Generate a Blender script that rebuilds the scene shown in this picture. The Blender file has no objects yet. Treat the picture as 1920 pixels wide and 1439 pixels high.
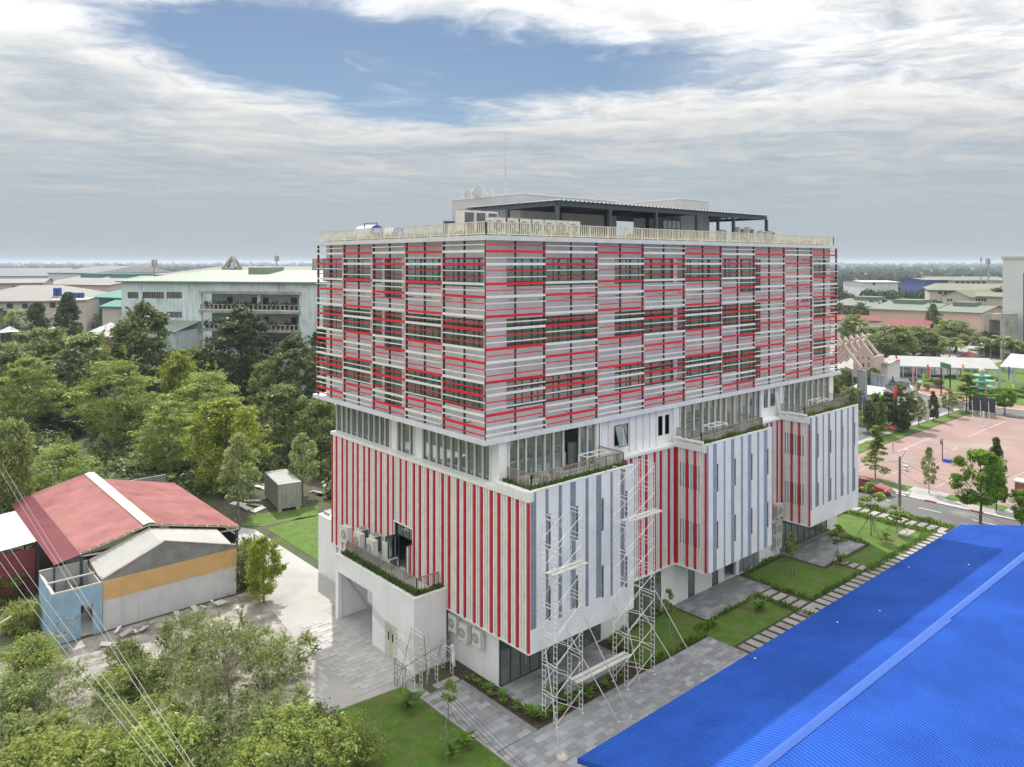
import bpy, math, random
import numpy as np
from mathutils import Vector

# ------------------------------------------------------------------ camera
SC = bpy.context.scene
COL = SC.collection
PI = math.pi
R_ = math.radians
FPX, CXP, HYP = 1442.0, 960.0, 492.0          # focal length / principal column / horizon row of the photograph
YAW = R_(48.8)
FW = np.array([math.cos(YAW), math.sin(YAW)])
RT = np.array([math.sin(YAW), -math.cos(YAW)])
CAM = -47.2 * FW - (910 - CXP) / FPX * 47.2 * RT
CAMZ = 26.5
cd = bpy.data.cameras.new('camera')
cam = bpy.data.objects.new('camera', cd)
COL.objects.link(cam)
cam.location = (CAM[0], CAM[1], CAMZ)
cam.rotation_euler = (PI / 2, 0, YAW - PI / 2)
cd.sensor_width = 36.0
cd.lens = 36.0 * FPX / 1920.0
cd.shift_y = -(719.5 - HYP) / 1920.0
cd.clip_start = 0.5
cd.clip_end = 40000.0
SC.camera = cam

# ------------------------------------------------------------------ sky and sun
SUN_AZ, SUN_EL = R_(62.5), R_(51.0)           # direction towards the sun: azimuth from +X, elevation
SUN_STRENGTH, SKY_STRENGTH, EXPOSURE = 3.3, 0.055, 0.45
SC.view_settings.view_transform = 'Standard'
SC.view_settings.look = 'None'
SC.view_settings.exposure = EXPOSURE
SC.view_settings.gamma = 1.0
SC.view_settings.use_curve_mapping = False
SC.cycles.use_denoising = True
SC.cycles.max_bounces = 7
SC.cycles.diffuse_bounces = 3
SC.cycles.glossy_bounces = 3
SC.cycles.transmission_bounces = 4
SC.cycles.transparent_max_bounces = 8
SC.cycles.volume_bounces = 0
SC.cycles.sample_clamp_indirect = 6.0
SC.cycles.use_adaptive_sampling = True
SC.cycles.adaptive_threshold = 0.015

sd = bpy.data.lights.new('sun', 'SUN')
sd.energy = SUN_STRENGTH
sd.angle = R_(0.6)
sd.color = (1.0, 0.95, 0.87)
sun = bpy.data.objects.new('sun', sd)
COL.objects.link(sun)
svec = Vector((math.cos(SUN_AZ) * math.cos(SUN_EL), math.sin(SUN_AZ) * math.cos(SUN_EL), math.sin(SUN_EL)))
sun.rotation_euler = svec.to_track_quat('Z', 'Y').to_euler()
sun.location = svec * 100

world = bpy.data.worlds.new('World')
SC.world = world
world.use_nodes = True
wn, wl = world.node_tree.nodes, world.node_tree.links
wn.clear()


def wnode(t, **kw):
    n = wn.new(t)
    for k, v in kw.items():
        if k.startswith('i_'):
            n.inputs[int(k[2:])].default_value = v
        else:
            setattr(n, k, v)
    return n


def wmath(op, a, b=None, c=None, clamp=False):
    n = wn.new('ShaderNodeMath')
    n.operation = op
    n.use_clamp = clamp
    for i, v in enumerate((a, b, c)):
        if v is None:
            continue
        if isinstance(v, (int, float)):
            n.inputs[i].default_value = v
        else:
            wl.new(v, n.inputs[i])
    return n.outputs[0]


def wdot(vec, b):
    n = wn.new('ShaderNodeVectorMath')
    n.operation = 'DOT_PRODUCT'
    wl.new(vec, n.inputs[0])
    n.inputs[1].default_value = b
    return n.outputs['Value']


def wnoise(x, y, z, scale, detail, rough, dist=0.0):
    c = wn.new('ShaderNodeCombineXYZ')
    for i, v in enumerate((x, y, z)):
        if isinstance(v, (int, float)):
            c.inputs[i].default_value = v
        else:
            wl.new(v, c.inputs[i])
    n = wn.new('ShaderNodeTexNoise')
    n.inputs['Scale'].default_value = scale
    n.inputs['Detail'].default_value = detail
    n.inputs['Roughness'].default_value = rough
    n.inputs['Distortion'].default_value = dist
    wl.new(c.outputs[0], n.inputs['Vector'])
    return n.outputs['Fac']


def wsmooth(v, a, b):
    n = wn.new('ShaderNodeMapRange')
    n.interpolation_type = 'SMOOTHSTEP'
    wl.new(v, n.inputs[0])
    n.inputs[1].default_value = a
    n.inputs[2].default_value = b
    return n.outputs[0]


sky = wnode('ShaderNodeTexSky', sky_type='NISHITA', sun_disc=False)
sky.sun_elevation = SUN_EL
sky.sun_rotation = PI / 2 - SUN_AZ
sky.air_density, sky.dust_density, sky.ozone_density = 1.0, 0.3, 2.2
tc = wnode('ShaderNodeTexCoord')
DIR = tc.outputs['Generated']
up = wmath('MAXIMUM', wdot(DIR, (0, 0, 1)), 0.0)
upb = wmath('ADD', up, 0.02)
fwd = wmath('DIVIDE', wdot(DIR, (FW[0], FW[1], 0)), upb)       # position on the cloud layer
lat = wmath('DIVIDE', wdot(DIR, (RT[0], RT[1], 0)), upb)
# the cloud layer: soft banks with wispy edges; a blue gap in it
wx = wnoise(lat, fwd, 21.0, 0.9, 4.0, 0.55)                     # slow drift that frays the edges
wy = wnoise(lat, fwd, 33.0, 0.9, 4.0, 0.55)
latw = wmath('ADD', lat, wmath('MULTIPLY', wmath('SUBTRACT', wx, 0.5), 1.1))
fwdw = wmath('ADD', fwd, wmath('MULTIPLY', wmath('SUBTRACT', wy, 0.5), 1.1))
n1 = wnoise(lat, fwd, 3.7, 0.55, 9.0, 0.58, 0.3)
n2 = wnoise(latw, fwdw, 9.1, 1.7, 9.0, 0.62, 0.2)
n5 = wnoise(latw, fwdw, 5.5, 4.6, 7.0, 0.62, 0.3)


def blob(cx, cy, rx, ry, rot=0.0, la=None, fo=None):
    la, fo = la or latw, fo or fwdw
    ca, sa = math.cos(rot), math.sin(rot)
    dx = wmath('SUBTRACT', la, cx)
    dy = wmath('SUBTRACT', fo, cy)
    a = wmath('ADD', wmath('MULTIPLY', dx, ca / rx), wmath('MULTIPLY', dy, sa / rx))
    b = wmath('ADD', wmath('MULTIPLY', dx, -sa / ry), wmath('MULTIPLY', dy, ca / ry))
    r2 = wmath('ADD', wmath('MULTIPLY', a, a), wmath('MULTIPLY', b, b))
    return wmath('EXPONENT', wmath('MULTIPLY', r2, -1.0))


gap = wmath('ADD', blob(0.40, 3.75, 1.40, 0.55, 0.10), blob(-1.05, 3.30, 0.62, 0.66, -0.9))
gap = wmath('ADD', gap, blob(-0.65, 4.55, 0.80, 0.85, 0.45))
gap = wmath('MINIMUM', gap, 1.15)
bank = wmath('ADD', wmath('MULTIPLY', blob(0.15, 2.85, 0.75, 0.20, 0.0), 1.3), wmath('MULTIPLY', blob(-2.2, 3.7, 0.72, 1.2, -0.25), 1.7))
bank = wmath('ADD', bank, wmath('MULTIPLY', blob(0.9, 5.6, 2.0, 0.8, -0.25), 0.8))
cov = wmath('ADD', wmath('MULTIPLY', n1, 0.50), wmath('MULTIPLY', n2, 0.36))
cov = wmath('ADD', cov, wmath('MULTIPLY', n5, 0.20))
cov = wmath('SUBTRACT', cov, 0.03)
cov = wmath('SUBTRACT', cov, wmath('MULTIPLY', gap, 0.24))
cov = wmath('ADD', cov, wmath('MULTIPLY', bank, 0.11))
low = wsmooth(up, 0.25, 0.08)                                  # the layer closes up towards the horizon
cov = wmath('ADD', cov, wmath('MULTIPLY', low, 0.20))
mask = wsmooth(cov, 0.28, 0.54)
veil = wmath('MULTIPLY', wsmooth(lat, 0.4, 1.6), wsmooth(n2, 0.2, 0.65))      # thin high veil towards the right
mask = wmath('MAXIMUM', mask, wmath('MULTIPLY', veil, 0.6))
# light and dark inside the clouds: the side towards the sun is the brighter one
n3 = wnoise(wmath('ADD', latw, 0.10), wmath('SUBTRACT', fwdw, 0.16), 9.1, 1.7, 8.0, 0.62, 0.2)
n4 = wnoise(latw, fwdw, 1.3, 0.9, 8.0, 0.6, 0.4)
relief = wmath('ADD', wmath('MULTIPLY', wmath('SUBTRACT', n2, n3), 1.3), wmath('ADD', wmath('MULTIPLY', wmath('SUBTRACT', n4, 0.5), 0.9), wmath('MULTIPLY', wmath('SUBTRACT', n5, 0.5), 0.5)))
thick = wsmooth(cov, 0.50, 0.80)
lum = wmath('ADD', wmath('SUBTRACT', 0.76, wmath('MULTIPLY', thick, 0.20)), wmath('MULTIPLY', relief, 0.55))
lumc = wmath('MINIMUM', wmath('MAXIMUM', lum, 0.44), 0.86)
# an overcast sky grows brighter from the horizon to the zenith: (1 + 2 sin h) / 3
lumc = wmath('MULTIPLY', lumc, wmath('ADD', 0.66, wmath('MULTIPLY', up, 1.32)))
hz = wsmooth(up, 0.27, 0.03)
lumh = wn.new('ShaderNodeMix')
wl.new(wmath('MULTIPLY', hz, 0.92), lumh.inputs[0])
wl.new(lumc, lumh.inputs[2])
lumh.inputs[3].default_value = 0.385
# shaded cloud is cooler than sunlit cloud
ccol = wn.new('ShaderNodeMix')
ccol.data_type = 'RGBA'
wl.new(wsmooth(lumc, 0.40, 0.72), ccol.inputs[0])
ccol.inputs[6].default_value = (0.85, 0.965, 1.06, 1)
ccol.inputs[7].default_value = (1.0, 1.0, 0.985, 1)
bg_sky = wnode('ShaderNodeBackground')
wl.new(sky.outputs[0], bg_sky.inputs[0])
bg_sky.inputs[1].default_value = SKY_STRENGTH
bg_cl = wnode('ShaderNodeBackground')
wl.new(ccol.outputs[2], bg_cl.inputs[0])
wl.new(lumh.outputs[0], bg_cl.inputs[1])
mxw = wnode('ShaderNodeMixShader')
wl.new(mask, mxw.inputs[0])
wl.new(bg_sky.outputs[0], mxw.inputs[1])
wl.new(bg_cl.outputs[0], mxw.inputs[2])
wo = wnode('ShaderNodeOutputWorld')
wl.new(mxw.outputs[0], wo.inputs[0])


# ------------------------------------------------------------------ pixel of the photograph -> point in the place
def _ray(u, v):
    return FW + RT * (u - CXP) / FPX, (HYP - v) / FPX


def gz(u, v, z=0.0):
    d, s = _ray(u, v)
    t = (z - CAMZ) / s
    p = CAM + d * t
    return (p[0], p[1], z)


def gx(u, v, x):
    d, s = _ray(u, v)
    t = (x - CAM[0]) / d[0]
    return (x, CAM[1] + d[1] * t, CAMZ + s * t)


def gy(u, v, y):
    d, s = _ray(u, v)
    t = (y - CAM[1]) / d[1]
    return (CAM[0] + d[0] * t, y, CAMZ + s * t)


def gd(u, v, dep):
    d, s = _ray(u, v)
    p = CAM + d * dep
    return (p[0], p[1], CAMZ + s * dep)


def depth_at(v, z=0.0):
    return (z - CAMZ) * FPX / (HYP - v)


# ------------------------------------------------------------------ mesh helpers
def wloc(o):
    v = Vector((0, 0, 0))
    while o is not None:
        v += o.location
        o = o.parent
    return v


class MB:
    def __init__(s):
        s.v, s.f = [], []

    def face(s, pts):
        n = len(s.v)
        s.v += [tuple(p) for p in pts]
        s.f.append(tuple(range(n, n + len(pts))))
        return s

    def box(s, x0, y0, z0, x1, y1, z1):
        if x1 < x0: x0, x1 = x1, x0
        if y1 < y0: y0, y1 = y1, y0
        if z1 < z0: z0, z1 = z1, z0
        n = len(s.v)
        s.v += [(x0, y0, z0), (x1, y0, z0), (x1, y1, z0), (x0, y1, z0), (x0, y0, z1), (x1, y0, z1), (x1, y1, z1), (x0, y1, z1)]
        s.f += [tuple(n + i for i in q) for q in ((3, 2, 1, 0), (4, 5, 6, 7), (0, 1, 5, 4), (1, 2, 6, 5), (2, 3, 7, 6), (3, 0, 4, 7))]
        return s

    def bar(s, p, q, w, h=None, up=(0, 0, 1)):          # square bar between two points
        p, q = Vector(p), Vector(q)
        h = w if h is None else h
        d = (q - p).normalized()
        u = Vector(up)
        if abs(d.dot(u)) > 0.98:
            u = Vector((1, 0, 0))
        a = d.cross(u).normalized() * w / 2
        b = a.cross(d).normalized() * h / 2
        n = len(s.v)
        for e in (p, q):
            s.v += [tuple(e - a - b), tuple(e + a - b), tuple(e + a + b), tuple(e - a + b)]
        s.f += [tuple(n + i for i in t) for t in ((3, 2, 1, 0), (4, 5, 6, 7), (0, 1, 5, 4), (1, 2, 6, 5), (2, 3, 7, 6), (3, 0, 4, 7))]
        return s

    def cyl(s, p, q, r0, r1=None, n=8, caps=True):
        p, q = Vector(p), Vector(q)
        r1 = r0 if r1 is None else r1
        d = (q - p).normalized()
        u = Vector((0, 0, 1)) if abs(d.z) < 0.95 else Vector((1, 0, 0))
        a = d.cross(u).normalized()
        b = d.cross(a)
        k = len(s.v)
        for e, r in ((p, r0), (q, r1)):
            for i in range(n):
                t = 2 * PI * i / n
                s.v.append(tuple(e + (a * math.cos(t) + b * math.sin(t)) * r))
        for i in range(n):
            j = (i + 1) % n
            s.f.append((k + i, k + n + i, k + n + j, k + j))
        if caps:
            s.f.append(tuple(k + i for i in range(n)))
            s.f.append(tuple(k + n + i for i in reversed(range(n))))
        return s

    def tube(s, pts, r, n=5):
        for a, b in zip(pts[:-1], pts[1:]):
            s.cyl(a, b, r, n=n, caps=False)
        return s

    def prism(s, poly, z0, z1):                          # polygon in plan, counter-clockwise
        n, k = len(poly), len(s.v)
        s.v += [(p[0], p[1], z0) for p in poly] + [(p[0], p[1], z1) for p in poly]
        s.f.append(tuple(k + i for i in reversed(range(n))))
        s.f.append(tuple(k + n + i for i in range(n)))
        for i in range(n):
            j = (i + 1) % n
            s.f.append((k + i, k + j, k + n + j, k + n + i))
        return s

    def lathe(s, c, prof, n=20):                         # profile of (radius, z) turned about a vertical axis
        k = len(s.v)
        for r, z in prof:
            for i in range(n):
                t = 2 * PI * i / n
                s.v.append((c[0] + r * math.cos(t), c[1] + r * math.sin(t), c[2] + z))
        for m in range(len(prof) - 1):
            for i in range(n):
                j = (i + 1) % n
                s.f.append((k + m * n + i, k + m * n + j, k + (m + 1) * n + j, k + (m + 1) * n + i))
        return s

    def mesh(s, name, off=(0, 0, 0)):
        me = bpy.data.meshes.new(name)
        o = off
        me.from_pydata([(a - o[0], b - o[1], c - o[2]) for a, b, c in s.v], [], s.f)
        me.update()
        return me

    def build(s, name, mat, parent=None, smooth=False, kind=None, at=None):
        off = wloc(parent) if parent is not None else (Vector(at) if at is not None else Vector((0, 0, 0)))
        me = s.mesh(name, off)
        me.materials.append(mat)
        if smooth:
            me.shade_smooth()
        o = bpy.data.objects.new(name, me)
        COL.objects.link(o)
        if parent is not None:
            o.parent = parent
        elif at is not None:
            o.location = at
        if kind:
            o['kind'] = kind
        return o


def put(name, me, parent=None, loc=(0, 0, 0)):
    """an object that shares mesh data; loc is in the place's own coordinates"""
    o = bpy.data.objects.new(name, me)
    COL.objects.link(o)
    if parent is not None:
        o.parent = parent
        o.location = Vector(loc) - wloc(parent)
    else:
        o.location = loc
    return o


def tag(o, label, cat, group=None):
    o['label'] = label
    o['category'] = cat
    if group:
        o['group'] = group
    return o


def thing(name, label, cat, loc=(0, 0, 0), group=None):
    o = bpy.data.objects.new(name, None)
    COL.objects.link(o)
    o.location = loc
    o.empty_display_size = 0.3
    return tag(o, label, cat, group)


def struct(mb, name, mat, at=None):
    o = mb.build(name, mat, at=at)
    o['kind'] = 'structure'
    return o


def copy_tree(o, parent=None):
    c = o.copy()
    COL.objects.link(c)
    c.parent = parent
    for ch in list(o.children):
        copy_tree(ch, c)
    return c


class Proto:
    """first call places the built thing itself, later calls place copies of it"""
    def __init__(s, root):
        s.root, s.used = root, False

    def place(s, loc, rz=0.0, scale=1.0, label=None, group=None, cat=None, name=None):
        o = s.root if not s.used else copy_tree(s.root)
        s.used = True
        o.location = loc
        o.rotation_euler = (0, 0, rz)
        o.scale = scale if isinstance(scale, tuple) else (scale,) * 3
        if label: o['label'] = label
        if group: o['group'] = group
        if cat: o['category'] = cat
        return o


def np_mesh(name, V, Q):
    """fast mesh from numpy: V (n,3), Q (m,4)"""
    me = bpy.data.meshes.new(name)
    me.vertices.add(len(V))
    me.vertices.foreach_set('co', V.astype(np.float32).ravel())
    me.loops.add(Q.size)
    me.loops.foreach_set('vertex_index', Q.astype(np.int32).ravel())
    me.polygons.add(len(Q))
    me.polygons.foreach_set('loop_start', np.arange(0, Q.size, 4, dtype=np.int32))
    me.polygons.foreach_set('loop_total', np.full(len(Q), 4, dtype=np.int32))
    me.update(calc_edges=True)
    return me


# ------------------------------------------------------------------ materials
def M(name, col, rough=0.65, var=0.10, scale=1.5, metal=0.0, bump=0.0, bscale=None, streak=0.0, streakcol=None, rand=0.0,
      island=0.0, spot=None, spotscale=3.0, spotamt=(0.55, 0.7), spec=0.5, coat=0.0):
    m = bpy.data.materials.new(name)
    m.use_nodes = True
    n, l = m.node_tree.nodes, m.node_tree.links
    b = n['Principled BSDF']
    b.inputs['Roughness'].default_value = rough
    b.inputs['Metallic'].default_value = metal
    b.inputs['Specular IOR Level'].default_value = spec
    b.inputs['Coat Weight'].default_value = coat
    g = n.new('ShaderNodeNewGeometry')

    def noise(sc, det, vec=None):
        t = n.new('ShaderNodeTexNoise')
        t.inputs['Scale'].default_value = sc
        t.inputs['Detail'].default_value = det
        t.inputs['Roughness'].default_value = 0.6
        l.new(vec or g.outputs['Position'], t.inputs['Vector'])
        return t.outputs['Fac']

    def mixc(fac, a, bb, mode='MIX'):
        x = n.new('ShaderNodeMix')
        x.data_type = 'RGBA'
        x.blend_type = mode
        for i, v in ((0, fac), (6, a), (7, bb)):
            if hasattr(v, 'is_linked'):
                l.new(v, x.inputs[i])
            elif isinstance(v, (int, float)):
                x.inputs[i].default_value = v
            else:
                x.inputs[i].default_value = (*v[:3], 1)
        return x.outputs[2]

    def ramp(fac, a, bb):
        r = n.new('ShaderNodeMapRange')
        r.interpolation_type = 'SMOOTHSTEP'
        l.new(fac, r.inputs[0])
        r.inputs[1].default_value, r.inputs[2].default_value = a, bb
        return r.outputs[0]
    lo = tuple(c * (1 - var) for c in col)
    hi = tuple(min(1, c * (1 + var)) for c in col)
    c = mixc(ramp(noise(scale, 6), 0.3, 0.7), lo, hi)
    if spot is not None:
        c = mixc(ramp(noise(spotscale, 5), *spotamt), c, spot)
    if streak:
        mp = n.new('ShaderNodeMapping')
        mp.inputs['Scale'].default_value = (3.0, 3.0, 0.22)
        l.new(g.outputs['Position'], mp.inputs['Vector'])
        f = n.new('ShaderNodeMath')
        f.operation = 'MULTIPLY'
        l.new(ramp(noise(1.0, 6, mp.outputs[0]), 0.48, 0.78), f.inputs[0])
        f.inputs[1].default_value = streak
        c = mixc(f.outputs[0], c, streakcol or tuple(x * 0.45 for x in col))
    if rand or island:
        src = n.new('ShaderNodeObjectInfo').outputs['Random'] if rand else g.outputs['Random Per Island']
        k = rand or island
        r = n.new('ShaderNodeMapRange')
        l.new(src, r.inputs[0])
        r.inputs[3].default_value, r.inputs[4].default_value = 1 - k, 1 + k
        h = n.new('ShaderNodeHueSaturation')
        l.new(r.outputs[0], h.inputs['Value'])
        l.new(c, h.inputs['Color'])
        c = h.outputs[0]
    l.new(c, b.inputs['Base Color'])
    if bump:
        bp = n.new('ShaderNodeBump')
        bp.inputs['Strength'].default_value = bump
        bp.inputs['Distance'].default_value = 0.05
        l.new(noise(bscale or scale * 6, 5), bp.inputs['Height'])
        l.new(bp.outputs[0], b.inputs['Normal'])
    return m


def glass(name, tint=(0.55, 0.72, 0.66), clear=0.55, body=(0.09, 0.13, 0.12)):
    """window glass: mirror-like at grazing angles, tinted and partly see-through"""
    m = bpy.data.materials.new(name)
    m.use_nodes = True
    n, l = m.node_tree.nodes, m.node_tree.links
    n.clear()
    o = n.new('ShaderNodeOutputMaterial')
    tr = n.new('ShaderNodeBsdfTransparent')
    tr.inputs[0].default_value = (*tint, 1)
    df = n.new('ShaderNodeBsdfDiffuse')
    df.inputs[0].default_value = (*body, 1)
    gl = n.new('ShaderNodeBsdfGlossy')
    gl.inputs[0].default_value = (0.9, 0.97, 0.95, 1)
    gl.inputs['Roughness'].default_value = 0.02
    m1 = n.new('ShaderNodeMixShader')
    m1.inputs[0].default_value = clear
    l.new(df.outputs[0], m1.inputs[1])
    l.new(tr.outputs[0], m1.inputs[2])
    fr = n.new('ShaderNodeFresnel')
    fr.inputs[0].default_value = 3.0
    m2 = n.new('ShaderNodeMixShader')
    l.new(fr.outputs[0], m2.inputs[0])
    l.new(m1.outputs[0], m2.inputs[1])
    l.new(gl.outputs[0], m2.inputs[2])
    l.new(m2.outputs[0], o.inputs[0])
    return m


def leafmat(name, col, tip=None, trans=0.35, var=0.35, nscale=0.6, spec=0.35):
    """leaves: each leaf its own tone, light comes through them"""
    m = bpy.data.materials.new(name)
    m.use_nodes = True
    n, l = m.node_tree.nodes, m.node_tree.links
    n.clear()
    o = n.new('ShaderNodeOutputMaterial')
    g = n.new('ShaderNodeNewGeometry')
    oi = n.new('ShaderNodeObjectInfo')
    nz = n.new('ShaderNodeTexNoise')
    nz.inputs['Scale'].default_value = nscale
    nz.inputs['Detail'].default_value = 3
    l.new(g.outputs['Position'], nz.inputs['Vector'])
    tip = tip or tuple(min(1, c * 1.7) for c in col)
    a = n.new('ShaderNodeMath')
    a.operation = 'MULTIPLY_ADD'
    l.new(g.outputs['Random Per Island'], a.inputs[0])
    a.inputs[1].default_value = 0.6
    l.new(nz.outputs['Fac'], a.inputs[2])
    r = n.new('ShaderNodeMapRange')
    l.new(a.outputs[0], r.inputs[0])
    r.inputs[1].default_value, r.inputs[2].default_value = 0.45, 1.05
    x = n.new('ShaderNodeMix')
    x.data_type = 'RGBA'
    l.new(r.outputs[0], x.inputs[0])
    x.inputs[6].default_value = (*tuple(c * (1 - var) for c in col), 1)
    x.inputs[7].default_value = (*tip, 1)
    h = n.new('ShaderNodeHueSaturation')
    mr = n.new('ShaderNodeMapRange')
    l.new(oi.outputs['Random'], mr.inputs[0])
    mr.inputs[3].default_value, mr.inputs[4].default_value = 0.82, 1.18
    l.new(mr.outputs[0], h.inputs['Value'])
    l.new(x.outputs[2], h.inputs['Color'])
    d = n.new('ShaderNodeBsdfPrincipled')
    d.inputs['Roughness'].default_value = 0.45
    d.inputs['Specular IOR Level'].default_value = spec
    l.new(h.outputs[0], d.inputs['Base Color'])
    t = n.new('ShaderNodeBsdfTranslucent')
    h2 = n.new('ShaderNodeHueSaturation')
    h2.inputs['Value'].default_value = 1.5
    h2.inputs['Hue'].default_value = 0.485
    l.new(h.outputs[0], h2.inputs['Color'])
    l.new(h2.outputs[0], t.inputs[0])
    mx = n.new('ShaderNodeMixShader')
    mx.inputs[0].default_value = trans
    l.new(d.outputs[0], mx.inputs[1])
    l.new(t.outputs[0], mx.inputs[2])
    l.new(mx.outputs[0], o.inputs[0])
    return m


m_wall = M('white_wall', (0.82, 0.825, 0.84), 0.7, 0.05, 0.6, streak=0.25, streakcol=(0.52, 0.53, 0.55), bump=0.08)
m_panel = M('grey_metal_panel', (0.71, 0.705, 0.725), 0.5, 0.07, 0.7, streak=0.2, streakcol=(0.5, 0.5, 0.52))
m_slab = M('slab_paint', (0.70, 0.72, 0.76), 0.6, 0.06, 0.8, streak=0.2)
m_red = M('red_paint', (0.74, 0.010, 0.032), 0.4, 0.08, 2.0, rand=0.10)
m_white = M('white_paint', (0.83, 0.83, 0.81), 0.45, 0.05, 2.0, rand=0.06)
m_offw = M('offwhite_fin', (0.81, 0.79, 0.76), 0.5, 0.07, 2.0, rand=0.07)
m_redfin = M('red_fin', (0.56, 0.010, 0.030), 0.45, 0.10, 2.0, rand=0.10)
m_post = M('dark_steel', (0.04, 0.045, 0.055), 0.45, 0.15, 3.0)
m_navy = M('slate_steel', (0.055, 0.075, 0.10), 0.5, 0.12, 1.2)
m_frame = M('dark_window_frame', (0.035, 0.05, 0.05), 0.4, 0.1, 2.0)
m_glass = glass('window_glass', (0.55, 0.72, 0.66), 0.45, (0.17, 0.21, 0.20))
m_glass2 = glass('shopfront_glass', (0.74, 0.88, 0.82), 0.55, (0.26, 0.34, 0.31))  # lighter diffuse body stands in for reflections and light from inside
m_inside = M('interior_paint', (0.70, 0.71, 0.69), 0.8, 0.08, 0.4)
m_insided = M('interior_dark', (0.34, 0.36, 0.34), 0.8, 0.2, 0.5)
m_greypan = M('grey_cladding', (0.235, 0.265, 0.32), 0.5, 0.12, 0.9, streak=0.25, rand=0.05)
m_bluepan = M('blue_grey_cladding', (0.27, 0.34, 0.425), 0.5, 0.08, 0.9, rand=0.04)
m_paleclad = M('pale_cladding', (0.80, 0.82, 0.84), 0.5, 0.06, 0.8, streak=0.22, streakcol=(0.55, 0.56, 0.57))
m_rail = M('beige_rail', (0.66, 0.62, 0.52), 0.6, 0.1, 2.0)
m_raildk = M('bronze_rail', (0.27, 0.245, 0.20), 0.6, 0.15, 2.0)
m_concrete = M('concrete', (0.34, 0.335, 0.33), 0.85, 0.14, 0.7, bump=0.15, streak=0.2)
m_metal = M('galvanised_steel', (0.55, 0.55, 0.54), 0.4, 0.12, 2.0, metal=0.5)
m_acw = M('casing_white', (0.66, 0.65, 0.60), 0.5, 0.06, 2.0)
m_acd = M('grille_dark', (0.27, 0.27, 0.262), 0.6, 0.1, 3.0)
m_black = M('black_rubber', (0.015, 0.015, 0.015), 0.7)
m_soil = M('soil', (0.055, 0.038, 0.026), 0.95, 0.4, 3.0, bump=0.6, spot=(0.03, 0.05, 0.015), spotscale=2.0)
m_bark = M('bark', (0.10, 0.085, 0.065), 0.9, 0.3, 3.0, bump=0.4)
m_barkp = M('pale_bark', (0.24, 0.21, 0.17), 0.9, 0.25, 3.0, bump=0.3)
m_dark = M('near_black', (0.012, 0.012, 0.013), 0.8)  # even near-black for posts, door panels and the gate house inner wall
# ------------------------------------------------------------------ the big sheets of the setting are in p3; here the school building
random.seed(4)


def abox(mb, ax, a0, a1, c0, c1, z0, z1):
    if ax == 'y':
        mb.box(a0, c0, z0, a1, c1, z1)
    else:
        mb.box(c0, a0, z0, c1, a1, z1)
    return mb


def wall_holes(mb, ax, c0, c1, a0, a1, z0, z1, holes):
    """wall slab with real openings; holes (a0, a1, z0, z1)"""
    P = (lambda a, c, z: (a, c, z)) if ax == 'y' else (lambda a, c, z: (c, a, z))
    A = sorted({a0, a1, *[min(max(h[i], a0), a1) for h in holes for i in (0, 1)]})
    Z = sorted({z0, z1, *[min(max(h[i], z0), z1) for h in holes for i in (2, 3)]})

    def solid(i, j):
        if i < 0 or j < 0 or i >= len(A) - 1 or j >= len(Z) - 1:
            return False
        ca, cz = (A[i] + A[i + 1]) / 2, (Z[j] + Z[j + 1]) / 2
        return not any(h[0] < ca < h[1] and h[2] < cz < h[3] for h in holes)
    for i in range(len(A) - 1):
        for j in range(len(Z) - 1):
            if not solid(i, j):
                continue
            p, q, r, s = A[i], A[i + 1], Z[j], Z[j + 1]
            mb.face([P(p, c0, r), P(q, c0, r), P(q, c0, s), P(p, c0, s)])
            mb.face([P(p, c1, r), P(p, c1, s), P(q, c1, s), P(q, c1, r)])
            if not solid(i - 1, j): mb.face([P(p, c0, r), P(p, c0, s), P(p, c1, s), P(p, c1, r)])
            if not solid(i + 1, j): mb.face([P(q, c0, r), P(q, c1, r), P(q, c1, s), P(q, c0, s)])
            if not solid(i, j - 1): mb.face([P(p, c0, r), P(p, c1, r), P(q, c1, r), P(q, c0, r)])
            if not solid(i, j + 1): mb.face([P(p, c0, s), P(q, c0, s), P(q, c1, s), P(p, c1, s)])
    return mb


def win(parent, ax, c, a0, a1, z0, z1, nm=3, transom=None, fm=None, gm=None, name='window', fw=0.05, depth=0.07, open_at=None):
    """framed window: a part with its panes as sub-parts"""
    fm, gm = fm or m_frame, gm or m_glass
    mb = MB()
    abox(mb, ax, a0, a1, c, c + depth, z0, z0 + fw)
    abox(mb, ax, a0, a1, c, c + depth, z1 - fw, z1)
    w = (a1 - a0) / nm
    for i in range(nm + 1):
        x = a0 + w * i
        x = min(max(x, a0 + fw / 2), a1 - fw / 2)
        abox(mb, ax, x - fw / 2, x + fw / 2, c + 0.002, c + depth - 0.002, z0 + fw, z1 - fw)
    if transom:
        abox(mb, ax, a0 + fw, a1 - fw, c + 0.004, c + depth - 0.004, transom - fw / 2, transom + fw / 2)
    f = mb.build(name, fm, parent)
    for i in range(nm):
        rows = [(z0 + fw, z1 - fw)] if not transom else [(z0 + fw, transom - fw / 2), (transom + fw / 2, z1 - fw)]
        for r0, r1 in rows:
            if open_at is not None and i in open_at and r0 < z0 + fw + 0.01:
                continue
            g = MB()
            abox(g, ax, a0 + w * i + fw / 2 + 0.002, a0 + w * (i + 1) - fw / 2 - 0.002, c + depth * 0.4, c + depth * 0.4 + 0.012, r0, r1)
            g.build('pane', gm, f)
    return f


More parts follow.
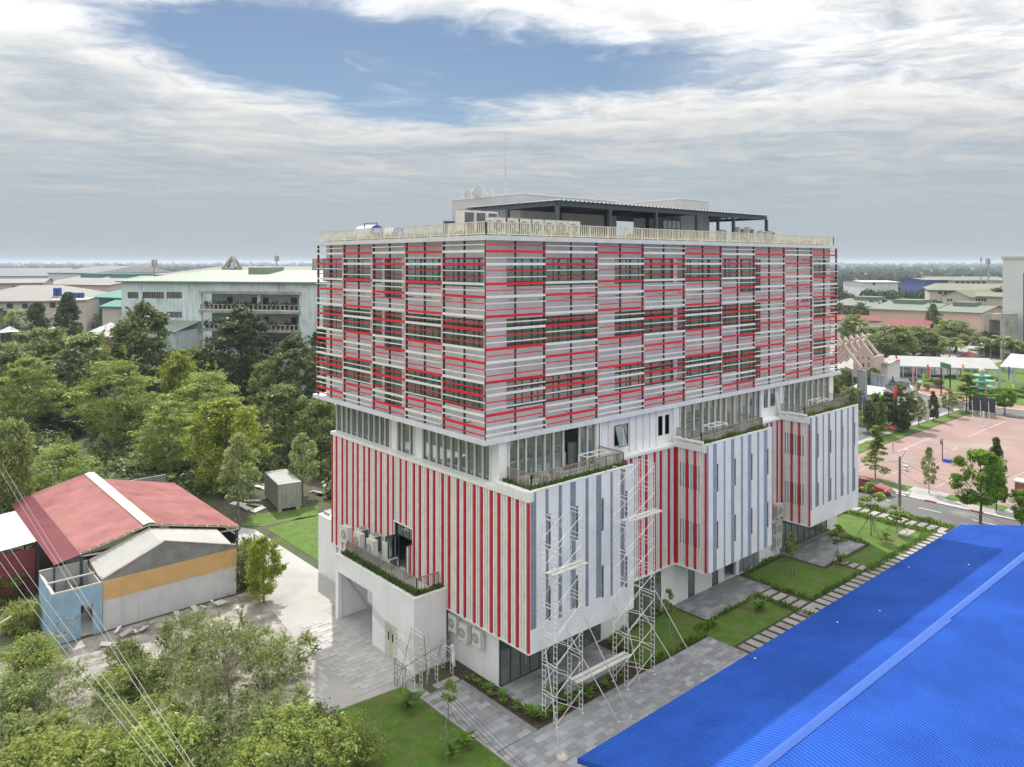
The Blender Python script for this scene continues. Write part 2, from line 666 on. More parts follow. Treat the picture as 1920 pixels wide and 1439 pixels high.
def railing(parent, pts, z0, h, mat, name='railing', step=0.13, post=1.6, bw=0.035):
    """posts, two rails and upright bars along a line of points in plan"""
    mb, bars = MB(), MB()
    for (x0, y0), (x1, y1) in zip(pts[:-1], pts[1:]):
        L = math.hypot(x1 - x0, y1 - y0)
        mb.bar((x0, y0, z0 + h), (x1, y1, z0 + h), 0.06, 0.06)
        mb.bar((x0, y0, z0 + 0.12), (x1, y1, z0 + 0.12), 0.05, 0.05)
        k = max(1, round(L / post))
        for i in range(k + 1):
            t = i / k
            x, y = x0 + (x1 - x0) * t, y0 + (y1 - y0) * t
            mb.box(x - 0.03, y - 0.03, z0, x + 0.03, y + 0.03, z0 + h)
        k = max(1, round(L / step))
        for i in range(1, k):
            t = i / k
            x, y = x0 + (x1 - x0) * t, y0 + (y1 - y0) * t
            bars.box(x - bw / 2, y - bw / 2, z0 + 0.10, x + bw / 2, y + bw / 2, z0 + h - 0.02)
    r = mb.build(name, mat, parent)
    b = bars.build('upright_bars', mat, r)
    b['kind'] = 'stuff'
    return r


def tufts(parent, name, boxes, n, size, mat, seed=0, h=0.35, top=None):
    """low planting: small leaf blades standing in a strip (world boxes x0,y0,x1,y1,z)"""
    rg = np.random.default_rng(seed)
    off = np.array(wloc(parent)) if parent is not None else np.zeros(3)
    Vs, k = [], 0
    area = np.array([abs((b[2] - b[0]) * (b[3] - b[1])) for b in boxes])
    for b, a in zip(boxes, area):
        m = max(8, int(n * a / area.sum()))
        base = np.stack([rg.uniform(b[0], b[2], m), rg.uniform(b[1], b[3], m), np.full(m, b[4])], 1)
        clump = 0.5 + 0.5 * np.sin(base[:, 0] * 1.7 + seed) * np.sin(base[:, 1] * 2.3 + seed * 2)
        hh = h * (0.45 + 0.75 * rg.random(m)) * (0.6 + 0.6 * clump)
        ang = rg.uniform(0, 2 * PI, m)
        d = np.stack([np.cos(ang), np.sin(ang), np.zeros(m)], 1)
        s = np.stack([-np.sin(ang), np.cos(ang), np.zeros(m)], 1)
        lean = rg.uniform(0.1, 0.9, m)[:, None]
        tip = base + d * hh[:, None] * lean + np.array([0, 0, 1]) * hh[:, None]
        mid = base + d * hh[:, None] * lean * 0.35 + np.array([0, 0, 1]) * hh[:, None] * 0.65
        w = (size * rg.uniform(0.6, 1.3, m))[:, None]
        Vs.append(np.stack([base, mid + s * w, tip, mid - s * w], 1).reshape(-1, 3))
    V = np.concatenate(Vs) - off
    me = np_mesh(name, V, np.arange(len(V)).reshape(-1, 4))
    me.materials.append(mat)
    o = bpy.data.objects.new(name, me)
    COL.objects.link(o)
    o.parent = parent
    o['kind'] = 'stuff'
    return o


m_plant = leafmat('terrace_plant', (0.07, 0.14, 0.025), (0.16, 0.26, 0.05), 0.3)
m_dryplant = leafmat('roof_weeds', (0.16, 0.17, 0.07), (0.30, 0.30, 0.15), 0.3)

B = thing('school_building', 'large white building wrapped in red and white louvers, with grey striped bays', 'building', (0, 0, 0))
LX, LY = 45.5, 22.0
ZT, ZB = 27.86, 15.26            # undersides of the top and bottom slabs of the louvered block

# --- upper block: walls with window openings
rows = [(24.93, 26.75), (21.05, 22.87), (17.12, 18.95)]
X = lambda u: gy(u, 600, 0.6)[0]
Y = lambda u: gx(u, 600, 0.6)[1]
rw = [(X(949.6), X(1119.0), 6), (X(1152.4), X(1263.0), 5), (X(1269.7), X(1352.0), 4), (X(1354), X(1383.7), 2), (X(1387.7), X(1426.5), 2), (X(1525.8), X(1548.8), 2)]
c1 = lambda c: 560 + c / 3.129
lw = [(Y(c1(1085)), Y(c1(846)), 4), (Y(c1(835)), Y(c1(630)), 4), (Y(c1(605)), Y(c1(503)), 2), (Y(c1(490)), Y(c1(440)), 1), (Y(c1(420)), Y(c1(275)), 3), (Y(c1(255)), Y(c1(140)), 3)]
rh, lh = [], []
for z0, z1 in rows:
    for i, (a, b, n) in enumerate(rw):
        rh.append((a, b, z0 - (1.05 if i == 4 else 0), z1, n))
    for i, (a, b, n) in enumerate(lw):
        lh.append((a, b, z0 - (1.05 if i == 2 else 0), z1, n))
vents = [(X(1502), X(1518), z1 - 0.25, z1 + 0.12) for z0, z1 in rows]
mb = MB()
wall_holes(mb, 'y', 0.6, 0.85, 0.6, 45.3, ZB + 0.1, ZT, [h[:4] for h in rh] + vents)
wall_holes(mb, 'x', 0.6, 0.85, 0.85, 21.6, ZB + 0.1, ZT, [h[:4] for h in lh])
mb.box(45.05, 0.85, ZB + 0.1, 45.3, 21.6, ZT)
mb.box(0.85, 21.35, ZB + 0.1, 45.05, 21.6, ZT)
mb.build('upper_wall', m_panel, B)
for h in rh:
    win(B, 'y', 0.66, h[0], h[1], h[2], h[3], h[4], transom=h[3] - 0.45)
for h in lh:
    win(B, 'x', 0.66, h[0], h[1], h[2], h[3], h[4], transom=h[3] - 0.45)
for h in vents:
    win(B, 'y', 0.66, h[0], h[1], h[2], h[3], 2, fm=m_white)
# panel joints of the grey wall: thin upright cover strips
sm = MB().box(0, 0, 0, 0.05, 0.012, ZT - ZB - 0.12).mesh('joint_strip')
sm.materials.append(m_panel)
# floors and rooms inside
mb = MB()
for z in (15.65, 19.85, 23.75):
    mb.box(0.9, 0.9, z - 0.35, 45.0, 21.3, z)
mb.box(0.9, 0.9, 27.2, 45.0, 21.3, 27.5)
mb.build('floor_slab', m_inside, B)
mb = MB()
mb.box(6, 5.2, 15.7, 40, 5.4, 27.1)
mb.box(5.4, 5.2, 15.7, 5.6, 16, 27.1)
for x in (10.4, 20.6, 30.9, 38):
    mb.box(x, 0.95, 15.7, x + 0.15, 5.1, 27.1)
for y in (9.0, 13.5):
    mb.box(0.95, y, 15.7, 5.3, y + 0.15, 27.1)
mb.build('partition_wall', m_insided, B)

# --- slabs that cap the louvered block
mb = MB()
mb.box(-0.18, -0.18, ZT, 46.0, 22.45, ZT + 0.30)
mb.build('roof_slab', m_slab, B)
mb = MB()
mb.box(-0.20, -0.20, ZB, 46.0, 22.45, ZB + 0.30)
mb.build('overhang_slab', m_slab, B)

# --- louver screens: 9 columns on the long side, 5 on the short side, 30 slats each
SEQ = ['tr', 'WR', 'tw', 'WW', 'tr', 'tw', 'WR', 'tr', 'WW', 'tw']
SWAP = {'tr': 'tw', 'tw': 'tr', 'WR': 'WW', 'WW': 'WR'}
smesh = {}
for ax, L in (('y', 5.05), ('x', 4.4)):
    for k, (h, d, m) in {'WR': (0.165, 0.07, m_red), 'WW': (0.160, 0.07, m_white), 'tr': (0.062, 0.09, m_red), 'tw': (0.062, 0.09, m_white)}.items():
        e = 0.05 if k[0] == 't' else -0.012
        mb = MB()
        for q in (0, 1):             # a slat is two lengths butted at the middle post
            a0, a1 = (-e, L / 2 - 0.006) if q == 0 else (L / 2 + 0.006, L + e)
            abox(mb, ax, a0, a1, -d, 0.0, -h / 2, h / 2)
        me = mb.mesh('slat')
        me.materials.append(m)
        smesh[ax, k] = me


def louver_column(ax, i, L, swap):
    a = i * L
    mb = MB()
    for t, w in (((0.0, 0.06),) if i else ()) + ((L / 2, 0.048),):
        abox(mb, ax, a + t - w / 2, a + t + w / 2, 0.012, 0.16, ZB + 0.31, ZT - 0.01)
        for z in np.arange(ZB + 1.0, ZT - 0.5, 1.95):        # brackets back to the wall
            abox(mb, ax, a + t - 0.02, a + t + 0.02, 0.16, 0.6, z, z + 0.04)
            abox(mb, ax, a + t + w / 2, a + t + w / 2 + 0.05, 0.02, 0.12, z + 0.1, z + 0.17)
    col = mb.build('louver_frame', m_post, B)
    for j in range(30):
        k = SEQ[j % 10]
        k = SWAP[k] if swap else k
        z = ZT - 0.27 - 0.4055 * j + random.uniform(-0.006, 0.006)
        wide = k[0] == 'W'
        c = 0.0 + random.uniform(-0.004, 0.004) - (0.0 if wide else 0.02)
        loc = (a, c, z) if ax == 'y' else (c, a, z)
        put('wide_slat' if wide else 'narrow_slat', smesh[ax, k], col, loc)


for i in range(9):
    louver_column('y', i, 5.055, i % 2 == 1)
for i in range(5):
    louver_column('x', i, 4.4, i % 2 == 0)
mb = MB()
mb.box(-0.055, -0.055, ZB + 0.31, 0.004, 0.004, ZT - 0.01)
mb.build('corner_post', m_post, B)
mb = MB()
mb.box(LX - 0.05, 0.012, ZB + 0.31, LX + 0.05, 0.16, ZT - 0.01)
mb.build('corner_post', m_post, B)
mb = MB()
mb.box(0.012, LY - 0.05, ZB + 0.31, 0.16, LY + 0.05, ZT - 0.01)
mb.build('corner_post', m_post, B)
# the screens run on round the far ends: short returns seen edge-on
mb = MB()
for y in (0.2, 2.4, 4.6):
    mb.box(45.75, y, ZB + 0.31, 45.85, y + 0.1, ZT - 0.01)
mb.build('louver_frame', m_post, B)
for j in range(30):
    k = SWAP[SEQ[j % 10]]
    m = m_red if k[1].lower() == 'r' else m_white
    h = 0.15 if k[0] == 'W' else 0.06
    MB().box(45.86, 0.1, ZT - 0.27 - 0.4055 * j - h / 2, 45.93, 4.7, ZT - 0.27 - 0.4055 * j + h / 2).build('return_slat', m, B)

# --- fourth floor, set back, with tall glazing between white fins
FX, FY, Z4 = 1.2, 0.1, 12.35
mb = MB()
mb.box(0.75, -0.35, 11.95, 45.0, 21.0, Z4 - 0.05)
mb.build('floor_slab', m_concrete, B)
Y4 = lambda c: gx(560 + c / 3.998, 870, FX)[1]
m_fin4 = M('white_mullion', (0.70, 0.69, 0.66), 0.5, 0.05, 2.0)


def glazed(ax, c, edges, z0, z1, fins=True, transom=None, fm=None, gm=None, finw=0.075, find=0.11, skip=()):
    """glazed strip: frame mesh, a pane and a white fin for each bay"""
    mb = MB()
    a0, a1 = edges[0], edges[-1]
    abox(mb, ax, a0, a1, c + 0.02, c + 0.1, z0, z0 + 0.07)
    abox(mb, ax, a0, a1, c + 0.02, c + 0.1, z1 - 0.07, z1)
    for e in edges:
        abox(mb, ax, e - 0.03, e + 0.03, c + 0.022, c + 0.098, z0 + 0.07, z1 - 0.07)
    f = mb.build('glazed_wall', fm or m_frame, B)
    for i, (p, q) in enumerate(zip(edges[:-1], edges[1:])):
        if i in skip:
            continue
        abox(g := MB(), ax, p + 0.032, q - 0.032, c + 0.05, c + 0.062, z0 + 0.07, z1 - 0.07)
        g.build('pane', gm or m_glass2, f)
    if fins:
        for e in edges:
            abox(g := MB(), ax, e - finw / 2, e + finw / 2, c - find, c + 0.018, z0 - 0.02, z1)
            g.build('fin', m_fin4, f)
    return f


lsegs = [[290, 330, 365, 400, 445, 487, 530, 572, 613, 653, 690], [745, 780, 840, 868], [935, 985, 1040, 1090, 1150, 1205, 1265, 1325, 1385, 1440]]
holes4 = []
for s in lsegs:
    e = sorted(Y4(c) for c in s)
    glazed('x', FX, e, Z4 + 0.28, ZB - 0.02)
    holes4.append((e[0], e[-1], Z4 + 0.28, ZB - 0.02))
mb = MB()
wall_holes(mb, 'x', FX + 0.02, FX + 0.2, FY, 20.45, Z4 - 0.05, ZB, holes4)
XR4 = lambda u: gy(u, 830, FY)[0]
u5 = lambda c: 940 + c / 2.997
u6 = lambda c: 1230 + c / 3.427
rsegs = [[u5(c) for c in (40, 90, 135, 190, 240, 290, 345, 435, 480, 525)],
         [u6(c) for c in (150, 185, 240, 295, 335, 375, 410, 445, 500, 545, 590, 635, 665)],
         [u6(c) for c in (815, 850, 885, 925, 962, 1000, 1035, 1072, 1108)]]
holes4 = []
for s in rsegs:
    e = [XR4(u) for u in s]
    glazed('y', FY, e, Z4 + 0.08, ZB - 0.02, skip=(6,) if s is rsegs[0] else ())
    holes4.append((e[0], e[-1], Z4 + 0.08, ZB - 0.02))
sw = []
for a, b in ((u5(636), u5(684)), (u5(690), u5(716)), (u5(884), u5(908)), (u5(921), u5(945)), (u6(15), u6(45)), (u6(60), u6(88))):
    sw.append((XR4(a), XR4(b), 13.25, 14.75))
for a, b in ((u6(693), u6(721)), (u6(735), u6(767))):
    sw.append((XR4(a), XR4(b), 13.5, 15.1))
wall_holes(mb, 'y', FY + 0.02, FY + 0.2, FX + 0.2, 45.0, Z4 - 0.05, ZB, holes4 + sw)
mb.box(44.8, FY + 0.2, Z4 - 0.05, 45.0, 20.45, ZB)
mb.box(FX + 0.2, 20.25, Z4 - 0.05, 44.8, 20.45, ZB)
mb.build('fourth_floor_wall', m_wall, B)
for i, h in enumerate(sw):
    win(B, 'y', FY + 0.06, h[0], h[1], h[2], h[3], 1, open_at=(0,) if i == 0 else None)
    if i == 0:          # this sash stands open
        mb = MB()
        x0, x1 = h[0], h[1]
        mb.bar((x0, FY - 0.02, 14.72), (x0, FY - 0.45, 13.3), 0.05)
        mb.bar((x1, FY - 0.02, 14.72), (x1, FY - 0.45, 13.3), 0.05)
        mb.bar((x0, FY - 0.45, 13.3), (x1, FY - 0.45, 13.3), 0.05)
        sa = mb.build('open_sash', m_frame, B)
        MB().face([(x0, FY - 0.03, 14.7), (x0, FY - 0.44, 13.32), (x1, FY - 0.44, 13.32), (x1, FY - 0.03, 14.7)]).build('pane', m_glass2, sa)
# ribs of the metal-clad stretches between the glazed terraces
for a, b, n in ((u5(560), u5(975), 11), (u6(672), u6(806), 4)):
    x0, x1 = XR4(a), XR4(b)
    for i in range(n + 1):
        x = x0 + (x1 - x0) * i / n
        if any(h[0] - 0.05 < x < h[1] + 0.05 for h in sw):
            continue
        MB().box(x - 0.035, FY - 0.06, Z4 + 0.03, x + 0.035, FY + 0.018, ZB - 0.002).build('wall_rib', m_fin4, B)
for u in (u5(533), u5(541), u5(965), u6(125), u6(790)):
    x = XR4(u)
    MB().box(x - 0.12, FY - 0.22, Z4, x + 0.12, FY + 0.018, ZB - 0.003).build('pilaster', m_wall, B)
MB().box(FX - 0.10, FY - 0.10, Z4, FX + 0.45, FY + 0.017, ZB - 0.003).build('pilaster', m_wall, B)
# inside of the fourth floor
mb = MB()
mb.box(7, 5.5, Z4, 42, 5.7, ZB)
mb.box(6.8, 5.5, Z4, 7.0, 19, ZB)
for x in (11.2, 20.1, 28.6, 35.0):
    mb.box(x, 0.35, Z4, x + 0.15, 5.45, ZB)
mb.build('partition_wall', m_inside, B)
rd = random.Random(7)
for i in range(10):                       # tall cabinets and screens standing inside the first terrace room
    x = 1.9 + i * 0.85
    h = rd.uniform(0.8, 1.9)
    mb = MB().box(x, 1.2, Z4, x + rd.uniform(0.3, 0.6), 1.5, Z4 + h)
    mb.build('room_screen', m_inside, B)

# --- the two floors clad in red and white upright fins
XF, YF, ZF0, ZF1 = 0.70, -0.42, 3.40, 12.40
YB = -3.30
finm = {}
for k, m in (('r', m_redfin), ('w', m_offw)):
    for ax in 'xy':
        mb = MB()
        wd = 0.062 if k == 'r' else 0.056
        abox(mb, ax, -wd, wd, -0.13 if k == 'r' else -0.10, -0.002, 0, ZF1 - ZF0 - 0.14)
        me = mb.mesh('fin')
        me.materials.append(m)
        finm[ax, k] = me
FSEQ = 'rwwwrww'


def fin_run(parent, ax, c, a0, a1, phase=0, skip=()):
    n = int(round((a1 - a0) / 0.2428))
    for i in range(n + 1):
        a = a0 + (a1 - a0) * i / n
        k = FSEQ[(i + phase) % 7]
        if any(s[0] < a < s[1] for s in skip):
            put('short_fin', shortm[k], parent, (c, a, dz1 + 0.1))
            continue
        put('red_fin' if k == 'r' else 'white_fin', finm[ax, k], parent, (a, c, ZF0 + 0.11) if ax == 'y' else (c, a, ZF0 + 0.11))


dy0, dy1 = gx(776, 1040, XF)[1], gx(741, 1000, XF)[1]        # terrace door in the fin wall
dz0, dz1 = 4.35, gx(741, 977, XF)[2]
shortm = {}
for k, m in (('r', m_redfin), ('w', m_offw)):
    abox(g := MB(), 'x', -0.06, 0.06, -0.12, -0.002, 0, ZF1 - 0.03 - dz1 - 0.1)
    shortm[k] = g.mesh('short_fin')
    shortm[k].materials.append(m)
mb = MB()
wall_holes(mb, 'x', XF, XF + 0.25, YB + 0.205, 20.70, ZF0, ZF1, [(dy0, dy1, dz0, dz1)])
lf = mb.build('fin_wall', m_offw, B)
fin_run(lf, 'x', XF - 0.002, YB + 0.065, 20.62, 0, [(dy0 - 0.05, dy1 + 0.05)])
MB().box(XF - 0.12, YB + 0.003, ZF0 + 0.002, XF - 0.003, 20.72, ZF0 + 0.105).build('fin_sill', m_white, lf)
MB().box(XF - 0.16, -0.30, ZF1 - 0.02, FX + 0.015, 20.80, ZF1 + 0.22).build('ledge', m_white, B)
MB().box(XF - 0.16, YB - 0.012, ZF1 - 0.02, XF + 0.30, -0.305, ZF1 + 0.56).build('bay_edge_beam', m_white, B)
# the terrace door with its leaves folded open, and the dim room behind it
mb = MB()
mb.box(XF - 0.13, dy0 - 0.09, dz0, XF + 0.3, dy0, dz1)
mb.box(XF - 0.13, dy1, dz0, XF + 0.3, dy1 + 0.09, dz1)
mb.box(XF - 0.13, dy0 - 0.09, dz1, XF + 0.3, dy1 + 0.09, dz1 + 0.09)
dr = mb.build('terrace_door', m_wall, B)
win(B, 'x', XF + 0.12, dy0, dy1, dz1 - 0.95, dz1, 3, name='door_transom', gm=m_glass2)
for yy, rot in ((dy1 - 0.05, 0.12), (dy1 - 0.42, 0.12), (dy0 + 0.05, -0.2)):
    mb = MB()
    mb.bar((XF + 0.05, yy, dz0 + 0.05), (XF - 0.75, yy + rot, dz0 + 0.05), 0.06)
    mb.bar((XF + 0.05, yy, dz1 - 1.0), (XF - 0.75, yy + rot, dz1 - 1.0), 0.06)
    mb.bar((XF + 0.05, yy, dz0 + 0.05), (XF + 0.05, yy, dz1 - 1.0), 0.06)
    mb.bar((XF - 0.75, yy + rot, dz0 + 0.05), (XF - 0.75, yy + rot, dz1 - 1.0), 0.06)
    lv = mb.build('door_leaf', m_frame, dr)
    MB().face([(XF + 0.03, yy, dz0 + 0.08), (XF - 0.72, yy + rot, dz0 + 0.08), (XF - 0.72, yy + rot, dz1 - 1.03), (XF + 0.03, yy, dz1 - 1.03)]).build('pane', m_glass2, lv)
mb = MB()
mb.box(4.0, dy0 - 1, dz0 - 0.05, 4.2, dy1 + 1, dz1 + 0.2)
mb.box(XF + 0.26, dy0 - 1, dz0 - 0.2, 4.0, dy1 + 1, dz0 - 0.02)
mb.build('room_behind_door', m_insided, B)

# --- three bays with grey striped faces, fin walls in the recesses between them
bays = [(0.70, 10.1), (18.40, 27.5), (33.80, 43.0)]


def frac(u0, u1, us):
    return [gy(u, 900, YB)[0] for u in us]


U6 = lambda *cs: [gy(u6(c), 900, YB)[0] for c in cs]
U5 = lambda *cs: [gy(u5(c), 900, YB)[0] for c in cs]
stripes = [
    [U5(164, 196), U5(248, 265), U5(322, 340), U5(387, 418), U5(473, 490), U5(533, 562), U5(613, 630), U5(670, 697)],
    [U6(326, 337), U6(367, 390), U6(435, 445), U6(482, 503), U6(545, 559), U6(590, 612), U6(650, 663), U6(693, 715)],
    [U6(990, 1001), U6(1024, 1039), U6(1071, 1079), U6(1105, 1119), U6(1150, 1159), U6(1186, 1200), U6(1229, 1238), U6(1260, 1275)]]
slots = [[U5(266, 279), U5(419, 433), U5(563, 577), U5(698, 709)],
         [U6(391, 402), U6(504, 515), U6(612, 622), U6(714, 724)],
         [U6(1039, 1047), U6(1120, 1128), U6(1198, 1205), U6(1274, 1281)]]
slotz = [(9.25, 11.35), (4.95, 7.05)]
for bi, (x0, x1) in enumerate(bays):
    hs = [(s[0], s[1], za, zb) for s in slots[bi] for za, zb in slotz]
    mb = MB()
    wall_holes(mb, 'y', YB, YB + 0.2, x0, x1, ZF0, ZF1 + 0.55, hs)
    mb.box(x1 - 0.2, YB + 0.2, ZF0, x1, YF - 0.02, ZF1 + 0.55)                # far side wall
    mb.box(x0 + 0.28, YB + 0.2, ZF0 + 0.005, x1 - 0.2, YF - 0.02, ZF0 + 0.25)        # soffit
    mb.box(x0 + 0.28, YB + 0.2, ZF1 - 0.35, x1 - 0.2, YF + 0.05, ZF1 - 0.07)      # terrace floor
    mb.box(x0 + 0.28, YB + 0.75, ZF1 - 0.069, x1 - 0.2, YB + 0.85, ZF1 + 0.40)     # planter kerb
    face = mb.build('bay_face', m_paleclad, B)
    zb = ZF0 + 0.02 if bi == 1 else ZF0 + 1.45
    for si, (a, b) in enumerate(stripes[bi]):
        cuts = [(za, zc) for s in slots[bi] for za, zc in slotz if s[0] < b and s[1] > a]
        zlow = zb + ((0.25 if si % 2 else 0.0) if bi == 0 else (0.1 if si % 2 else 0)) * (bi != 1)
        MB().box(a, YB - 0.006, zlow, b, YB - 0.0005, ZF1 + 0.50).build('stripe_panel', (m_greypan, m_bluepan, m_greypan)[bi], face)
    for z in np.arange(ZF0 + 1.2, ZF1, 1.22):
        MB().box(x0, YB - 0.0085, z, x1, YB - 0.0065, z + 0.010).build('cladding_joint', m_slab, face)
    for s in slots[bi]:
        for za, zc in slotz:
            win(B, 'y', YB + 0.05, s[0], s[1], za, zc, 1, name='slot_window', fw=0.025)
    MB().box(x0 - (0.0 if bi else -0.31), YB - 0.025, ZF1 + 0.551, x1 + 0.02, YB + 0.22, ZF1 + 0.60).build('parapet_cap', m_white, B)
    soil = MB().box(x0 + 0.28, YB + 0.2, ZF1 - 0.068, x1 - 0.2, YB + 0.75, ZF1 + 0.36).build('planter_soil', m_soil, B)
    tufts(B, 'planter_plants', [(x0 + 0.35, YB + 0.22, x1 - 0.3, YB + 0.72, ZF1 + 0.36)], 1500, 0.05, m_plant, bi, 0.42)
    if bi == 0:
        soil2 = MB().box(x0 + 0.30, YB + 0.86, ZF1 - 0.068, x0 + 0.75, -0.35, ZF1 + 0.36).build('planter_soil', m_soil, B)
        tufts(B, 'planter_plants', [(x0 + 0.32, YB + 0.9, x0 + 0.72, -0.4, ZF1 + 0.36)], 500, 0.05, m_plant, 9, 0.36)
    rx0 = x0 + (0.85 if bi == 0 else 0.5)
    railing(B, [(rx0, -0.30), (rx0, YB + 0.80), (x1 - 0.15, YB + 0.80), (x1 - 0.15, -0.30)], ZF1 + 0.35, 0.95, m_raildk, 'terrace_railing', step=0.125)
    # near side wall of the bay
    if bi:
        mb = MB().box(x0 + 0.06, YB + 0.2, ZF0, x0 + 0.28, YF - 0.02, ZF1)
        w = mb.build('fin_wall', m_offw, B)
        fin_run(w, 'x', x0 + 0.06, YB + 0.06, YF - 0.2, 0)
        MB().box(x0 - 0.12, YB + 0.2, ZF0, x0 + 0.055, YF - 0.13, ZF0 + 0.105).build('fin_sill', m_white, w)
        MB().box(x0 - 0.14, YB + 0.2, ZF1 + 0.001, x0 + 0.30, YF - 0.02, ZF1 + 0.50).build('bay_edge_beam', m_white, B)
        for za, zc in slotz:                              # windows seen dark behind the fins
            win(B, 'x', x0 + 0.02, YB + 0.55, YF - 0.45, za + 0.2, zc - 0.1, 3, name='window', depth=0.035)
# recess walls
for ri, (a, b) in enumerate(((10.1, 18.46), (27.5, 33.86), (43.0, 45.0))):
    mb = MB().box(a, YF + 0.002, ZF0, b, YF + 0.2, ZF1)
    w = mb.build('fin_wall', m_offw, B)
    fin_run(w, 'y', YF, a + 0.12, b - 0.15, 2)
    MB().box(a, YF - 0.19, ZF0, b - 0.06, YF - 0.001, ZF0 + 0.105).build('fin_sill', m_white, w)
    MB().box(a, YF - 0.20, ZF1 + 0.002, b, FY + 0.01, ZF1 + 0.20).build('ledge', m_white, B)
mb = MB()
mb.box(45.0, YF, ZF0, 45.2, 20.7, ZF1)
mb.box(0.95, 20.5, ZF0, 45.0, 20.7, ZF1)
mb.box(0.95, YF + 0.2, ZF0 + 0.001, 45.0, 20.5, ZF0 + 0.3)
mb.build('lower_wall', m_wall, B)

# --- ground floor
XG, YG = 1.10, -0.20
GX = lambda u: gy(u, 1150, YG)[0]
gh = [(1.1, GX(1127), 0.06, 3.30, 11, 'glass'), (GX(1176), GX(1240), 0.06, 3.30, 4, 'glass'), (GX(1290), GX(1303), 0.05, 3.3, 1, 'glass'), (GX(1335), GX(1347), 0.05, 3.3, 1, 'glass'),
      (GX(1358), GX(1380), 0.05, 3.3, 1, 'open'), (GX(1386), GX(1424), 0.05, 3.0, 4, 'shutter'), (GX(1462), GX(1551), 0.06, 3.3, 8, 'glass')]
mb = MB()
wall_holes(mb, 'y', YG + 0.001, YG + 0.22, XG, 45.1, -0.2, ZF0, [h[:4] for h in gh])
mb.box(XG, YG + 0.22, -0.2, XG + 0.22, 20.5, ZF0)
mb.box(44.9, YG + 0.22, -0.2, 45.1, 20.5, ZF0)
mb.box(XG + 0.22, 20.3, -0.2, 44.9, 20.5, ZF0)
mb.build('ground_floor_wall', m_wall, B)
m_shut = M('roller_shutter', (0.20, 0.23, 0.26), 0.5, 0.1, 2.0)
for x0, x1, z0, z1, n, k in gh:
    if k == 'glass':
        e = [x0 + (x1 - x0) * i / n for i in range(n + 1)]
        glazed('y', YG + 0.03, e, z0, z1, fins=False)
    elif k == 'shutter':
        w = (x1 - x0) / n
        for i in range(n):
            MB().box(x0 + w * i + 0.04, YG + 0.08, z0, x0 + w * (i + 1) - 0.04, YG + 0.14, z1).build('shutter_leaf', m_shut, B)
m_lobby = M('lobby_wall', (0.55, 0.66, 0.62), 0.7, 0.08, 0.6)
mb = MB()
mb.box(XG + 0.25, YG + 0.24, -0.1, 44.8, 9, 0.05)
mb.box(XG + 0.25, 4.5, 0.06, 44.8, 4.7, 3.38)
for x in (12.4, 21.0, 24.2, 30.0):
    mb.box(x, YG + 0.24, 0.06, x + 0.2, 4.45, 3.38)
mb.build('lobby_wall', m_lobby, B)
mb = MB()
hx = GX(985)
mb.cyl((hx, YG - 0.06, 0.9), (hx, YG - 0.06, 1.7), 0.025, n=6)
mb.cyl((hx, YG - 0.06, 1.0), (hx, YG + 0.05, 1.0), 0.015, n=5).cyl((hx, YG - 0.06, 1.6), (hx, YG + 0.05, 1.6), 0.015, n=5)
mb.build('door_handle', m_metal, B)

# --- garage block with its planted terrace
GX0, GY0, GY1, GZ = -2.0, 4.8, 15.2, 4.75
oy0, oy1 = gx(698, 1150, GX0)[1], gx(634, 1150, GX0)[1]
oz = gx(650, 1082, GX0)[2]
dyy0, dyy1 = gx(744.5, 1200, GX0)[1], gx(722, 1200, GX0)[1]
dzz = gx(722, 1163, GX0)[2]
mb = MB()
wall_holes(mb, 'x', GX0, GX0 + 0.3, GY0, GY1, -0.2, GZ, [(oy0, oy1, -0.2, oz), (dyy0, dyy1, 0.02, dzz)])
mb.box(GX0 + 0.3, GY0, -0.2, XF - 0.13, GY0 + 0.25, GZ)
mb.box(GX0 + 0.3, GY1 - 0.25, -0.2, XF - 0.13, GY1, GZ)
mb.box(GX0 + 0.3, GY0 + 0.25, GZ - 0.75, XF - 0.13, GY1 - 0.25, GZ - 0.45)
mb.box(GX0 + 0.75, GY0 + 0.80, GZ - 0.449, GX0 + 0.85, GY1 - 0.25, GZ - 0.05)
mb.box(GX0 + 0.85, GY0 + 0.80, GZ - 0.449, XF - 0.13, GY0 + 0.90, GZ - 0.05)
mb.box(GX0 + 0.3, oy0 - 0.5, -0.2, XF + 0.3, oy0 - 0.3, GZ - 0.75)
mb.build('garage_block', m_wall, B)
mb = MB()
mb.box(GX0 - 0.02, GY0 - 0.02, GZ + 0.001, GX0 + 0.3, GY1 + 0.02, GZ + 0.05)
mb.box(GX0 + 0.3, GY0 - 0.02, GZ + 0.001, XF - 0.13, GY0 + 0.27, GZ + 0.05)
mb.build('parapet_cap', m_white, B)
m_doorcream = M('cream_door', (0.58, 0.56, 0.46), 0.6, 0.06, 1.5)
mb = MB().box(GX0 - 0.03, dyy0 + 0.02, 0.03, GX0 + 0.06, dyy1 - 0.02, dzz - 0.02)
dd = mb.build('service_door', m_doorcream, B)
for t in (0.28, 0.62):
    y = dyy0 + (dyy1 - dyy0) * t
    MB().box(GX0 - 0.036, y, dzz - 1.15, GX0 - 0.031, y + 0.16, dzz - 0.6).build('vision_panel', m_dark, dd)
MB().box(GX0 - 0.034, (dyy0 + dyy1) / 2 - 0.01, 0.05, GX0 - 0.0305, (dyy0 + dyy1) / 2 + 0.01, dzz - 0.05).build('leaf_gap', m_black, dd)
MB().box(GX0 + 0.3, GY0 + 0.25, GZ - 0.449, GX0 + 0.75, GY1 - 0.25, GZ - 0.08).build('planter_soil', m_soil, B)
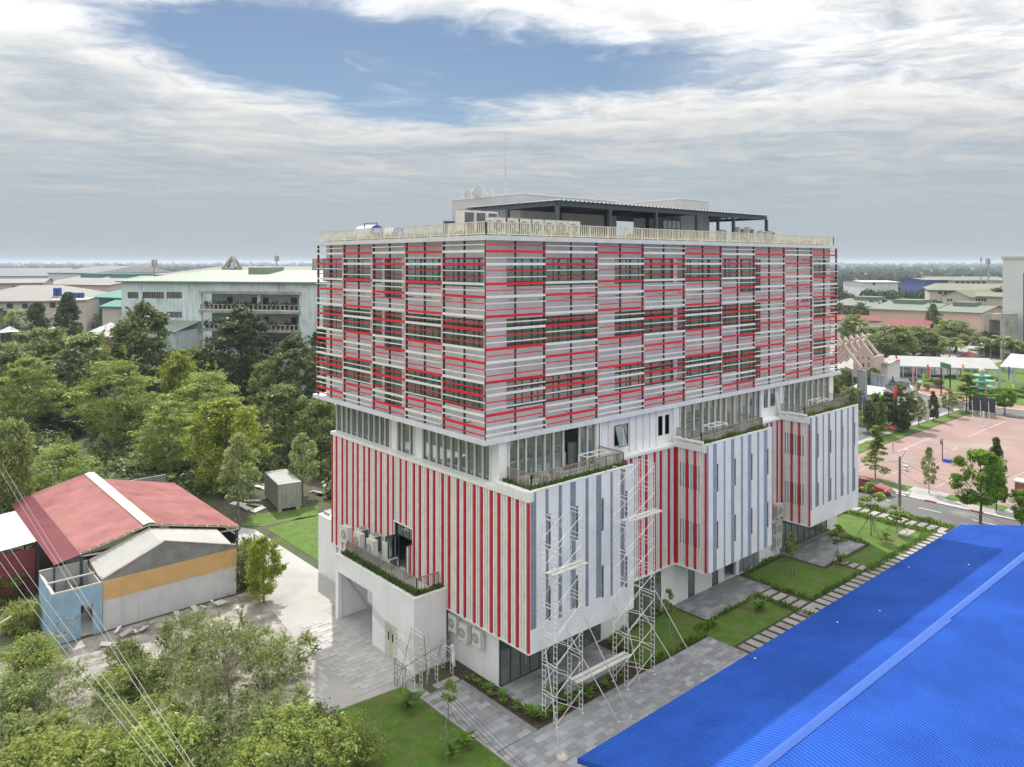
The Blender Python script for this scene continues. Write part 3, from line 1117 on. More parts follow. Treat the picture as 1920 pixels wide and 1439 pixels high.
MB().box(GX0 + 0.75, GY0 + 0.25, GZ - 0.449, XF - 0.13, GY0 + 0.80, GZ - 0.08).build('planter_soil', m_soil, B)
tufts(B, 'planter_plants', [(GX0 + 0.3, GY0 + 0.3, GX0 + 0.72, GY1 - 0.3, GZ - 0.08), (GX0 + 0.75, GY0 + 0.3, XF - 0.2, GY0 + 0.75, GZ - 0.08)], 2600, 0.055, m_plant, 21, 0.4)
railing(B, [(XF - 0.2, GY0 + 0.85), (GX0 + 0.80, GY0 + 0.85), (GX0 + 0.80, GY1 - 0.3)], GZ - 0.1, 1.0, m_raildk, 'terrace_railing', step=0.125)
# low white block behind the fin wall, with roofing sheets left on it
mb = MB().box(1.0, 20.73, -0.2, 7.0, 23.8, 5.0)
rb = mb.build('rear_block', m_wall, B)
MB().box(1.3, 21.0, 5.001, 6.5, 23.5, 5.25).build('roof_upstand', m_concrete, rb)
for i in range(3):
    MB().bar((1.2 + i * 0.7, 21.2, 5.3 + 0.1 * i), (3.4 + i * 0.8, 23.2, 5.4 + 0.16 * i), 1.1, 0.03).build('loose_sheet', (m_metal, m_bluepan, m_rail)[i], rb)

# --- roof level
RZ = ZT + 0.30
railing(B, [(0.35, 22.0), (0.35, 0.35), (45.5, 0.35), (45.5, 22.0)], RZ, 0.86, m_rail, 'roof_railing', step=0.19, post=1.9, bw=0.045)
tufts(B, 'roof_weeds', [(0.45, 0.5, 1.0, 21.8, RZ), (1.0, 0.45, 45.2, 1.0, RZ)], 5200, 0.03, m_dryplant, 5, 0.42)
MB().box(0.9, 0.9, RZ + 0.001, 45, 21.9, RZ + 0.05).build('roof_deck', m_concrete, B)
m_core = M('core_render', (0.52, 0.52, 0.53), 0.75, 0.05, 0.5, streak=0.15)
a, b = gy(973, 363, 12.4), gy(838, 376, 22.3)
CZ1 = 32.35
mb = MB().box(14.1, 12.5, RZ, 26.5, 22.3, CZ1)
c_ = mb.build('stair_core', m_core, B)
MB().box(14.04, 12.44, CZ1 + 0.001, 26.56, 22.36, CZ1 + 0.10).build('coping', m_slab, c_)
mb = MB().box(32.5, 9.4, RZ, 37.3, 15.4, 32.7)
c2_ = mb.build('lift_core', m_core, B)
MB().box(32.45, 9.35, 32.701, 37.35, 15.45, 32.8).build('coping', m_slab, c2_)
mb = MB().box(14.02, 18.0, RZ + 0.1, 14.098, 18.9, RZ + 2.2)
mb.build('core_door', m_navy, c_)
win(B, 'y', 9.33, 29.6, 32.4, RZ + 0.05, RZ + 2.4, 4, transom=RZ + 1.6, name='stair_screen')
# ------------------------------------------------------------------ ground, roads, paving
random.seed(11)
m_ground = M('open_ground', (0.085, 0.095, 0.05), 0.95, 0.35, 0.02, spot=(0.05, 0.075, 0.03), spotscale=0.006, spotamt=(0.4, 0.6))
m_forest = M('forest_floor', (0.075, 0.065, 0.045), 0.95, 0.35, 0.35, bump=0.5, bscale=3, spot=(0.06, 0.09, 0.03), spotscale=0.25, spotamt=(0.45, 0.6))
m_lawn = M('lawn', (0.070, 0.148, 0.010), 0.9, 0.22, 1.2, bump=0.6, bscale=30, spot=(0.125, 0.14, 0.038), spotscale=0.5, spotamt=(0.45, 0.68))
m_yard = M('white_concrete', (0.385, 0.378, 0.366), 0.85, 0.12, 0.35, bump=0.12, spot=(0.36, 0.33, 0.29), spotscale=0.35, spotamt=(0.52, 0.75))
m_rubble = M('rubble_ground', (0.306, 0.289, 0.264), 0.95, 0.35, 0.9, bump=0.7, bscale=3.5, spot=(0.14, 0.14, 0.10), spotscale=0.5, spotamt=(0.5, 0.62))
m_asph = M('asphalt', (0.123, 0.123, 0.126), 0.85, 0.14, 0.25, bump=0.2, bscale=20, spot=(0.24, 0.235, 0.225), spotscale=0.2, spotamt=(0.52, 0.72))
m_paint = M('road_paint', (0.612, 0.612, 0.595), 0.7, 0.15, 2.0)
m_kerbr = M('kerb_red', (0.38, 0.06, 0.05), 0.7, 0.15, 2.0)
m_court = M('court_surface', (0.270, 0.180, 0.163), 0.85, 0.12, 0.12, spot=(0.28, 0.235, 0.225), spotscale=0.09, spotamt=(0.5, 0.68), bump=0.1)
m_cline = M('court_line', (0.442, 0.357, 0.332), 0.8, 0.1, 1.0)
m_paver = M('slate_paver', (0.27, 0.28, 0.295), 0.75, 0.12, 1.0, rand=0.22)
m_paverj = M('slate_paver_field', (0.27, 0.28, 0.295), 0.75, 0.12, 1.0, island=0.22)
m_joint = M('paving_bed', (0.20, 0.20, 0.205), 0.9, 0.2, 2.0)
m_step = M('step_stone', (0.323, 0.315, 0.285), 0.85, 0.12, 1.5, rand=0.14, bump=0.15)
m_brickpave = M('brick_paving', (0.34, 0.17, 0.14), 0.85, 0.15, 0.5)

S = 16000.0
struct(MB().face([(-S, -S, -0.03), (S, -S, -0.03), (S, S, -0.03), (-S, S, -0.03)]), 'ground', m_ground)
struct(MB().face([(-75, 24, -0.012), (54, 24, -0.012), (54, 150, -0.012), (-75, 150, -0.012)]), 'woodland_floor', m_forest)
struct(MB().face([(-60, -20, -0.016), (-2.5, -20, -0.016), (-2.5, 24, -0.016), (-60, 24, -0.016)]), 'rough_ground', m_rubble)


def sheet(name, poly, z, mat, th=0.0):
    mb = MB()
    if th:
        mb.prism(poly, z - th, z)
    else:
        mb.face([(p[0], p[1], z) for p in poly])
    return struct(mb, name, mat)


def rect(x0, y0, x1, y1):
    return [(x0, y0), (x1, y0), (x1, y1), (x0, y1)]


yard = sheet('concrete_yard', [(-8.2, 4.5), (-3.9, 4.1), (-2.0, 4.6), (1.2, 4.6), (1.2, 37.5), (0.4, 39), (-1.6, 36), (-4.2, 26), (-5.0, 20), (-5.6, 15), (-7.0, 10), (-8.9, 5.6)], 0.008, m_yard)
# paving slabs with open joints in front of the garage
tile = MB().box(0, 0, 0, 0.86, 0.42, 0.02).mesh('yard_tile')
tile.materials.append(M('yard_tile', (0.43, 0.425, 0.42), 0.85, 0.12, 0.8, rand=0.06, bump=0.1))
rt = random.Random(3)
for i in range(8):
    for j in range(24):
        x, y = -5.9 + i * 0.885 + (0.44 if j % 2 else 0), 4.9 + j * 0.445
        if x > 0.0 or rt.random() < 0.10 or (x > -2.9 and not (oy0 < y < oy1 - 0.4)) or (x < -5.0 and y > 12):
            continue
        o = put('yard_tile', tile, yard, (x, y, 0.010 + rt.uniform(0, 0.006)))
struct(MB().box(-2.0, 15.4, -0.1, 1.0, 17.0, 0.03), 'yard_apron', m_concrete)
sheet('lawn_beside_garage_path', [(-12.5, -14), (-3.4, -14), (-3.2, 2.2), (-3.35, 4.0), (-8.2, 4.4), (-9.5, 4.8), (-13, 3)], 0.012, m_lawn)
sheet('lawn_behind_building', [gz(500, 992)[:2], gz(596, 1052)[:2], (1.1, 21.2), (6, 21.2), gz(640, 960)[:2], gz(560, 972)[:2]], 0.012, m_lawn)
sheet('lawn_by_container', [gz(455, 985)[:2], gz(490, 988)[:2], gz(596, 968)[:2], gz(596, 948)[:2], gz(480, 965)[:2]], 0.012, m_lawn)
# garden side
sheet('garden_soil', rect(-0.1, -4.8, 46, 4.6), 0.004, m_soil)


def pave(name, x0, y0, x1, y1, z, dx=0.60, dy=0.30, limit=None, along='x', cls=None, skip=None):
    """a paved area: bed, and a stone for each piece (those past the limit joined)"""
    base = struct(MB().box(x0, y0, -0.2, x1, y1, z - 0.02), name, m_joint)
    me = MB().box(0.006, 0.006, -0.03, dx - 0.006, dy - 0.006, 0.0).mesh('paver')
    me.materials.append(m_paver)
    rest = MB()
    cells = []
    nx, ny = int((x1 - x0) / dx + 0.01), int((y1 - y0) / dy + 0.01)
    for j in range(ny):
        o_ = (j % 2) * dx / 2
        for i in range(nx):
            x, y = x0 + i * dx + o_, y0 + j * dy
            if x + dx > x1 + 0.01:
                continue
            if skip and skip(x + dx / 2, y + dy / 2):
                continue
            d = (x - CAM[0]) ** 2 + (y - CAM[1]) ** 2
            cells.append((d, x, y))
    cells.sort()
    for k, (d, x, y) in enumerate(cells):
        zz = z + random.uniform(-0.004, 0.004)
        if limit is None or k < limit:
            put('paver', me, base, (x, y, zz))
        else:
            rest.box(x + 0.006, y + 0.006, z - 0.03, x + dx - 0.006, y + dy - 0.006, zz)
    if rest.v:
        r = rest.build('paver_field', m_paverj, base)
        r['kind'] = 'stuff'
    return base


pave('garden_path', -3.2, -4.8, -0.1, 2.2, 0.06, 0.9, 0.45)
pave('garden_pavement', -3.2, -11.6, 16.45, -4.82, 0.058, 0.75, 0.42, 290, skip=lambda x, y: y < -10.5)
struct(MB().box(-3.32, -11.6, -0.1, -3.205, 2.3, 0.10), 'path_kerb', m_concrete)
pave('entrance_patio', 0.84, -3.42, 9.6, -0.22, 0.10, 0.8, 0.4)
pave('side_patio', 18.4, -3.4, 27.3, -0.22, 0.10, 0.9, 0.45)
pave('far_patio', 34.4, -4.2, 42.4, -0.22, 0.10, 1.0, 0.5)
struct(MB().box(-1.9, 2.3, -0.1, -0.2, 2.9, 0.05), 'drain_cover', m_concrete)
sheet('lawn_by_entrance', [(9.9, -4.6), (16.5, -4.6), (16.5, -6.8), (24.6, -6.8), (24.6, -3.6), (18.2, -3.6), (18.2, -0.6), (11.4, -0.6), (11.4, -3.0), (9.9, -3.0)], 0.03, m_lawn)
sheet('lawn_between_patios', [(27.6, -6.8), (36.0, -6.8), (36.0, -4.5), (34.1, -4.5), (34.1, -0.7), (27.6, -0.7)], 0.03, m_lawn)
sheet('corner_lawn', [(37.5, -7.0), (50.6, -7.0), (50.6, 1.2), (45.3, 1.2), (42.8, -0.4), (42.8, -4.6), (37.5, -4.6)], 0.03, m_lawn)
sheet('verge_by_road', rect(53.3, -40, 54.25, 40), 0.02, m_lawn)
sheet('shaded_margin', rect(16.4, -12.5, 53.3, -6.9), 0.006, m_soil)
sheet('corner_garden_soil', rect(45.9, -8, 53.3, 24), 0.002, m_soil)


def stones(name, cells, sx, sy):
    base = None
    me = MB().box(-sx / 2, -sy / 2, -0.08, sx / 2, sy / 2, 0.0).mesh('step_stone')
    me.materials.append(m_step)
    base = struct(MB().face([(p[0], p[1], 0.0075) for p in rect(min(c[0] for c in cells) - 0.7, min(c[1] for c in cells) - 0.5, max(c[0] for c in cells) + 0.7, max(c[1] for c in cells) + 0.5)]), name, m_soil)
    for x, y in cells:
        o = put('step_stone', me, base, (x + random.uniform(-.03, .03), y + random.uniform(-.03, .03), 0.07 + random.uniform(-.01, .01)))
        o.rotation_euler.z = random.uniform(-0.02, 0.02)


stones('stepping_stone_row', [(17.0 + i * 0.98, -7.55) for i in range(36)], 0.66, 1.05)
stones('stepping_stone_crossing', [(26.1, -3.9 - i * 0.85) for i in range(5)], 1.5, 0.6)
stones('stepping_stones_by_road', [(52.0, 4.0 - i * 0.95) for i in range(13)], 1.9, 0.66)
stones('stepping_stones_to_far_lawn', [(36.8, -4.9 - i * 0.8) for i in range(3)], 1.1, 0.55)
struct(MB().box(47.6, -5.9, 0.0, 50.2, -4.9, 0.07), 'lawn_slab', m_step)

# road along the front of the site
RX0, RX1 = 54.4, 60.9
road = sheet('road', rect(RX0, -120, RX1, 160), -0.02, m_asph)
for i in range(-20, 24):
    y = i * 5.2
    MB().box(57.9, y, -0.018, 58.05, y + 2.2, -0.014).build('centre_dash', m_paint, road)
    if i % 2 == 0:
        MB().box(55.9, y + 1.0, -0.018, 56.0, y + 2.6, -0.0145).build('faded_dash', m_yard, road)
kerb = struct(MB().box(RX1, -120, -0.1, RX1 + 0.02, 160, 0.07), 'kerb', m_concrete)
for i in range(-14, 22):
    y = -2.5 + i * 4.6
    MB().box(RX1 - 0.02, y, -0.019, RX1 + 0.24, y + 3.35, 0.11).build('white_kerbstone', m_paint, kerb)
    MB().box(RX1 - 0.02, y + 3.37, -0.019, RX1 + 0.24, y + 4.58, 0.11).build('red_kerbstone', m_kerbr, kerb)
struct(MB().box(RX0 - 0.15, -120, -0.1, RX0, 160, 0.08), 'near_kerb', m_concrete)
sheet('verge_sidewalk', rect(RX1 + 0.24, -120, 65.6, 12.8), 0.05, m_concrete)
sheet('verge_grass', rect(63.3, -9.5, 65.4, -3.6), 0.07, m_lawn)
sheet('verge_grass_far', rect(63.1, 0.4, 65.4, 7.6), 0.07, m_lawn)
sheet('verge_grass_near', rect(62.9, -22, 65.3, -11.0), 0.07, m_lawn)
# sports court
CY1 = 8.6
court = sheet('sports_court', [(65.7, -90), (120.5, -90), (120.5, 11.8), (65.7, 11.8)], 0.03, m_court)


def gline(u0, v0, u1, v1, w=0.16, z=0.034):
    a, b = gz(u0, v0, z), gz(u1, v1, z)
    dx, dy = b[0] - a[0], b[1] - a[1]
    L = math.hypot(dx, dy)
    nx, ny = -dy / L * w / 2, dx / L * w / 2
    return MB().face([(a[0] - nx, a[1] - ny, z), (b[0] - nx, b[1] - ny, z), (b[0] + nx, b[1] + ny, z), (a[0] + nx, a[1] + ny, z)])


for k, l_ in enumerate([(1682, 847, 1746, 821), (1815, 819, 1888, 789), (1610, 884, 1642, 866), (1655, 896, 1690, 882), (1752, 915, 1790, 897), (1784, 843, 1798, 836), (1890, 900, 1920, 886), (1770, 847, 1792, 852), (1740, 880, 1765, 868)]):
    gline(*l_, w=0.18 if k < 2 else 0.11, z=0.034 + 0.001 * k).build('court_line', m_cline, court)
for cx_, cy_, r_, t0, t1 in ((1752, 838, 2.6, 2.2, 5.2), (1760, 893, 1.9, -1.5, 1.6), (1800, 848, 1.9, 2.0, 4.6)):
    c = gz(cx_, cy_)
    mb = MB()
    for i in range(12):
        a0, a1 = t0 + (t1 - t0) * i / 12, t0 + (t1 - t0) * (i + 1) / 12
        p = [(c[0] + rr * math.cos(a), c[1] + rr * math.sin(a), 0.046) for rr, a in ((r_, a0), (r_ + 0.12, a0), (r_ + 0.12, a1), (r_, a1))]
        mb.face(p)
    mb.build('court_arc', m_cline, court)
# second road and the junction behind the court
sheet('side_road', [(RX1 + 0.3, 15.2), (121.8, 15.2), (122, 11), (121.6, 6), (121.6, -90), (132, -90), (134, 8), (136, 14), (136, 22), (140, 30), (200, 30), (200, 52), (140, 48), (124, 30), (116, 23), (RX1 + 0.3, 22.4)], -0.008, m_asph)
sheet('verge_strip', [(65.6, 11.9), (120.5, 11.9), (121.5, 14.0), (65.6, 14.0)], 0.06, m_lawn)
sheet('verge_footway', rect(62, 14.2, 122, 15.2), 0.065, m_concrete)
for i in range(9):
    MB().box(66 + i * 6, 20.0, -0.005, 68.2 + i * 6, 20.15, -0.001).build('centre_dash', m_paint, road)
garden = sheet('fountain_garden', [(129.6, -60), (215, -60), (215, 31.5), (144.2, 31.8), (136.8, 28.2), (133, 24), (131.5, 20.5), (129, 16), (128.8, 10.5)], 0.05, m_lawn)
sheet('garden_brick_walk', [(129.7, -60), (134.5, -60), (134, 10), (136.5, 18), (143, 24), (146, 31), (144.3, 31.6), (137, 28), (133.2, 24), (131.7, 20.5), (129.2, 16), (129, 10.5)], 0.055, m_brickpave)
mb = MB()
ring = [(129.6, -60), (128.8, 10.5), (129, 16), (131.5, 20.5), (133, 24), (136.8, 28.2), (144.2, 31.8), (160, 31.8)]
for a, b in zip(ring[:-1], ring[1:]):
    mb.bar((*a, 0.06), (*b, 0.06), 0.3, 0.2)
struct(mb, 'garden_kerb', m_paint)
sheet('school_paving', [(144, 46), (190, 46), (190, 29.5), (260, 29.5), (260, 90), (144, 70)], 0.03, m_concrete)

# ------------------------------------------------------------------ blue roofed shed in front
m_blue = M('blue_roof_sheet', (0.027, 0.098, 0.432), 0.5, 0.16, 0.18, spot=(0.024, 0.084, 0.39), spotscale=0.25, spotamt=(0.5, 0.7), spec=0.04)
m_bluecap = M('blue_ridge_cap', (0.031, 0.110, 0.45), 0.5, 0.06, 1.0)
SH = thing('blue_roof_shed', 'long low shed with bright blue corrugated metal roof beside the pavement', 'shed', (-3.7, -11.1, 0))
EZ = 3.2
ex0, ex1 = gz(1072, 1415, EZ)[0], gz(1800, 985, EZ)[0]
EY = gz(1800, 985, EZ)[1]
RY = EY - 7.4
RZ_ = EZ + 0.24 * (EY - RY)


def corrugated(x0, x1, ya, za, yb, zb, pitch=0.22, amp=0.04):
    n = int((x1 - x0) / pitch)
    mb = MB()
    prof = []
    for i in range(n):
        x = x0 + i * pitch
        prof += [(x, 0), (x + pitch * 0.45, 0), (x + pitch * 0.6, amp), (x + pitch * 0.85, amp)]
    prof.append((x1, 0))
    for (xa, da), (xb, db) in zip(prof[:-1], prof[1:]):
        k = len(mb.v)
        mb.v += [(xa, ya, za + da), (xb, ya, za + db), (xb, yb, zb + db), (xa, yb, zb + da)]
        mb.f.append((k, k + 1, k + 2, k + 3) if yb > ya else (k + 3, k + 2, k + 1, k))
    return mb


corrugated(ex0, ex1, EY, EZ, RY, RZ_).build('roof_sheet', m_blue, SH)
corrugated(ex0, ex1, RY - 14, RZ_ - 14 * 0.20, RY, RZ_).build('roof_sheet', m_blue, SH)
mb = MB()
for x0, x1, dz in ((ex0 - 0.02, (ex0 + ex1) / 2, 0.045), ((ex0 + ex1) / 2 - 0.3, ex1 + 0.02, 0.05)):
    mb.face([(x0, RY + 0.22, RZ_ - 0.22 * 0.24 + dz), (x0, RY, RZ_ + 0.06 + dz), (x1, RY, RZ_ + 0.06 + dz), (x1, RY + 0.22, RZ_ - 0.22 * 0.24 + dz)])
    mb.face([(x0, RY, RZ_ + 0.06 + dz), (x0, RY - 0.22, RZ_ - 0.22 * 0.2 + dz), (x1, RY - 0.34, RZ_ - 0.34 * 0.2 + dz), (x1, RY, RZ_ + 0.06 + dz)])
mb.build('ridge_cap', m_bluecap, SH)
mb = MB()
for x in (ex0 - 0.03, ex1 + 0.002):
    k = len(mb.v)
    for (ya, za), (yb, zb) in (((EY, EZ), (RY, RZ_)), ((RY, RZ_), (RY - 14, RZ_ - 2.8))):
        mb.face([(x, ya, za + 0.04), (x, ya, za - 0.22), (x, yb, zb - 0.22), (x, yb, zb + 0.04)])
        mb.face([(x + 0.03, ya, za + 0.04), (x + 0.03, yb, zb + 0.04), (x + 0.03, yb, zb - 0.22), (x + 0.03, ya, za - 0.22)])
        mb.face([(x, ya, za + 0.04), (x, yb, zb + 0.04), (x + 0.03, yb, zb + 0.04), (x + 0.03, ya, za + 0.04)])
mb.build('barge_board', m_blue, SH)
mb = MB()
mb.box(ex0 + 0.5, EY - 0.9, 0.0, ex0 + 0.65, RY - 13, EZ - 0.3)
mb.build('end_wall', m_concrete, SH)
for i in range(9):
    x = ex0 + 0.8 + i * 5.8
    mb = MB().box(x, EY - 0.55, 0, x + 0.12, EY - 0.43, EZ - 0.05)
    mb.build('post', m_metal, SH)
MB().box(ex0 + 0.3, EY - 0.6, EZ - 0.14, ex1 - 0.3, EY - 0.40, EZ - 0.04).build('eave_beam', m_metal, SH)
for i in range(5):
    x, y = ex0 + 14 + i * 7.3 * (1 if i % 2 else 0.7), EY - 0.8 - (i * 1.37) % 5
    o = MB().box(x, y, EZ + (EY - y) * 0.24 + 0.03, x + 0.12, y + 0.1, EZ + (EY - y) * 0.24 + 0.05).build('roof_patch', m_paint, SH)
struct(MB().box(ex0 + 0.4, RY - 13.5, -0.1, ex1 - 0.4, EY - 0.6, 0.03), 'shed_floor', m_concrete)

# ------------------------------------------------------------------ red roofed shed with the gutted house in front (left)
m_redroof = M('faded_red_roof', (0.430, 0.200, 0.190), 0.75, 0.14, 0.5, spot=(0.36, 0.13, 0.13), spotscale=0.35, spotamt=(0.5, 0.72), spec=0.2)
m_redroof2 = M('dark_red_roof', (0.22, 0.05, 0.06), 0.6, 0.12, 0.6)
m_cap = M('cream_ridge', (0.527, 0.493, 0.408), 0.7, 0.1, 1.0)
m_orange = M('orange_band', (0.66, 0.42, 0.18), 0.75, 0.07, 0.8, spot=(0.72, 0.53, 0.32), spotscale=0.6, spotamt=(0.58, 0.72), streak=0.12)
m_bluew = M('blue_wall_paint', (0.30, 0.46, 0.62), 0.8, 0.10, 0.8, spot=(0.34, 0.42, 0.50), spotscale=0.8, spotamt=(0.55, 0.7), streak=0.25, streakcol=(0.10, 0.14, 0.17))
m_greyw = M('grey_wall_paint', (0.62, 0.62, 0.65), 0.8, 0.08, 0.5, streak=0.3, streakcol=(0.30, 0.30, 0.30))
m_cem = M('bare_cement', (0.25, 0.245, 0.24), 0.9, 0.2, 0.9, bump=0.3)
m_whiteroof = M('pale_roof_sheet', (0.352, 0.352, 0.328), 0.7, 0.06, 0.6)
WY = 24.3
RS = thing('red_roof_shed', 'old shed with faded red metal roof, orange banded wall and bare cement gable', 'shed', (-10, 25, 0))
wx0, wx1 = gy(193, 1180, WY)[0], gy(443, 1110, WY)[0]
zt0, zt1 = gy(193, 1093, WY)[2], gy(440, 1027, WY)[2]
zo0, zo1 = gy(193, 1122, WY)[2], gy(440, 1062, WY)[2]
zt, zo = (zt0 + zt1) / 2, (zo0 + zo1) / 2 - 0.1
MB().box(wx0, WY, -0.1, wx1, WY + 0.2, zo).build('front_wall', m_greyw, RS)
MB().box(wx0 - 0.02, WY - 0.02, zo + 0.001, wx1 + 0.02, WY + 0.2, zt).build('orange_band', m_orange, RS)
gpk = gy(310, 1015, WY)
mb = MB()
k = [(wx0, zt), (wx1, zt), (wx1, zt + 0.25), (gpk[0], gpk[2]), (wx0, zt + 0.12)]
mb.face([(p[0], WY + 0.02, p[1] + 0.001) for p in k])
mb.face([(p[0], WY + 0.18, p[1] + 0.001) for p in reversed(k)])
for a, b in (((wx1, zt + 0.25), (gpk[0], gpk[2])), ((gpk[0], gpk[2]), (wx0, zt + 0.12))):
    mb.bar((a[0], WY + 0.1, a[1]), (b[0], WY + 0.1, b[1]), 0.24, 0.08)
mb.build('cement_gable', m_cem, RS)
Y2 = WY + 4.2
# low pale roof between the front wall and the red shed
pz = gy(310, 1000, Y2)[2]
mb = MB()
mb.face([(wx0, WY + 0.25, zt - 0.1), (gpk[0], WY + 0.25, gpk[2] - 0.45), (gpk[0], Y2, gpk[2] - 0.1), (wx0, Y2, zt + 0.35)])
mb.face([(gpk[0], WY + 0.25, gpk[2] - 0.45), (wx1, WY + 0.25, zt + 0.0), (wx1, Y2, zt + 0.45), (gpk[0], Y2, gpk[2] - 0.1)])
mb.build('pale_roof', m_whiteroof, RS)
MB().box(wx0, WY + 0.2, -0.1, wx0 + 0.15, Y2 + 8, zt + 0.02).build('side_wall', m_cem, RS)
MB().box(wx1 - 0.15, WY + 0.2, -0.1, wx1, Y2 + 12, zt + 0.02).build('side_wall', m_cem, RS)
# red roof: ridge runs away from us
rk0, rk1 = gy(280, 982, Y2), None
re_r = gy(448, 986, Y2)
re_l = gy(150, 1037, Y2)
rz0 = rk0[2]
YE = Y2 + 19.5
xl, xr, xk = re_l[0], re_r[0], rk0[0]
zl, zr = re_l[2], re_r[2]


def slope_sheet(xa, za, xb, zb, y0, y1, mat, name, pitch=0.30, amp=0.05, par=RS):
    mb = MB()
    n = int((y1 - y0) / pitch)
    prof = []
    for i in range(n):
        y = y0 + i * pitch
        prof += [(y, 0), (y + pitch * 0.5, 0), (y + pitch * 0.65, amp), (y + pitch * 0.85, amp)]
    prof.append((y1, 0))
    for (ya, da), (yb, db) in zip(prof[:-1], prof[1:]):
        pts = [(xa, ya, za + da), (xb, ya, zb + da), (xb, yb, zb + db), (xa, yb, za + db)]
        mb.face(pts)
    return mb.build(name, mat, par)


slope_sheet(xl, zl, xk, rz0, Y2, YE, m_redroof, 'roof_sheet')
slope_sheet(xk, rz0, xr, zr, Y2, YE - 2.5, m_redroof, 'roof_sheet')
xl2 = xl - 1.75
slope_sheet(xl2, zl - 0.42, xl + 0.05, zl - 0.03, Y2 - 0.2, YE, m_redroof2, 'lean_to_sheet')
slope_sheet(xl2 - 5.5, zl - 0.9, xl2 + 0.1, zl - 0.47, Y2 + 6.5, YE - 3, m_white, 'white_lean_to_sheet')
mb = MB()
mb.face([(xk - 0.45, Y2 - 0.05, rz0 + 0.0), (xk, Y2 - 0.05, rz0 + 0.10), (xk, YE, rz0 + 0.10), (xk - 0.45, YE, rz0 + 0.0)])
mb.face([(xk, Y2 - 0.05, rz0 + 0.10), (xk + 0.45, Y2 - 0.05, rz0 + 0.0), (xk + 0.45, YE, rz0 + 0.0), (xk, YE, rz0 + 0.10)])
mb.build('ridge_cap', m_cap, RS)
# open truss in the front gable and posts
tr = MB()
zlo = min(zl, zr) - 0.1
tr.bar((xl, Y2 + 0.1, zl - 0.12), (xk, Y2 + 0.1, rz0 - 0.12), 0.12)
tr.bar((xk, Y2 + 0.1, rz0 - 0.12), (xr, Y2 + 0.1, zr - 0.12), 0.12)
tr.bar((xl, Y2 + 0.1, zl - 0.3), (xr, Y2 + 0.1, zr - 0.3), 0.10)
tr.bar((xk, Y2 + 0.1, rz0 - 0.12), (xk, Y2 + 0.1, zl + (zr - zl) * 0.55 - 0.3), 0.10)
tr.build('gable_truss', m_cap, RS)
for i in range(9):
    t = i / 8
    for xa, za, xb, zb in ((xl, zl, xk, rz0), (xk, rz0, xr, zr)):
        x, z = xa + (xb - xa) * t, za + (zb - za) * t - 0.055
        if i < 8:
            MB().bar((x, Y2 - 0.25, z), (x, YE - (2.6 if xa == xk else 0.1), z), 0.05, 0.09).build('purlin', m_cap, RS)
for x, z in ((xr - 0.15, zr - 0.3), (xl + 0.1, zl - 0.3)):
    MB().box(x - 0.1, Y2, 0, x + 0.1, Y2 + 0.2, z).build('post', m_navy, RS)
    MB().box(x - 0.1, Y2 + 9, 0, x + 0.1, Y2 + 9.2, z).build('post', m_navy, RS)
for y in (Y2, Y2 + 6, Y2 + 12):
    MB().box(xl2, y, 0, xl2 + 0.12, y + 0.12, zl - 0.46).build('post', m_navy, RS)
MB().box(xl + 0.2, YE - 0.6, 0, xr - 0.2, YE - 0.4, zl - 0.2).build('back_wall', m_cem, RS)
MB().box(xr - 0.2, Y2 + 0.3, 0, xr - 0.1, YE - 3, zr - 0.8).build('side_wall', m_navy, RS)
MB().box(xl2 - 5, Y2 + 6.5, 0, xl2 - 0.1, Y2 + 6.7, zl - 1.0).build('side_wall', m_redroof2, RS)

# gutted room in front of the shed: roofless, blue walls
GH = thing('roofless_house', 'roofless room with blue painted walls and an empty doorway', 'ruin', (-18, 24, 0))
hx0, hx1 = gy(97, 1225, WY - 0.1)[0], wx0 - 0.05
htz = gy(97, 1128, WY - 0.1)[2]
htz1 = gy(192, 1088, WY)[2]
hz = (htz + htz1) / 2 + 0.1
dx0, dx1 = gy(151, 1180, WY)[0], gy(174, 1180, WY)[0]
dzt = gy(160, 1133, WY)[2]
HY1 = WY + 4.3
mb = MB()
wall_holes(mb, 'y', WY - 0.1, WY + 0.08, hx0, hx1, -0.1, hz, [(dx0, dx1, -0.1, dzt)])
mb.box(hx0, WY + 0.08, -0.1, hx0 + 0.18, HY1, hz)
mb.build('blue_wall', m_bluew, GH)
mb = MB()
wall_holes(mb, 'y', HY1, HY1 + 0.15, hx0, hx1, -0.1, hz + 0.3, [(hx0 + 1.9, hx0 + 2.8, -0.1, 2.2)])
mb.box(hx0 + 0.19, WY + 0.1, -0.1, hx0 + 0.25, HY1, hz - 0.02)
mb.box(hx1 - 0.1, WY + 0.1, -0.1, hx1 - 0.03, HY1, hz - 0.02)
mb.build('plaster_wall', m_yard, GH)
MB().box(hx0 + 1.7, WY + 1.6, -0.1, hx0 + 1.8, HY1 - 0.02, hz - 0.7).build('partition', m_whiteroof, GH)
MB().box(hx0 + 0.26, WY + 0.1, 0.0, hx1 - 0.12, HY1, 0.03).build('floor_tiles', m_whiteroof, GH)
mb = MB()
mb.bar((hx0 - 0.05, WY, hz + 0.04), (hx1, WY, hz + 0.04), 0.09)
mb.bar((hx0 + 0.05, WY, hz + 0.04), (hx0 + 0.05, HY1, hz + 0.1), 0.09)
mb.bar((hx0, WY + 2.2, hz + 0.06), (hx1, WY + 2.2, hz + 0.06), 0.09)
mb.bar((hx0, HY1, hz + 0.35), (hx1, HY1, hz + 0.35), 0.09)
mb.build('roof_frame', m_cap, GH)
MB().cyl((hx0 + 2.6, WY + 2.6, 1.0), (hx0 + 3.3, WY + 2.7, 1.0), 0.25, n=12).build('water_drum', m_cap, GH)
mb = MB()
rg = random.Random(8)
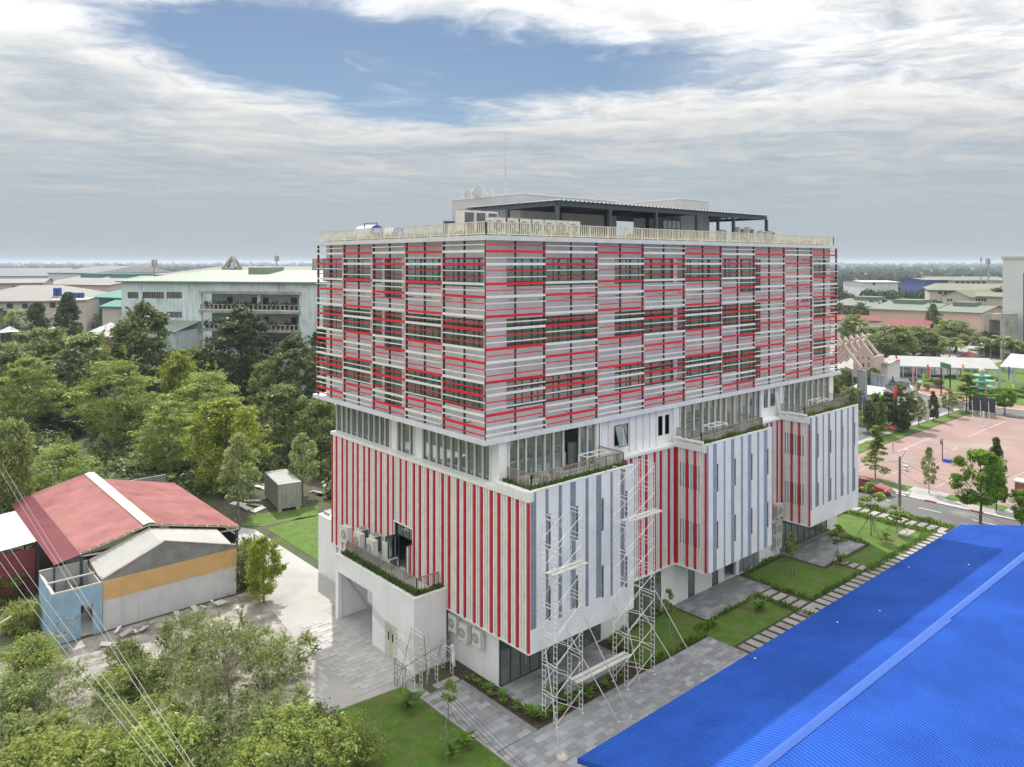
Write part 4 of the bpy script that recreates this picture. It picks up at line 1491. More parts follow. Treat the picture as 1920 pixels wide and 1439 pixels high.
for i in range(46):                      # peeling paint on the wall by the doorway: thin flakes
    x, z = hx0 + 0.15 + rg.random() * 1.5, 0.4 + rg.random() * 1.5
    s = rg.uniform(0.03, 0.12)
    mb.box(x, WY - 0.106, z, x + s, WY - 0.1005, z + s * rg.uniform(0.4, 1.6))
f = mb.build('paint_flakes', m_cem, GH)
f['kind'] = 'stuff'

# container
CT = thing('shipping_container', 'grey shipping container with double doors standing on the rough ground', 'container', (0, 0, 0))
m_cont = M('container_grey', (0.30, 0.315, 0.30), 0.7, 0.12, 0.8, streak=0.35, streakcol=(0.14, 0.13, 0.12), spot=(0.22, 0.22, 0.2), spotscale=0.8)
mb = MB()
W_, L_, H_ = 2.44, 6.0, 2.6
n = 20
for sx in (0, W_):
    for i in range(n):
        y0, y1 = L_ * i / n, L_ * (i + 1) / n
        d = 0.04 if i % 2 else 0.0
        x = sx + (d if sx == 0 else -d)
        mb.face([(x, y0, 0.1), (x, y1, 0.1), (x, y1, H_ - 0.1), (x, y0, H_ - 0.1)])
mb.face([(0, 0, H_ - 0.02), (W_, 0, H_ - 0.02), (W_, L_, H_ - 0.02), (0, L_, H_ - 0.02)])
mb.face([(0, L_, 0.1), (W_, L_, 0.1), (W_, L_, H_), (0, L_, H_)])
mb.face([(0, 0, 0.12), (0, L_, 0.12), (W_, L_, 0.12), (W_, 0, 0.12)])
mb.build('body', m_cont, CT)
mb = MB()
for x in (0, W_ - 0.1):
    for y in (0, L_ - 0.1):
        mb.box(x - 0.005, y - 0.005, 0, x + 0.105, y + 0.105, H_)
for z in (0.0, H_ - 0.12):
    mb.box(0.1, 0, z, W_ - 0.1, 0.1, z + 0.12)
    for x in (0, W_ - 0.1):
        mb.box(x - 0.004, 0.1, z, x + 0.104, L_ - 0.1, z + 0.12)
mb.build('corner_frame', m_cont, CT)
for x0 in (0.12, W_ / 2 + 0.01):
    d = MB().box(x0, 0.02, 0.13, x0 + W_ / 2 - 0.14, 0.06, H_ - 0.13).build('door', m_cont, CT)
    mb = MB()
    for q in (0.3, 0.75):
        mb.cyl((x0 + q, 0.0, 0.1), (x0 + q, 0.0, H_ - 0.1), 0.022, n=6)
    for z in (0.9, 1.55):
        mb.box(x0 + 0.02, 0.008, z, x0 + W_ / 2 - 0.16, 0.018, z + 0.05)
    mb.build('lock_bar', m_raildk, d)
cp = gz(522, 962)
CT.location = (cp[0], cp[1], 0.35)
CT.rotation_euler.z = -0.17
mb = MB()
for x, y in ((0.2, 0.2), (2.1, 0.2), (0.2, 5.6), (2.1, 5.6)):
    mb.box(x - 0.2, y - 0.15, -0.35, x + 0.2, y + 0.2, 0.0)
o = mb.build('support_block', m_concrete)
o.parent = CT
# ------------------------------------------------------------------ rooftop things
random.seed(21)
CN = thing('roof_canopy', 'flat dark steel canopy with ribbed sheet roof on the building top', 'canopy', (12.6, 6.5, RZ))
kx0, ky0 = gd(1045, 375, 60.4)[0], gd(1045, 375, 60.4)[1]
kx1 = gy(1437, 405, ky0)[0]
ky1 = gx(872, 386, kx0)[1]
kz = 31.35
n = int((kx1 - kx0) / 0.5)
mb = MB()
for i in range(n):
    x0 = kx0 - 0.3 + i * (kx1 - kx0 + 0.6) / n
    w = (kx1 - kx0 + 0.6) / n
    mb.face([(x0, ky0 - 0.4, kz), (x0 + w * .5, ky0 - 0.4, kz), (x0 + w * .5, ky1, kz + .02), (x0, ky1, kz + .02)])
    mb.face([(x0 + w * .5, ky0 - 0.4, kz), (x0 + w * .65, ky0 - 0.4, kz + .09), (x0 + w * .65, ky1, kz + .11), (x0 + w * .5, ky1, kz + .02)])
    mb.face([(x0 + w * .65, ky0 - 0.4, kz + .09), (x0 + w * .85, ky0 - 0.4, kz + .09), (x0 + w * .85, ky1, kz + .11), (x0 + w * .65, ky1, kz + .11)])
    mb.face([(x0 + w * .85, ky0 - 0.4, kz + .09), (x0 + w, ky0 - 0.4, kz), (x0 + w, ky1, kz + .02), (x0 + w * .85, ky1, kz + .11)])
mb.build('roof_sheet', M('canopy_sheet', (0.36, 0.38, 0.40), 0.5, 0.1, 1.0), CN)
for y in (ky0, ky0 + (ky1 - ky0) * 0.5, ky1 - 0.2):
    MB().box(kx0, y - 0.08, kz - 0.42, kx1, y + 0.08, kz - 0.06).build('beam', m_navy, CN)
ncol = 6
for i in range(ncol):
    x = kx0 + (kx1 - kx0) * i / (ncol - 1)
    MB().box(x - 0.07, ky0 + 0.09, kz - 0.40, x + 0.07, ky1 - 0.3, kz - 0.10).build('rafter', m_navy, CN)
    for y in (ky0, ky0 + (ky1 - ky0) * 0.5, ky1 - 0.2):
        MB().box(x - 0.13, y - 0.13, RZ + 0.05, x + 0.13, y + 0.13, kz - 0.42).build('column', m_navy, CN)
for i in range(14):
    y = ky0 + 0.4 + i * (ky1 - ky0 - 0.8) / 13
    MB().box(kx0, y - 0.03, kz - 0.098, kx1, y + 0.03, kz - 0.02).build('purlin', m_navy, CN)
mb = MB()
mb.box(14.0 - 1.2, 21.6, RZ, 14.0 - 0.95, 21.9, RZ + 2.2)
mb.box(14.0 - 0.95, 21.65, RZ + 1.95, 14.0 - 0.05, 21.85, RZ + 2.2)
mb.build('stub_frame', m_navy, CN)


# air conditioner outdoor units: box casing, fan grille on the front (faces -y), louvred side
def make_ac(w, h, d, fans=1, side=True, deck=0.0):
    t = thing('air_conditioner', 'x', 'air conditioner')
    mb = MB().box(-w / 2, -d / 2, 0.06, w / 2, d / 2, h)
    mb.box(-w / 2 + 0.05, -d / 2 + 0.02, 0, -w / 2 + 0.15, d / 2 - 0.02, 0.06).box(w / 2 - 0.15, -d / 2 + 0.02, 0, w / 2 - 0.05, d / 2 - 0.02, 0.06)
    mb.box(-w / 2 - 0.01, -d / 2 - 0.01, h, w / 2 + 0.01, d / 2 + 0.01, h + 0.02)
    mb.build('casing', m_acw, t)
    for k in range(fans):
        cz = h * (k + 0.5) / fans + 0.03
        r = min(w * 0.36, h / fans * 0.40)
        g = MB()
        cxo = -w * 0.1
        prof = [(0.0, 0.0), (r, 0.0), (r, 0.03), (r * 0.9, 0.035), (r * 0.88, 0.008)]
        ring = MB()
        for (r0, d0), (r1, d1) in zip(prof[:-1], prof[1:]):
            for i in range(20):
                a0, a1 = 2 * PI * i / 20, 2 * PI * (i + 1) / 20
                ring.face([(cxo + rr * math.cos(a), -d / 2 - 0.002 - dd, cz + rr * math.sin(a)) for rr, dd, a in ((r0, d0, a0), (r1, d1, a0), (r1, d1, a1), (r0, d0, a1))])
        f = ring.build('fan_grille', m_acd, t)
        s = MB()
        for i in range(9):
            z = cz - r * 0.8 + i * r * 0.2
            hw = math.sqrt(max(0.001, (r * 0.88) ** 2 - (z - cz) ** 2))
            s.box(cxo - hw, -d / 2 - 0.03, z - 0.008, cxo + hw, -d / 2 - 0.018, z + 0.008)
        s.box(cxo - r * 0.2, -d / 2 - 0.034, cz - r * 0.2, cxo + r * 0.2, -d / 2 - 0.031, cz + r * 0.2)
        s.build('grille_bar', m_acw, f)
    if side:
        s = MB()
        for i in range(5):
            z = 0.2 + i * (h - 0.35) / 5
            s.box(-w / 2 - 0.006, -d * 0.36, z, -w / 2 - 0.001, d * 0.36, z + (h - 0.35) / 5 * 0.62)
        s.build('side_vent', m_acd, t)
    return Proto(t)


ORD = 'first second third fourth fifth sixth seventh eighth ninth tenth eleventh twelfth thirteenth fourteenth fifteenth sixteenth seventeenth eighteenth nineteenth twentieth'.split()
ac1 = make_ac(1.25, 1.35, 0.75, 1)
for i in range(7):
    p = gy(931 + i * 24.5, 415, 2.6)
    u = 931 + i * 24.0 - i * i * 0.15
    x = gy(u, 415, 2.6)[0]
    ac1.place((x, 2.6, RZ + 0.15), 0, (1, 1, 0.84), '%s from the left in the row of white rooftop fan units behind the railing' % ORD[i], 'rooftop fan units in a row')
st = thing('unit_stand', 'low steel stand under the row of white rooftop fan units', 'stand', (8, 2.6, RZ))
mb = MB()
xa, xb = gy(918, 415, 2.6)[0], gy(1090, 415, 2.6)[0]
mb.box(xa, 2.2, RZ + 0.08, xb, 2.3, RZ + 0.15).box(xa, 2.9, RZ + 0.08, xb, 3.0, RZ + 0.15)
mb.build('beam', m_metal, st)
for i in range(8):
    x = xa + (xb - xa) * i / 7
    MB().box(x - 0.05, 2.2, RZ + 0.04, x + 0.05, 2.3, RZ + 0.08).build('leg', m_metal, st)
    MB().box(x - 0.05, 2.9, RZ + 0.04, x + 0.05, 3.0, RZ + 0.08).build('leg', m_metal, st)
# big box units with dark coils at the left end of the roof


def make_vrv(w=1.0, h=1.9, d=0.9):
    t = thing('air_conditioner', 'x', 'air conditioner')
    MB().box(-w / 2, -d / 2, 0, w / 2, d / 2, h).build('casing', m_acw, t)
    MB().box(-w / 2 + 0.12, -d / 2 - 0.012, 0.25, w / 2 - 0.08, -d / 2 - 0.002, h - 0.12).build('coil_face', M('coil_slate', (0.10, 0.11, 0.14), 0.6), t)
    MB().cyl((0, 0, h), (0, 0, h + 0.08), w * 0.38, n=16).build('top_fan_ring', m_acd, t)
    return Proto(t)


vrv = make_vrv()
for i in range(3):
    u = 876 + i * 22
    x, y, _ = gy(u - 4, 405, 6.3)
    vrv.place((x, y, RZ + 0.05), 0, 1, '%s of three tall box units with dark coils near the roof corner' % ORD[i], 'tall rooftop box units')
for i in range(5):
    u = (1353, 1384, 1402, 1428, 1444)[i]
    x, y, _ = gd(u, 437, 77 + i * 0.8)
    vrv.place((x, y, RZ), 0, 0.8 if i in (0, 3, 4) else 0.95, '%s from the left of the box units at the far right end of the roof' % ORD[i], 'box units at the far roof end')

# water tanks with lettering
m_tankw = M('tank_steel', (0.72, 0.73, 0.75), 0.3, 0.05, 1.0, metal=0.3)
m_tankb = M('tank_end_blue', (0.02, 0.05, 0.42), 0.45, 0.05, 1.0)


def water_tank(loc, rz, label):
    t = thing('water_tank', label, 'water tank', (0, 0, 0), 'blue ended water tanks on the roof')
    R0, L0 = 0.68, 2.6
    mb = MB().cyl((0, 0, 0.95), (0, L0, 0.95), R0, n=24)
    for y in (0.5, 1.3, 2.1):
        mb.cyl((0, y - 0.02, 0.95), (0, y + 0.02, 0.95), R0 + 0.015, n=24, caps=False)
    mb.build('barrel', m_tankw, t)
    e = MB()
    for (r0, d0), (r1, d1) in (((0.0, 0.10), (0.4, 0.07)), ((0.4, 0.07), (R0 - 0.02, 0.0))):
        for i in range(24):
            a0, a1 = 2 * PI * i / 24, 2 * PI * (i + 1) / 24
            e.face([(rr * math.cos(a), -dd - 0.004, 0.95 + rr * math.sin(a)) for rr, dd, a in ((r0, d0, a0), (r1, d1, a0), (r1, d1, a1), (r0, d0, a1))])
    end = e.build('end_cap', m_tankb, t)
    cu = bpy.data.curves.new('lettering', 'FONT')
    cu.body = 'T\u00c2N \u00c1'
    cu.size = 0.42
    cu.align_x, cu.align_y = 'CENTER', 'CENTER'
    cu.extrude = 0.005
    to = bpy.data.objects.new('lettering', cu)
    COL.objects.link(to)
    to.rotation_euler = (PI / 2, 0, 0)
    to.location = (0, -0.12, 0.98)
    bpy.context.view_layer.update()
    me = bpy.data.meshes.new_from_object(to)
    bpy.data.objects.remove(to)
    me.transform(__import__('mathutils').Matrix.Rotation(PI / 2, 4, 'X'))
    me.materials.append(m_white)
    lo = bpy.data.objects.new('lettering', me)
    COL.objects.link(lo)
    lo.parent = end
    lo.location = (0, -0.12, 1.12)
    for y in (0.4, 2.2):
        s = MB()
        s.box(-0.6, y - 0.05, 0, -0.5, y + 0.05, 0.6).box(0.5, y - 0.05, 0, 0.6, y + 0.05, 0.6).box(-0.6, y - 0.05, 0.2, 0.6, y + 0.05, 0.28)
        s.build('stand', m_metal, t)
    MB().cyl((0, 1.6, 1.6), (0, 1.6, 1.72), 0.2, n=12).build('lid', m_tankw, t)
    t.location = loc
    t.rotation_euler.z = rz
    return t


p1_ = gd(707, 430, 64)
p2_ = gd(747, 431, 67)
water_tank((p1_[0], p1_[1], RZ - 0.18), 0.0, 'steel water tank with lettered blue end, left one of the two')
water_tank((p2_[0], p2_[1], RZ - 0.22), 0.0, 'steel water tank with lettered blue end, right one of the two')
pf = thing('pipe_frame', 'blue water pipe frame standing over the left water tank', 'pipe', (p1_[0], p1_[1], RZ))
mb = MB()
q0, q1 = gd(683, 417, 64.6), gd(707, 417, 63.6)
for a, b in (((q0[0], q0[1], RZ), (q0[0], q0[1], 29.78)), ((q0[0], q0[1], 29.75), (q1[0], q1[1], 29.75)), ((q1[0], q1[1], 29.78), (q1[0], q1[1], 29.3))):
    mb.cyl(a, b, 0.04, n=8)
mb.build('pipe', m_tankb, pf)
# drums on the stair core
m_drum = M('white_drum', (0.66, 0.65, 0.63), 0.5, 0.06, 2.0)
for i, (u, dep, r, ln, lab) in enumerate(((878, 71.5, 0.42, 1.1, 'white drum lying on the core roof, smallest left one with dark mouth'), (898, 70, 0.55, 1.2, 'big white round drum lying on top of the core roof'), (921, 69.5, 0.28, 0.9, 'low pale pipe end on the core roof beside the big drum'))):
    p = gd(u, 365, dep)
    t = thing('roof_drum', lab, 'drum', (p[0], p[1], CZ1 + 0.1), 'drums on the core roof')
    z = CZ1 + 0.1 + r
    MB().cyl((p[0], p[1], z), (p[0] + 0.55 * ln, p[1] + 0.85 * ln, z), r, n=22).build('barrel', m_drum, t)
    d = MB()
    d.cyl((p[0] - 0.012, p[1] - 0.02, z), (p[0] - 0.003, p[1] - 0.004, z), r * 0.86, n=22)
    d.build('mouth', m_core, t)
    g = MB()
    for q in (0.03, 0.5, 0.97):
        g.cyl((p[0] + 0.55 * ln * (q - 0.02), p[1] + 0.85 * ln * (q - 0.02), z), (p[0] + 0.55 * ln * (q + 0.02), p[1] + 0.85 * ln * (q + 0.02), z), r + 0.018, n=22, caps=False)
    g.build('hoop', m_drum, t)
# lightning mast
p = gd(948, 362, 72)
mz = gd(948, 240, 72)[2]
AM = thing('lightning_mast', 'thin steel lightning mast with guy wires on the roof', 'mast', (p[0], p[1], CZ1))
mb = MB().cyl((p[0], p[1], CZ1 + 0.1), (p[0], p[1], CZ1 + 3.6), 0.05, n=6).cyl((p[0], p[1], CZ1 + 3.6), (p[0], p[1], mz - 0.6), 0.035, n=6).cyl((p[0], p[1], mz - 0.6), (p[0], p[1], mz), 0.012, 0.004, n=5)
mb.build('pole', m_metal, AM)
mb = MB().bar((p[0] - 0.3, p[1], CZ1 + 4.2), (p[0] + 0.3, p[1], CZ1 + 4.2), 0.03)
mb.build('collar', m_metal, AM)
for q in ((14.3, 21.8), (26.2, 12.8), (14.3, 12.8)):
    MB().cyl((p[0], p[1], CZ1 + 4.1), (q[0], q[1], CZ1 + 0.1), 0.008, n=4).build('guy_wire', m_metal, AM)

# ------------------------------------------------------------------ units on the terraces and walls
ac_t = make_ac(0.95, 1.25, 0.42, 1, side=True)
rack = thing('unit_rack', 'steel rack carrying outdoor units on the garage terrace', 'rack', (0, 9, 4.3))
ry0, ry1 = gx(727, 1050, -0.15)[1] + 0.3, gx(655, 1010, -0.15)[1]
zr1 = 5.05
mb = MB()
for x in (-0.75, 0.25):
    mb.box(x - 0.04, ry0, zr1 - 0.08, x + 0.04, ry1, zr1)
for i in range(4):
    y = ry0 + (ry1 - ry0) * i / 3
    mb.box(-0.71, y - 0.03, zr1 - 0.078, 0.21, y + 0.03, zr1 - 0.002)
mb.build('frame', m_metal, rack)
for i in range(4):
    y = ry0 + (ry1 - ry0) * i / 3
    for x in (-0.75, 0.25):
        MB().box(x - 0.03, y - 0.03, 4.3, x + 0.03, y + 0.03, zr1 - 0.08).build('leg', m_metal, rack)
for i in range(3):
    y = ry1 - 0.5 - i * (ry1 - ry0 - 0.8) / 2.4
    ac_t.place((-0.65, y, zr1), 0.0 - PI / 2, 1, '%s from the left of the front outdoor units on the garage terrace rack' % ORD[i], 'outdoor units on the garage terrace')
    vrv.place((0.2, y - 0.9, zr1 - 0.2), 0.0, 0.72, '%s from the left of the dark coil units against the fin wall' % ORD[i], 'dark coil units on the garage terrace')
for i in range(2):
    vrv.place((0.25, ry0 - 0.1 + i * 1.1, 4.3), 0.0, (0.72, 0.72, 0.42), ('lower dark coil unit under the rack, nearer the terrace door', 'lower dark coil unit under the rack, farther from the terrace door')[i], 'dark coil units on the garage terrace')
for i, (u, v) in enumerate(((851, 1168), (871, 1186), (896, 1196))):
    pp = gx(u, v, XG - 0.3)
    ac_t.place((XG - 0.26, pp[1], pp[2] - 0.6), -PI / 2, 0.9, '%s from the left of the units hung on the ground floor wall' % ORD[i], 'units on the ground floor wall')
    o = thing('wall_bracket', 'steel bracket carrying the %s of the units on the ground floor wall' % ORD[i], 'bracket', (XG - 0.3, pp[1], pp[2] - 0.6), 'unit brackets')
    MB().box(XG - 0.52, pp[1] - 0.35, pp[2] - 0.65, XG, pp[1] - 0.31, pp[2] - 0.602).build('arm', m_metal, o)
    MB().box(XG - 0.52, pp[1] + 0.31, pp[2] - 0.65, XG, pp[1] + 0.35, pp[2] - 0.602).build('arm', m_metal, o)
for i, (u, v, z) in enumerate(((1460, 957, 0), (1458, 990, 0), (1457, 1015, 0))):
    pp = gx(u, v, 33.0)
    x = 32.6
    zz = (5.0, 3.0, 1.9)[i]
    yy = YF - 0.45 if i == 0 else YG - 0.32
    xx = gy(u, v, yy)[0]
    ac_t.place((xx, yy, gy(u, v, yy)[2] - 0.62), 0.0, 0.95, ('upper', 'middle', 'lowest')[i] + ' of three units stacked on the wall beside the far bay', 'units by the far bay')
    o = thing('wall_bracket', 'steel bracket under the ' + ('upper', 'middle', 'lowest')[i] + ' unit beside the far bay', 'bracket', (xx, yy, 2), 'unit brackets')
    z_ = gy(u, v, yy)[2] - 0.62
    MB().box(xx - 0.4, yy - 0.25, z_ - 0.05, xx - 0.35, (YF if i == 0 else YG), z_ - 0.002).build('arm', m_metal, o)
    MB().box(xx + 0.35, yy - 0.25, z_ - 0.05, xx + 0.4, (YF if i == 0 else YG), z_ - 0.002).build('arm', m_metal, o)
for i, u in enumerate((983, 1019, 1043)):
    pp = gz(u, 893, Z4)
    x = gy(u, 880, -1.3)[0]
    ac_t.place((x, -1.35, Z4), 0.0, 0.72, '%s from the left of the small units on the first bay terrace' % ORD[i], 'small units on the first bay terrace')
# bare metal table frames left on the terraces
for i, (x, lab) in enumerate(((7.4, 'first'), (21.5, 'second'), (38.3, 'third'))):
    t = thing('table_frame', 'bare white metal table frame on the %s bay terrace' % lab, 'table frame', (x, -1.2, Z4), 'table frames on the terraces')
    mb = MB()
    for a, b in (((x, -1.6), (x + 2.2, -1.6)), ((x, -0.8), (x + 2.2, -0.8)), ((x, -1.6), (x, -0.8)), ((x + 2.2, -1.6), (x + 2.2, -0.8)), ((x + 1.1, -1.6), (x + 1.1, -0.8))):
        mb.bar((*a, Z4 + 1.25), (*b, Z4 + 1.25), 0.06)
    mb.build('top_frame', m_white, t)
    for a in ((x, -1.6), (x + 2.2, -1.6), (x, -0.8), (x + 2.2, -0.8)):
        MB().box(a[0] - 0.03, a[1] - 0.03, Z4 - 0.02, a[0] + 0.03, a[1] + 0.03, Z4 + 1.25).build('leg', m_white, t)
# rolled white sheeting left over the edges of the bays
m_sheetw = M('white_sheeting', (0.70, 0.70, 0.68), 0.7, 0.08, 2.0)
for i, bi in enumerate((1, 2)):
    x0 = bays[bi][0]
    rg = random.Random(5 + i)
    pts = [(x0 - 0.15 + rg.uniform(-0.05, 0.05) + 0.02 * k, YF - 0.05 - k * 0.28, ZF1 + 0.60 + rg.uniform(0, 0.10)) for k in range(10)]
    if bi == 2:
        pts = [(x0 - 0.3, YF + 0.2, ZF1 + 2.3), (x0 - 0.25, YF + 0.1, ZF1 + 1.4)] + pts
    o = thing('white_sheeting', 'crumpled white sheeting lying along the edge of the %s bay' % ('middle', 'far')[i], 'sheeting', pts[-1])
    mb = MB()
    for a, b in zip(pts[:-1], pts[1:]):
        mb.cyl(a, b, rg.uniform(0.10, 0.16), rg.uniform(0.09, 0.15), n=7)
    mb.build('roll', m_sheetw, o)

# ------------------------------------------------------------------ scaffolding
m_scaf = M('scaffold_steel', (0.80, 0.80, 0.77), 0.45, 0.12, 2.0, metal=0.3)
m_scafd = M('rusty_scaffold', (0.20, 0.17, 0.15), 0.7, 0.3, 3.0)
m_plank = M('scaffold_plank', (0.62, 0.61, 0.57), 0.6, 0.1, 2.0)


def frame_mesh(w=1.22, h=1.7, r=0.024, mat=None):
    """walk-through scaffold frame with ladder rungs in the uprights, in the y-z plane"""
    mb = MB()
    for y in (0, w):
        mb.cyl((0, y, 0), (0, y, h), r, n=5)
        s = 1 if y == 0 else -1
        mb.cyl((0, y + s * 0.28, 0.15), (0, y + s * 0.28, h - 0.25), r * 0.8, n=5)
        for k in range(5):
            z = 0.15 + k * (h - 0.4) / 4
            mb.cyl((0, y, z), (0, y + s * 0.28, z), r * 0.7, n=4, caps=False)
    mb.cyl((0, 0, h - 0.02), (0, w, h - 0.02), r, n=5)
    mb.cyl((0, 0.28, h - 0.25), (0, w - 0.28, h - 0.25), r * 0.8, n=5)
    me = mb.mesh('frame')
    me.materials.append(mat or m_scaf)
    return me


FM = frame_mesh()


def scaffold(x0, y0, L, levels, label, tilt=0.0, z0=0.06):
    t = thing('scaffold_tower', label, 'scaffold', (x0, y0, z0), 'scaffold towers in front of the first bay')
    h = 1.7
    for k in range(levels):
        for i, x in enumerate((0, L)):
            o = put('frame', FM, t, (x0 + x, y0, z0 + k * h))
        for y in (0.0, 1.22):
            mb = MB()
            a, b = (x0, y0 + y), (x0 + L, y0 + y)
            mb.cyl((*a, z0 + k * h + 0.2), (*b, z0 + k * h + 1.45), 0.018, n=4)
            mb.cyl((*b, z0 + k * h + 0.2), (*a, z0 + k * h + 1.45), 0.018, n=4)
            mb.build('cross_brace', m_scaf, t)
    for x in (0, L):
        for y in (0, 1.22):
            MB().box(x0 + x - 0.07, y0 + y - 0.07, z0 - 0.012, x0 + x + 0.07, y0 + y + 0.07, z0 + 0.01).build('foot_plate', m_scaf, t)
    return t


# first tower: two frame lines near the bay corner; second farther along
sx1 = gz(1013, 1340)[0]
T1 = scaffold(0.85, -5.4, 2.1, 7, 'left scaffold tower standing before the grey striped first bay')
T2 = scaffold(6.9, -5.5, 2.6, 8, 'right scaffold tower standing between the first bay and red fins')


def plank(parent, x0, x1, y, z):
    o = MB().box(x0, y, z, x1, y + 0.28, z + 0.05).build('plank', m_plank, parent)


zp = gd(1060, 1030, 44)[2]
for y in (-5.25, -4.85):
    plank(T1, 0.7, 3.6, y, 8.62)
    plank(T2, 7.1, 10.6, y - 0.1, 10.25)
    plank(T1, 2.7, 7.6, y, 1.75 + 0.05)
m_prop = M('prop_tube', (0.56, 0.56, 0.53), 0.45, 0.15, 2.0, metal=0.4)
props = [((1010, 1130), 44.0, (1052, 1424)), ((1062, 1180), 45.5, (1160, 1354)), ((1096, 1157), 46.0, (1182, 1344)), ((1170, 1140), 49.0, (1203, 1296)), ((1200, 1140), 49.0, (1288, 1283)), ((1228, 1107), 50.5, (1315, 1264))]
for i, (ptop, dep, pb) in enumerate(props):
    a = gd(*ptop, dep)
    b = gz(*pb, 0.07)
    o = thing('raking_prop', '%s from the left of the slanting props bracing the scaffold towers' % ORD[i], 'prop', b, 'slanting scaffold props')
    MB().cyl(b, a, 0.035, n=7).build('tube', m_prop, o)
    MB().box(b[0] - 0.12, b[1] - 0.12, 0.06, b[0] + 0.12, b[1] + 0.12, 0.09).build('base_plate', m_prop, o)
    if i == 0:
        MB().lathe((b[0] + 0.1, b[1], 0.06), [(0.0, 0.22), (0.22, 0.2), (0.33, 0.1), (0.34, 0.0)], 9).build('weight_sack', m_cap, o)
# small scaffold frames and poles by the garage door
SG = thing('small_scaffold', 'short rusty scaffold frames and poles by the garage corner', 'scaffold', (-3.2, 4.5, 0))
FMd = frame_mesh(mat=m_scaf)
FMr = frame_mesh(mat=m_scafd)
for i, (x, y, z, me) in enumerate(((-3.7, 3.2, 0.03, FMr), (-2.6, 3.0, 0.03, FMd), (-1.5, 2.9, 0.03, FMd), (-3.7, 3.2, 1.75, FMd), (-2.6, 3.0, 1.75, FMd), (-0.3, 2.9, 0.03, FMd))):
    put('frame', me, SG, (x, y, z))
rg = random.Random(2)
for i in range(9):
    a = (-4.2 + rg.random() * 3.6, 3.0 + rg.random() * 1.5, 0.03)
    b = (a[0] + rg.uniform(-0.9, 2.0), a[1] + rg.uniform(-0.5, 0.8), rg.uniform(1.2, 3.2))
    MB().cyl(a, b, 0.022, n=5).build('loose_pole', m_scafd if i % 2 else m_scaf, SG)
MB().cyl((-4.4, 3.6, 1.3), (-0.5, 2.7, 2.6), 0.025, n=5).build('loose_pole', m_scafd, SG)
cl = MB()
pts = [(-0.35, 2.95, 2.0), (-0.30, 2.85, 1.55), (-0.36, 2.80, 1.1), (-0.28, 2.82, 0.7)]
for a, b in zip(pts[:-1], pts[1:]):
    cl.cyl(a, b, 0.13, 0.09, n=7)
tag(cl.build('hanging_cloth', m_sheetw), 'pale cloth hanging from a scaffold frame by the ground floor wall', 'cloth')

# ------------------------------------------------------------------ cables
m_cabw = M('pale_cable', (0.36, 0.37, 0.355), 0.5, 0.1, 1.0)
m_cabd = M('dark_cable', (0.03, 0.03, 0.03), 0.6, 0.1, 1.0)


def cable(a, b, sag, r, mat, label, group):
    pts = []
    for i in range(15):
        t = i / 14
        pts.append((a[0] + (b[0] - a[0]) * t, a[1] + (b[1] - a[1]) * t, a[2] + (b[2] - a[2]) * t - sag * 4 * t * (1 - t)))
    mb = MB()
    mb.tube(pts, r, 4)
    tag(mb.build('overhead_cable', mat), label, 'cable', group)


for i, (u0, v0, u1, v1) in enumerate(((-30, 812, 405, 1500), (-30, 830, 395, 1500), (-30, 955, 372, 1500), (-30, 985, 360, 1500), (-30, 1010, 345, 1500))):
    cable(gz(u0, v0, 8.2), gz(u1, v1, 8.2), 0.35, 0.012, m_cabw, '%s pale overhead cable counted down the left edge, crossing the bushes' % ORD[i], 'overhead cables over the bushes')
for i in range(4):
    y = oy0 + 0.5
    cable((-1.7, oy1 - 1.0 + i * 0.1, 3.3 - 0.03 * i), gz(1012 - i * 14, 1460, 3.0 - 0.12 * i), 0.45, 0.013, m_cabd, '%s dark cable from the right running from the garage over the path' % ORD[i], 'cables running from the garage')
p = gz(2, 1560)
UP = thing('utility_pole', 'concrete utility pole cut off by the lower left edge', 'pole', gz(-6, 1480))
q = gz(-6, 1480)
MB().cyl((q[0], q[1], 0), (q[0], q[1], 8.6), 0.17, 0.12, n=10).build('shaft', m_concrete, UP)
MB().bar((q[0] - 0.7, q[1] - 0.7, 8.2), (q[0] + 0.7, q[1] + 0.7, 8.2), 0.1).build('cross_arm', m_raildk, UP)
# ------------------------------------------------------------------ trees and plants
def leaf_cloud(rg, C, Rad, per, size, up=0.35, asp=0.55, shell=0.55, wild=0.12):
    """leaves scattered through flattened clumps: C (n,3) centres, Rad (n,3) radii"""
    n = len(C)
    N = n * per
    d = rg.normal(size=(N, 3))
    d /= np.linalg.norm(d, axis=1)[:, None]
    rr = shell + (1 - shell) * rg.random(N) ** 0.6
    rr *= np.where(rg.random(N) < wild, 1.0 + 0.35 * rg.random(N) + wild * rg.random(N), 1.0)       # stray leaves past the outline
    ci = np.repeat(np.arange(n), per)
    P = C[ci] + d * Rad[ci] * rr[:, None]
    nr = d * 0.7 + np.array([0, 0, up]) + rg.normal(size=(N, 3)) * 0.45
    nr /= np.linalg.norm(nr, axis=1)[:, None]
    t = np.cross(nr, rg.normal(size=(N, 3)))
    t /= np.linalg.norm(t, axis=1)[:, None]
    b = np.cross(nr, t)
    s = size * np.exp(rg.normal(size=N) * 0.32 - 0.05)[:, None] * np.exp(rg.normal(size=n) * 0.18)[ci][:, None]
    V = np.stack([P - t * s * 0.5, P + b * s * asp * 0.5 + nr * s * 0.06, P + t * s * 0.5 - np.array([0, 0, 0.15]) * s, P - b * s * asp * 0.5 + nr * s * 0.06], 1)
    return V.reshape(-1, 3)


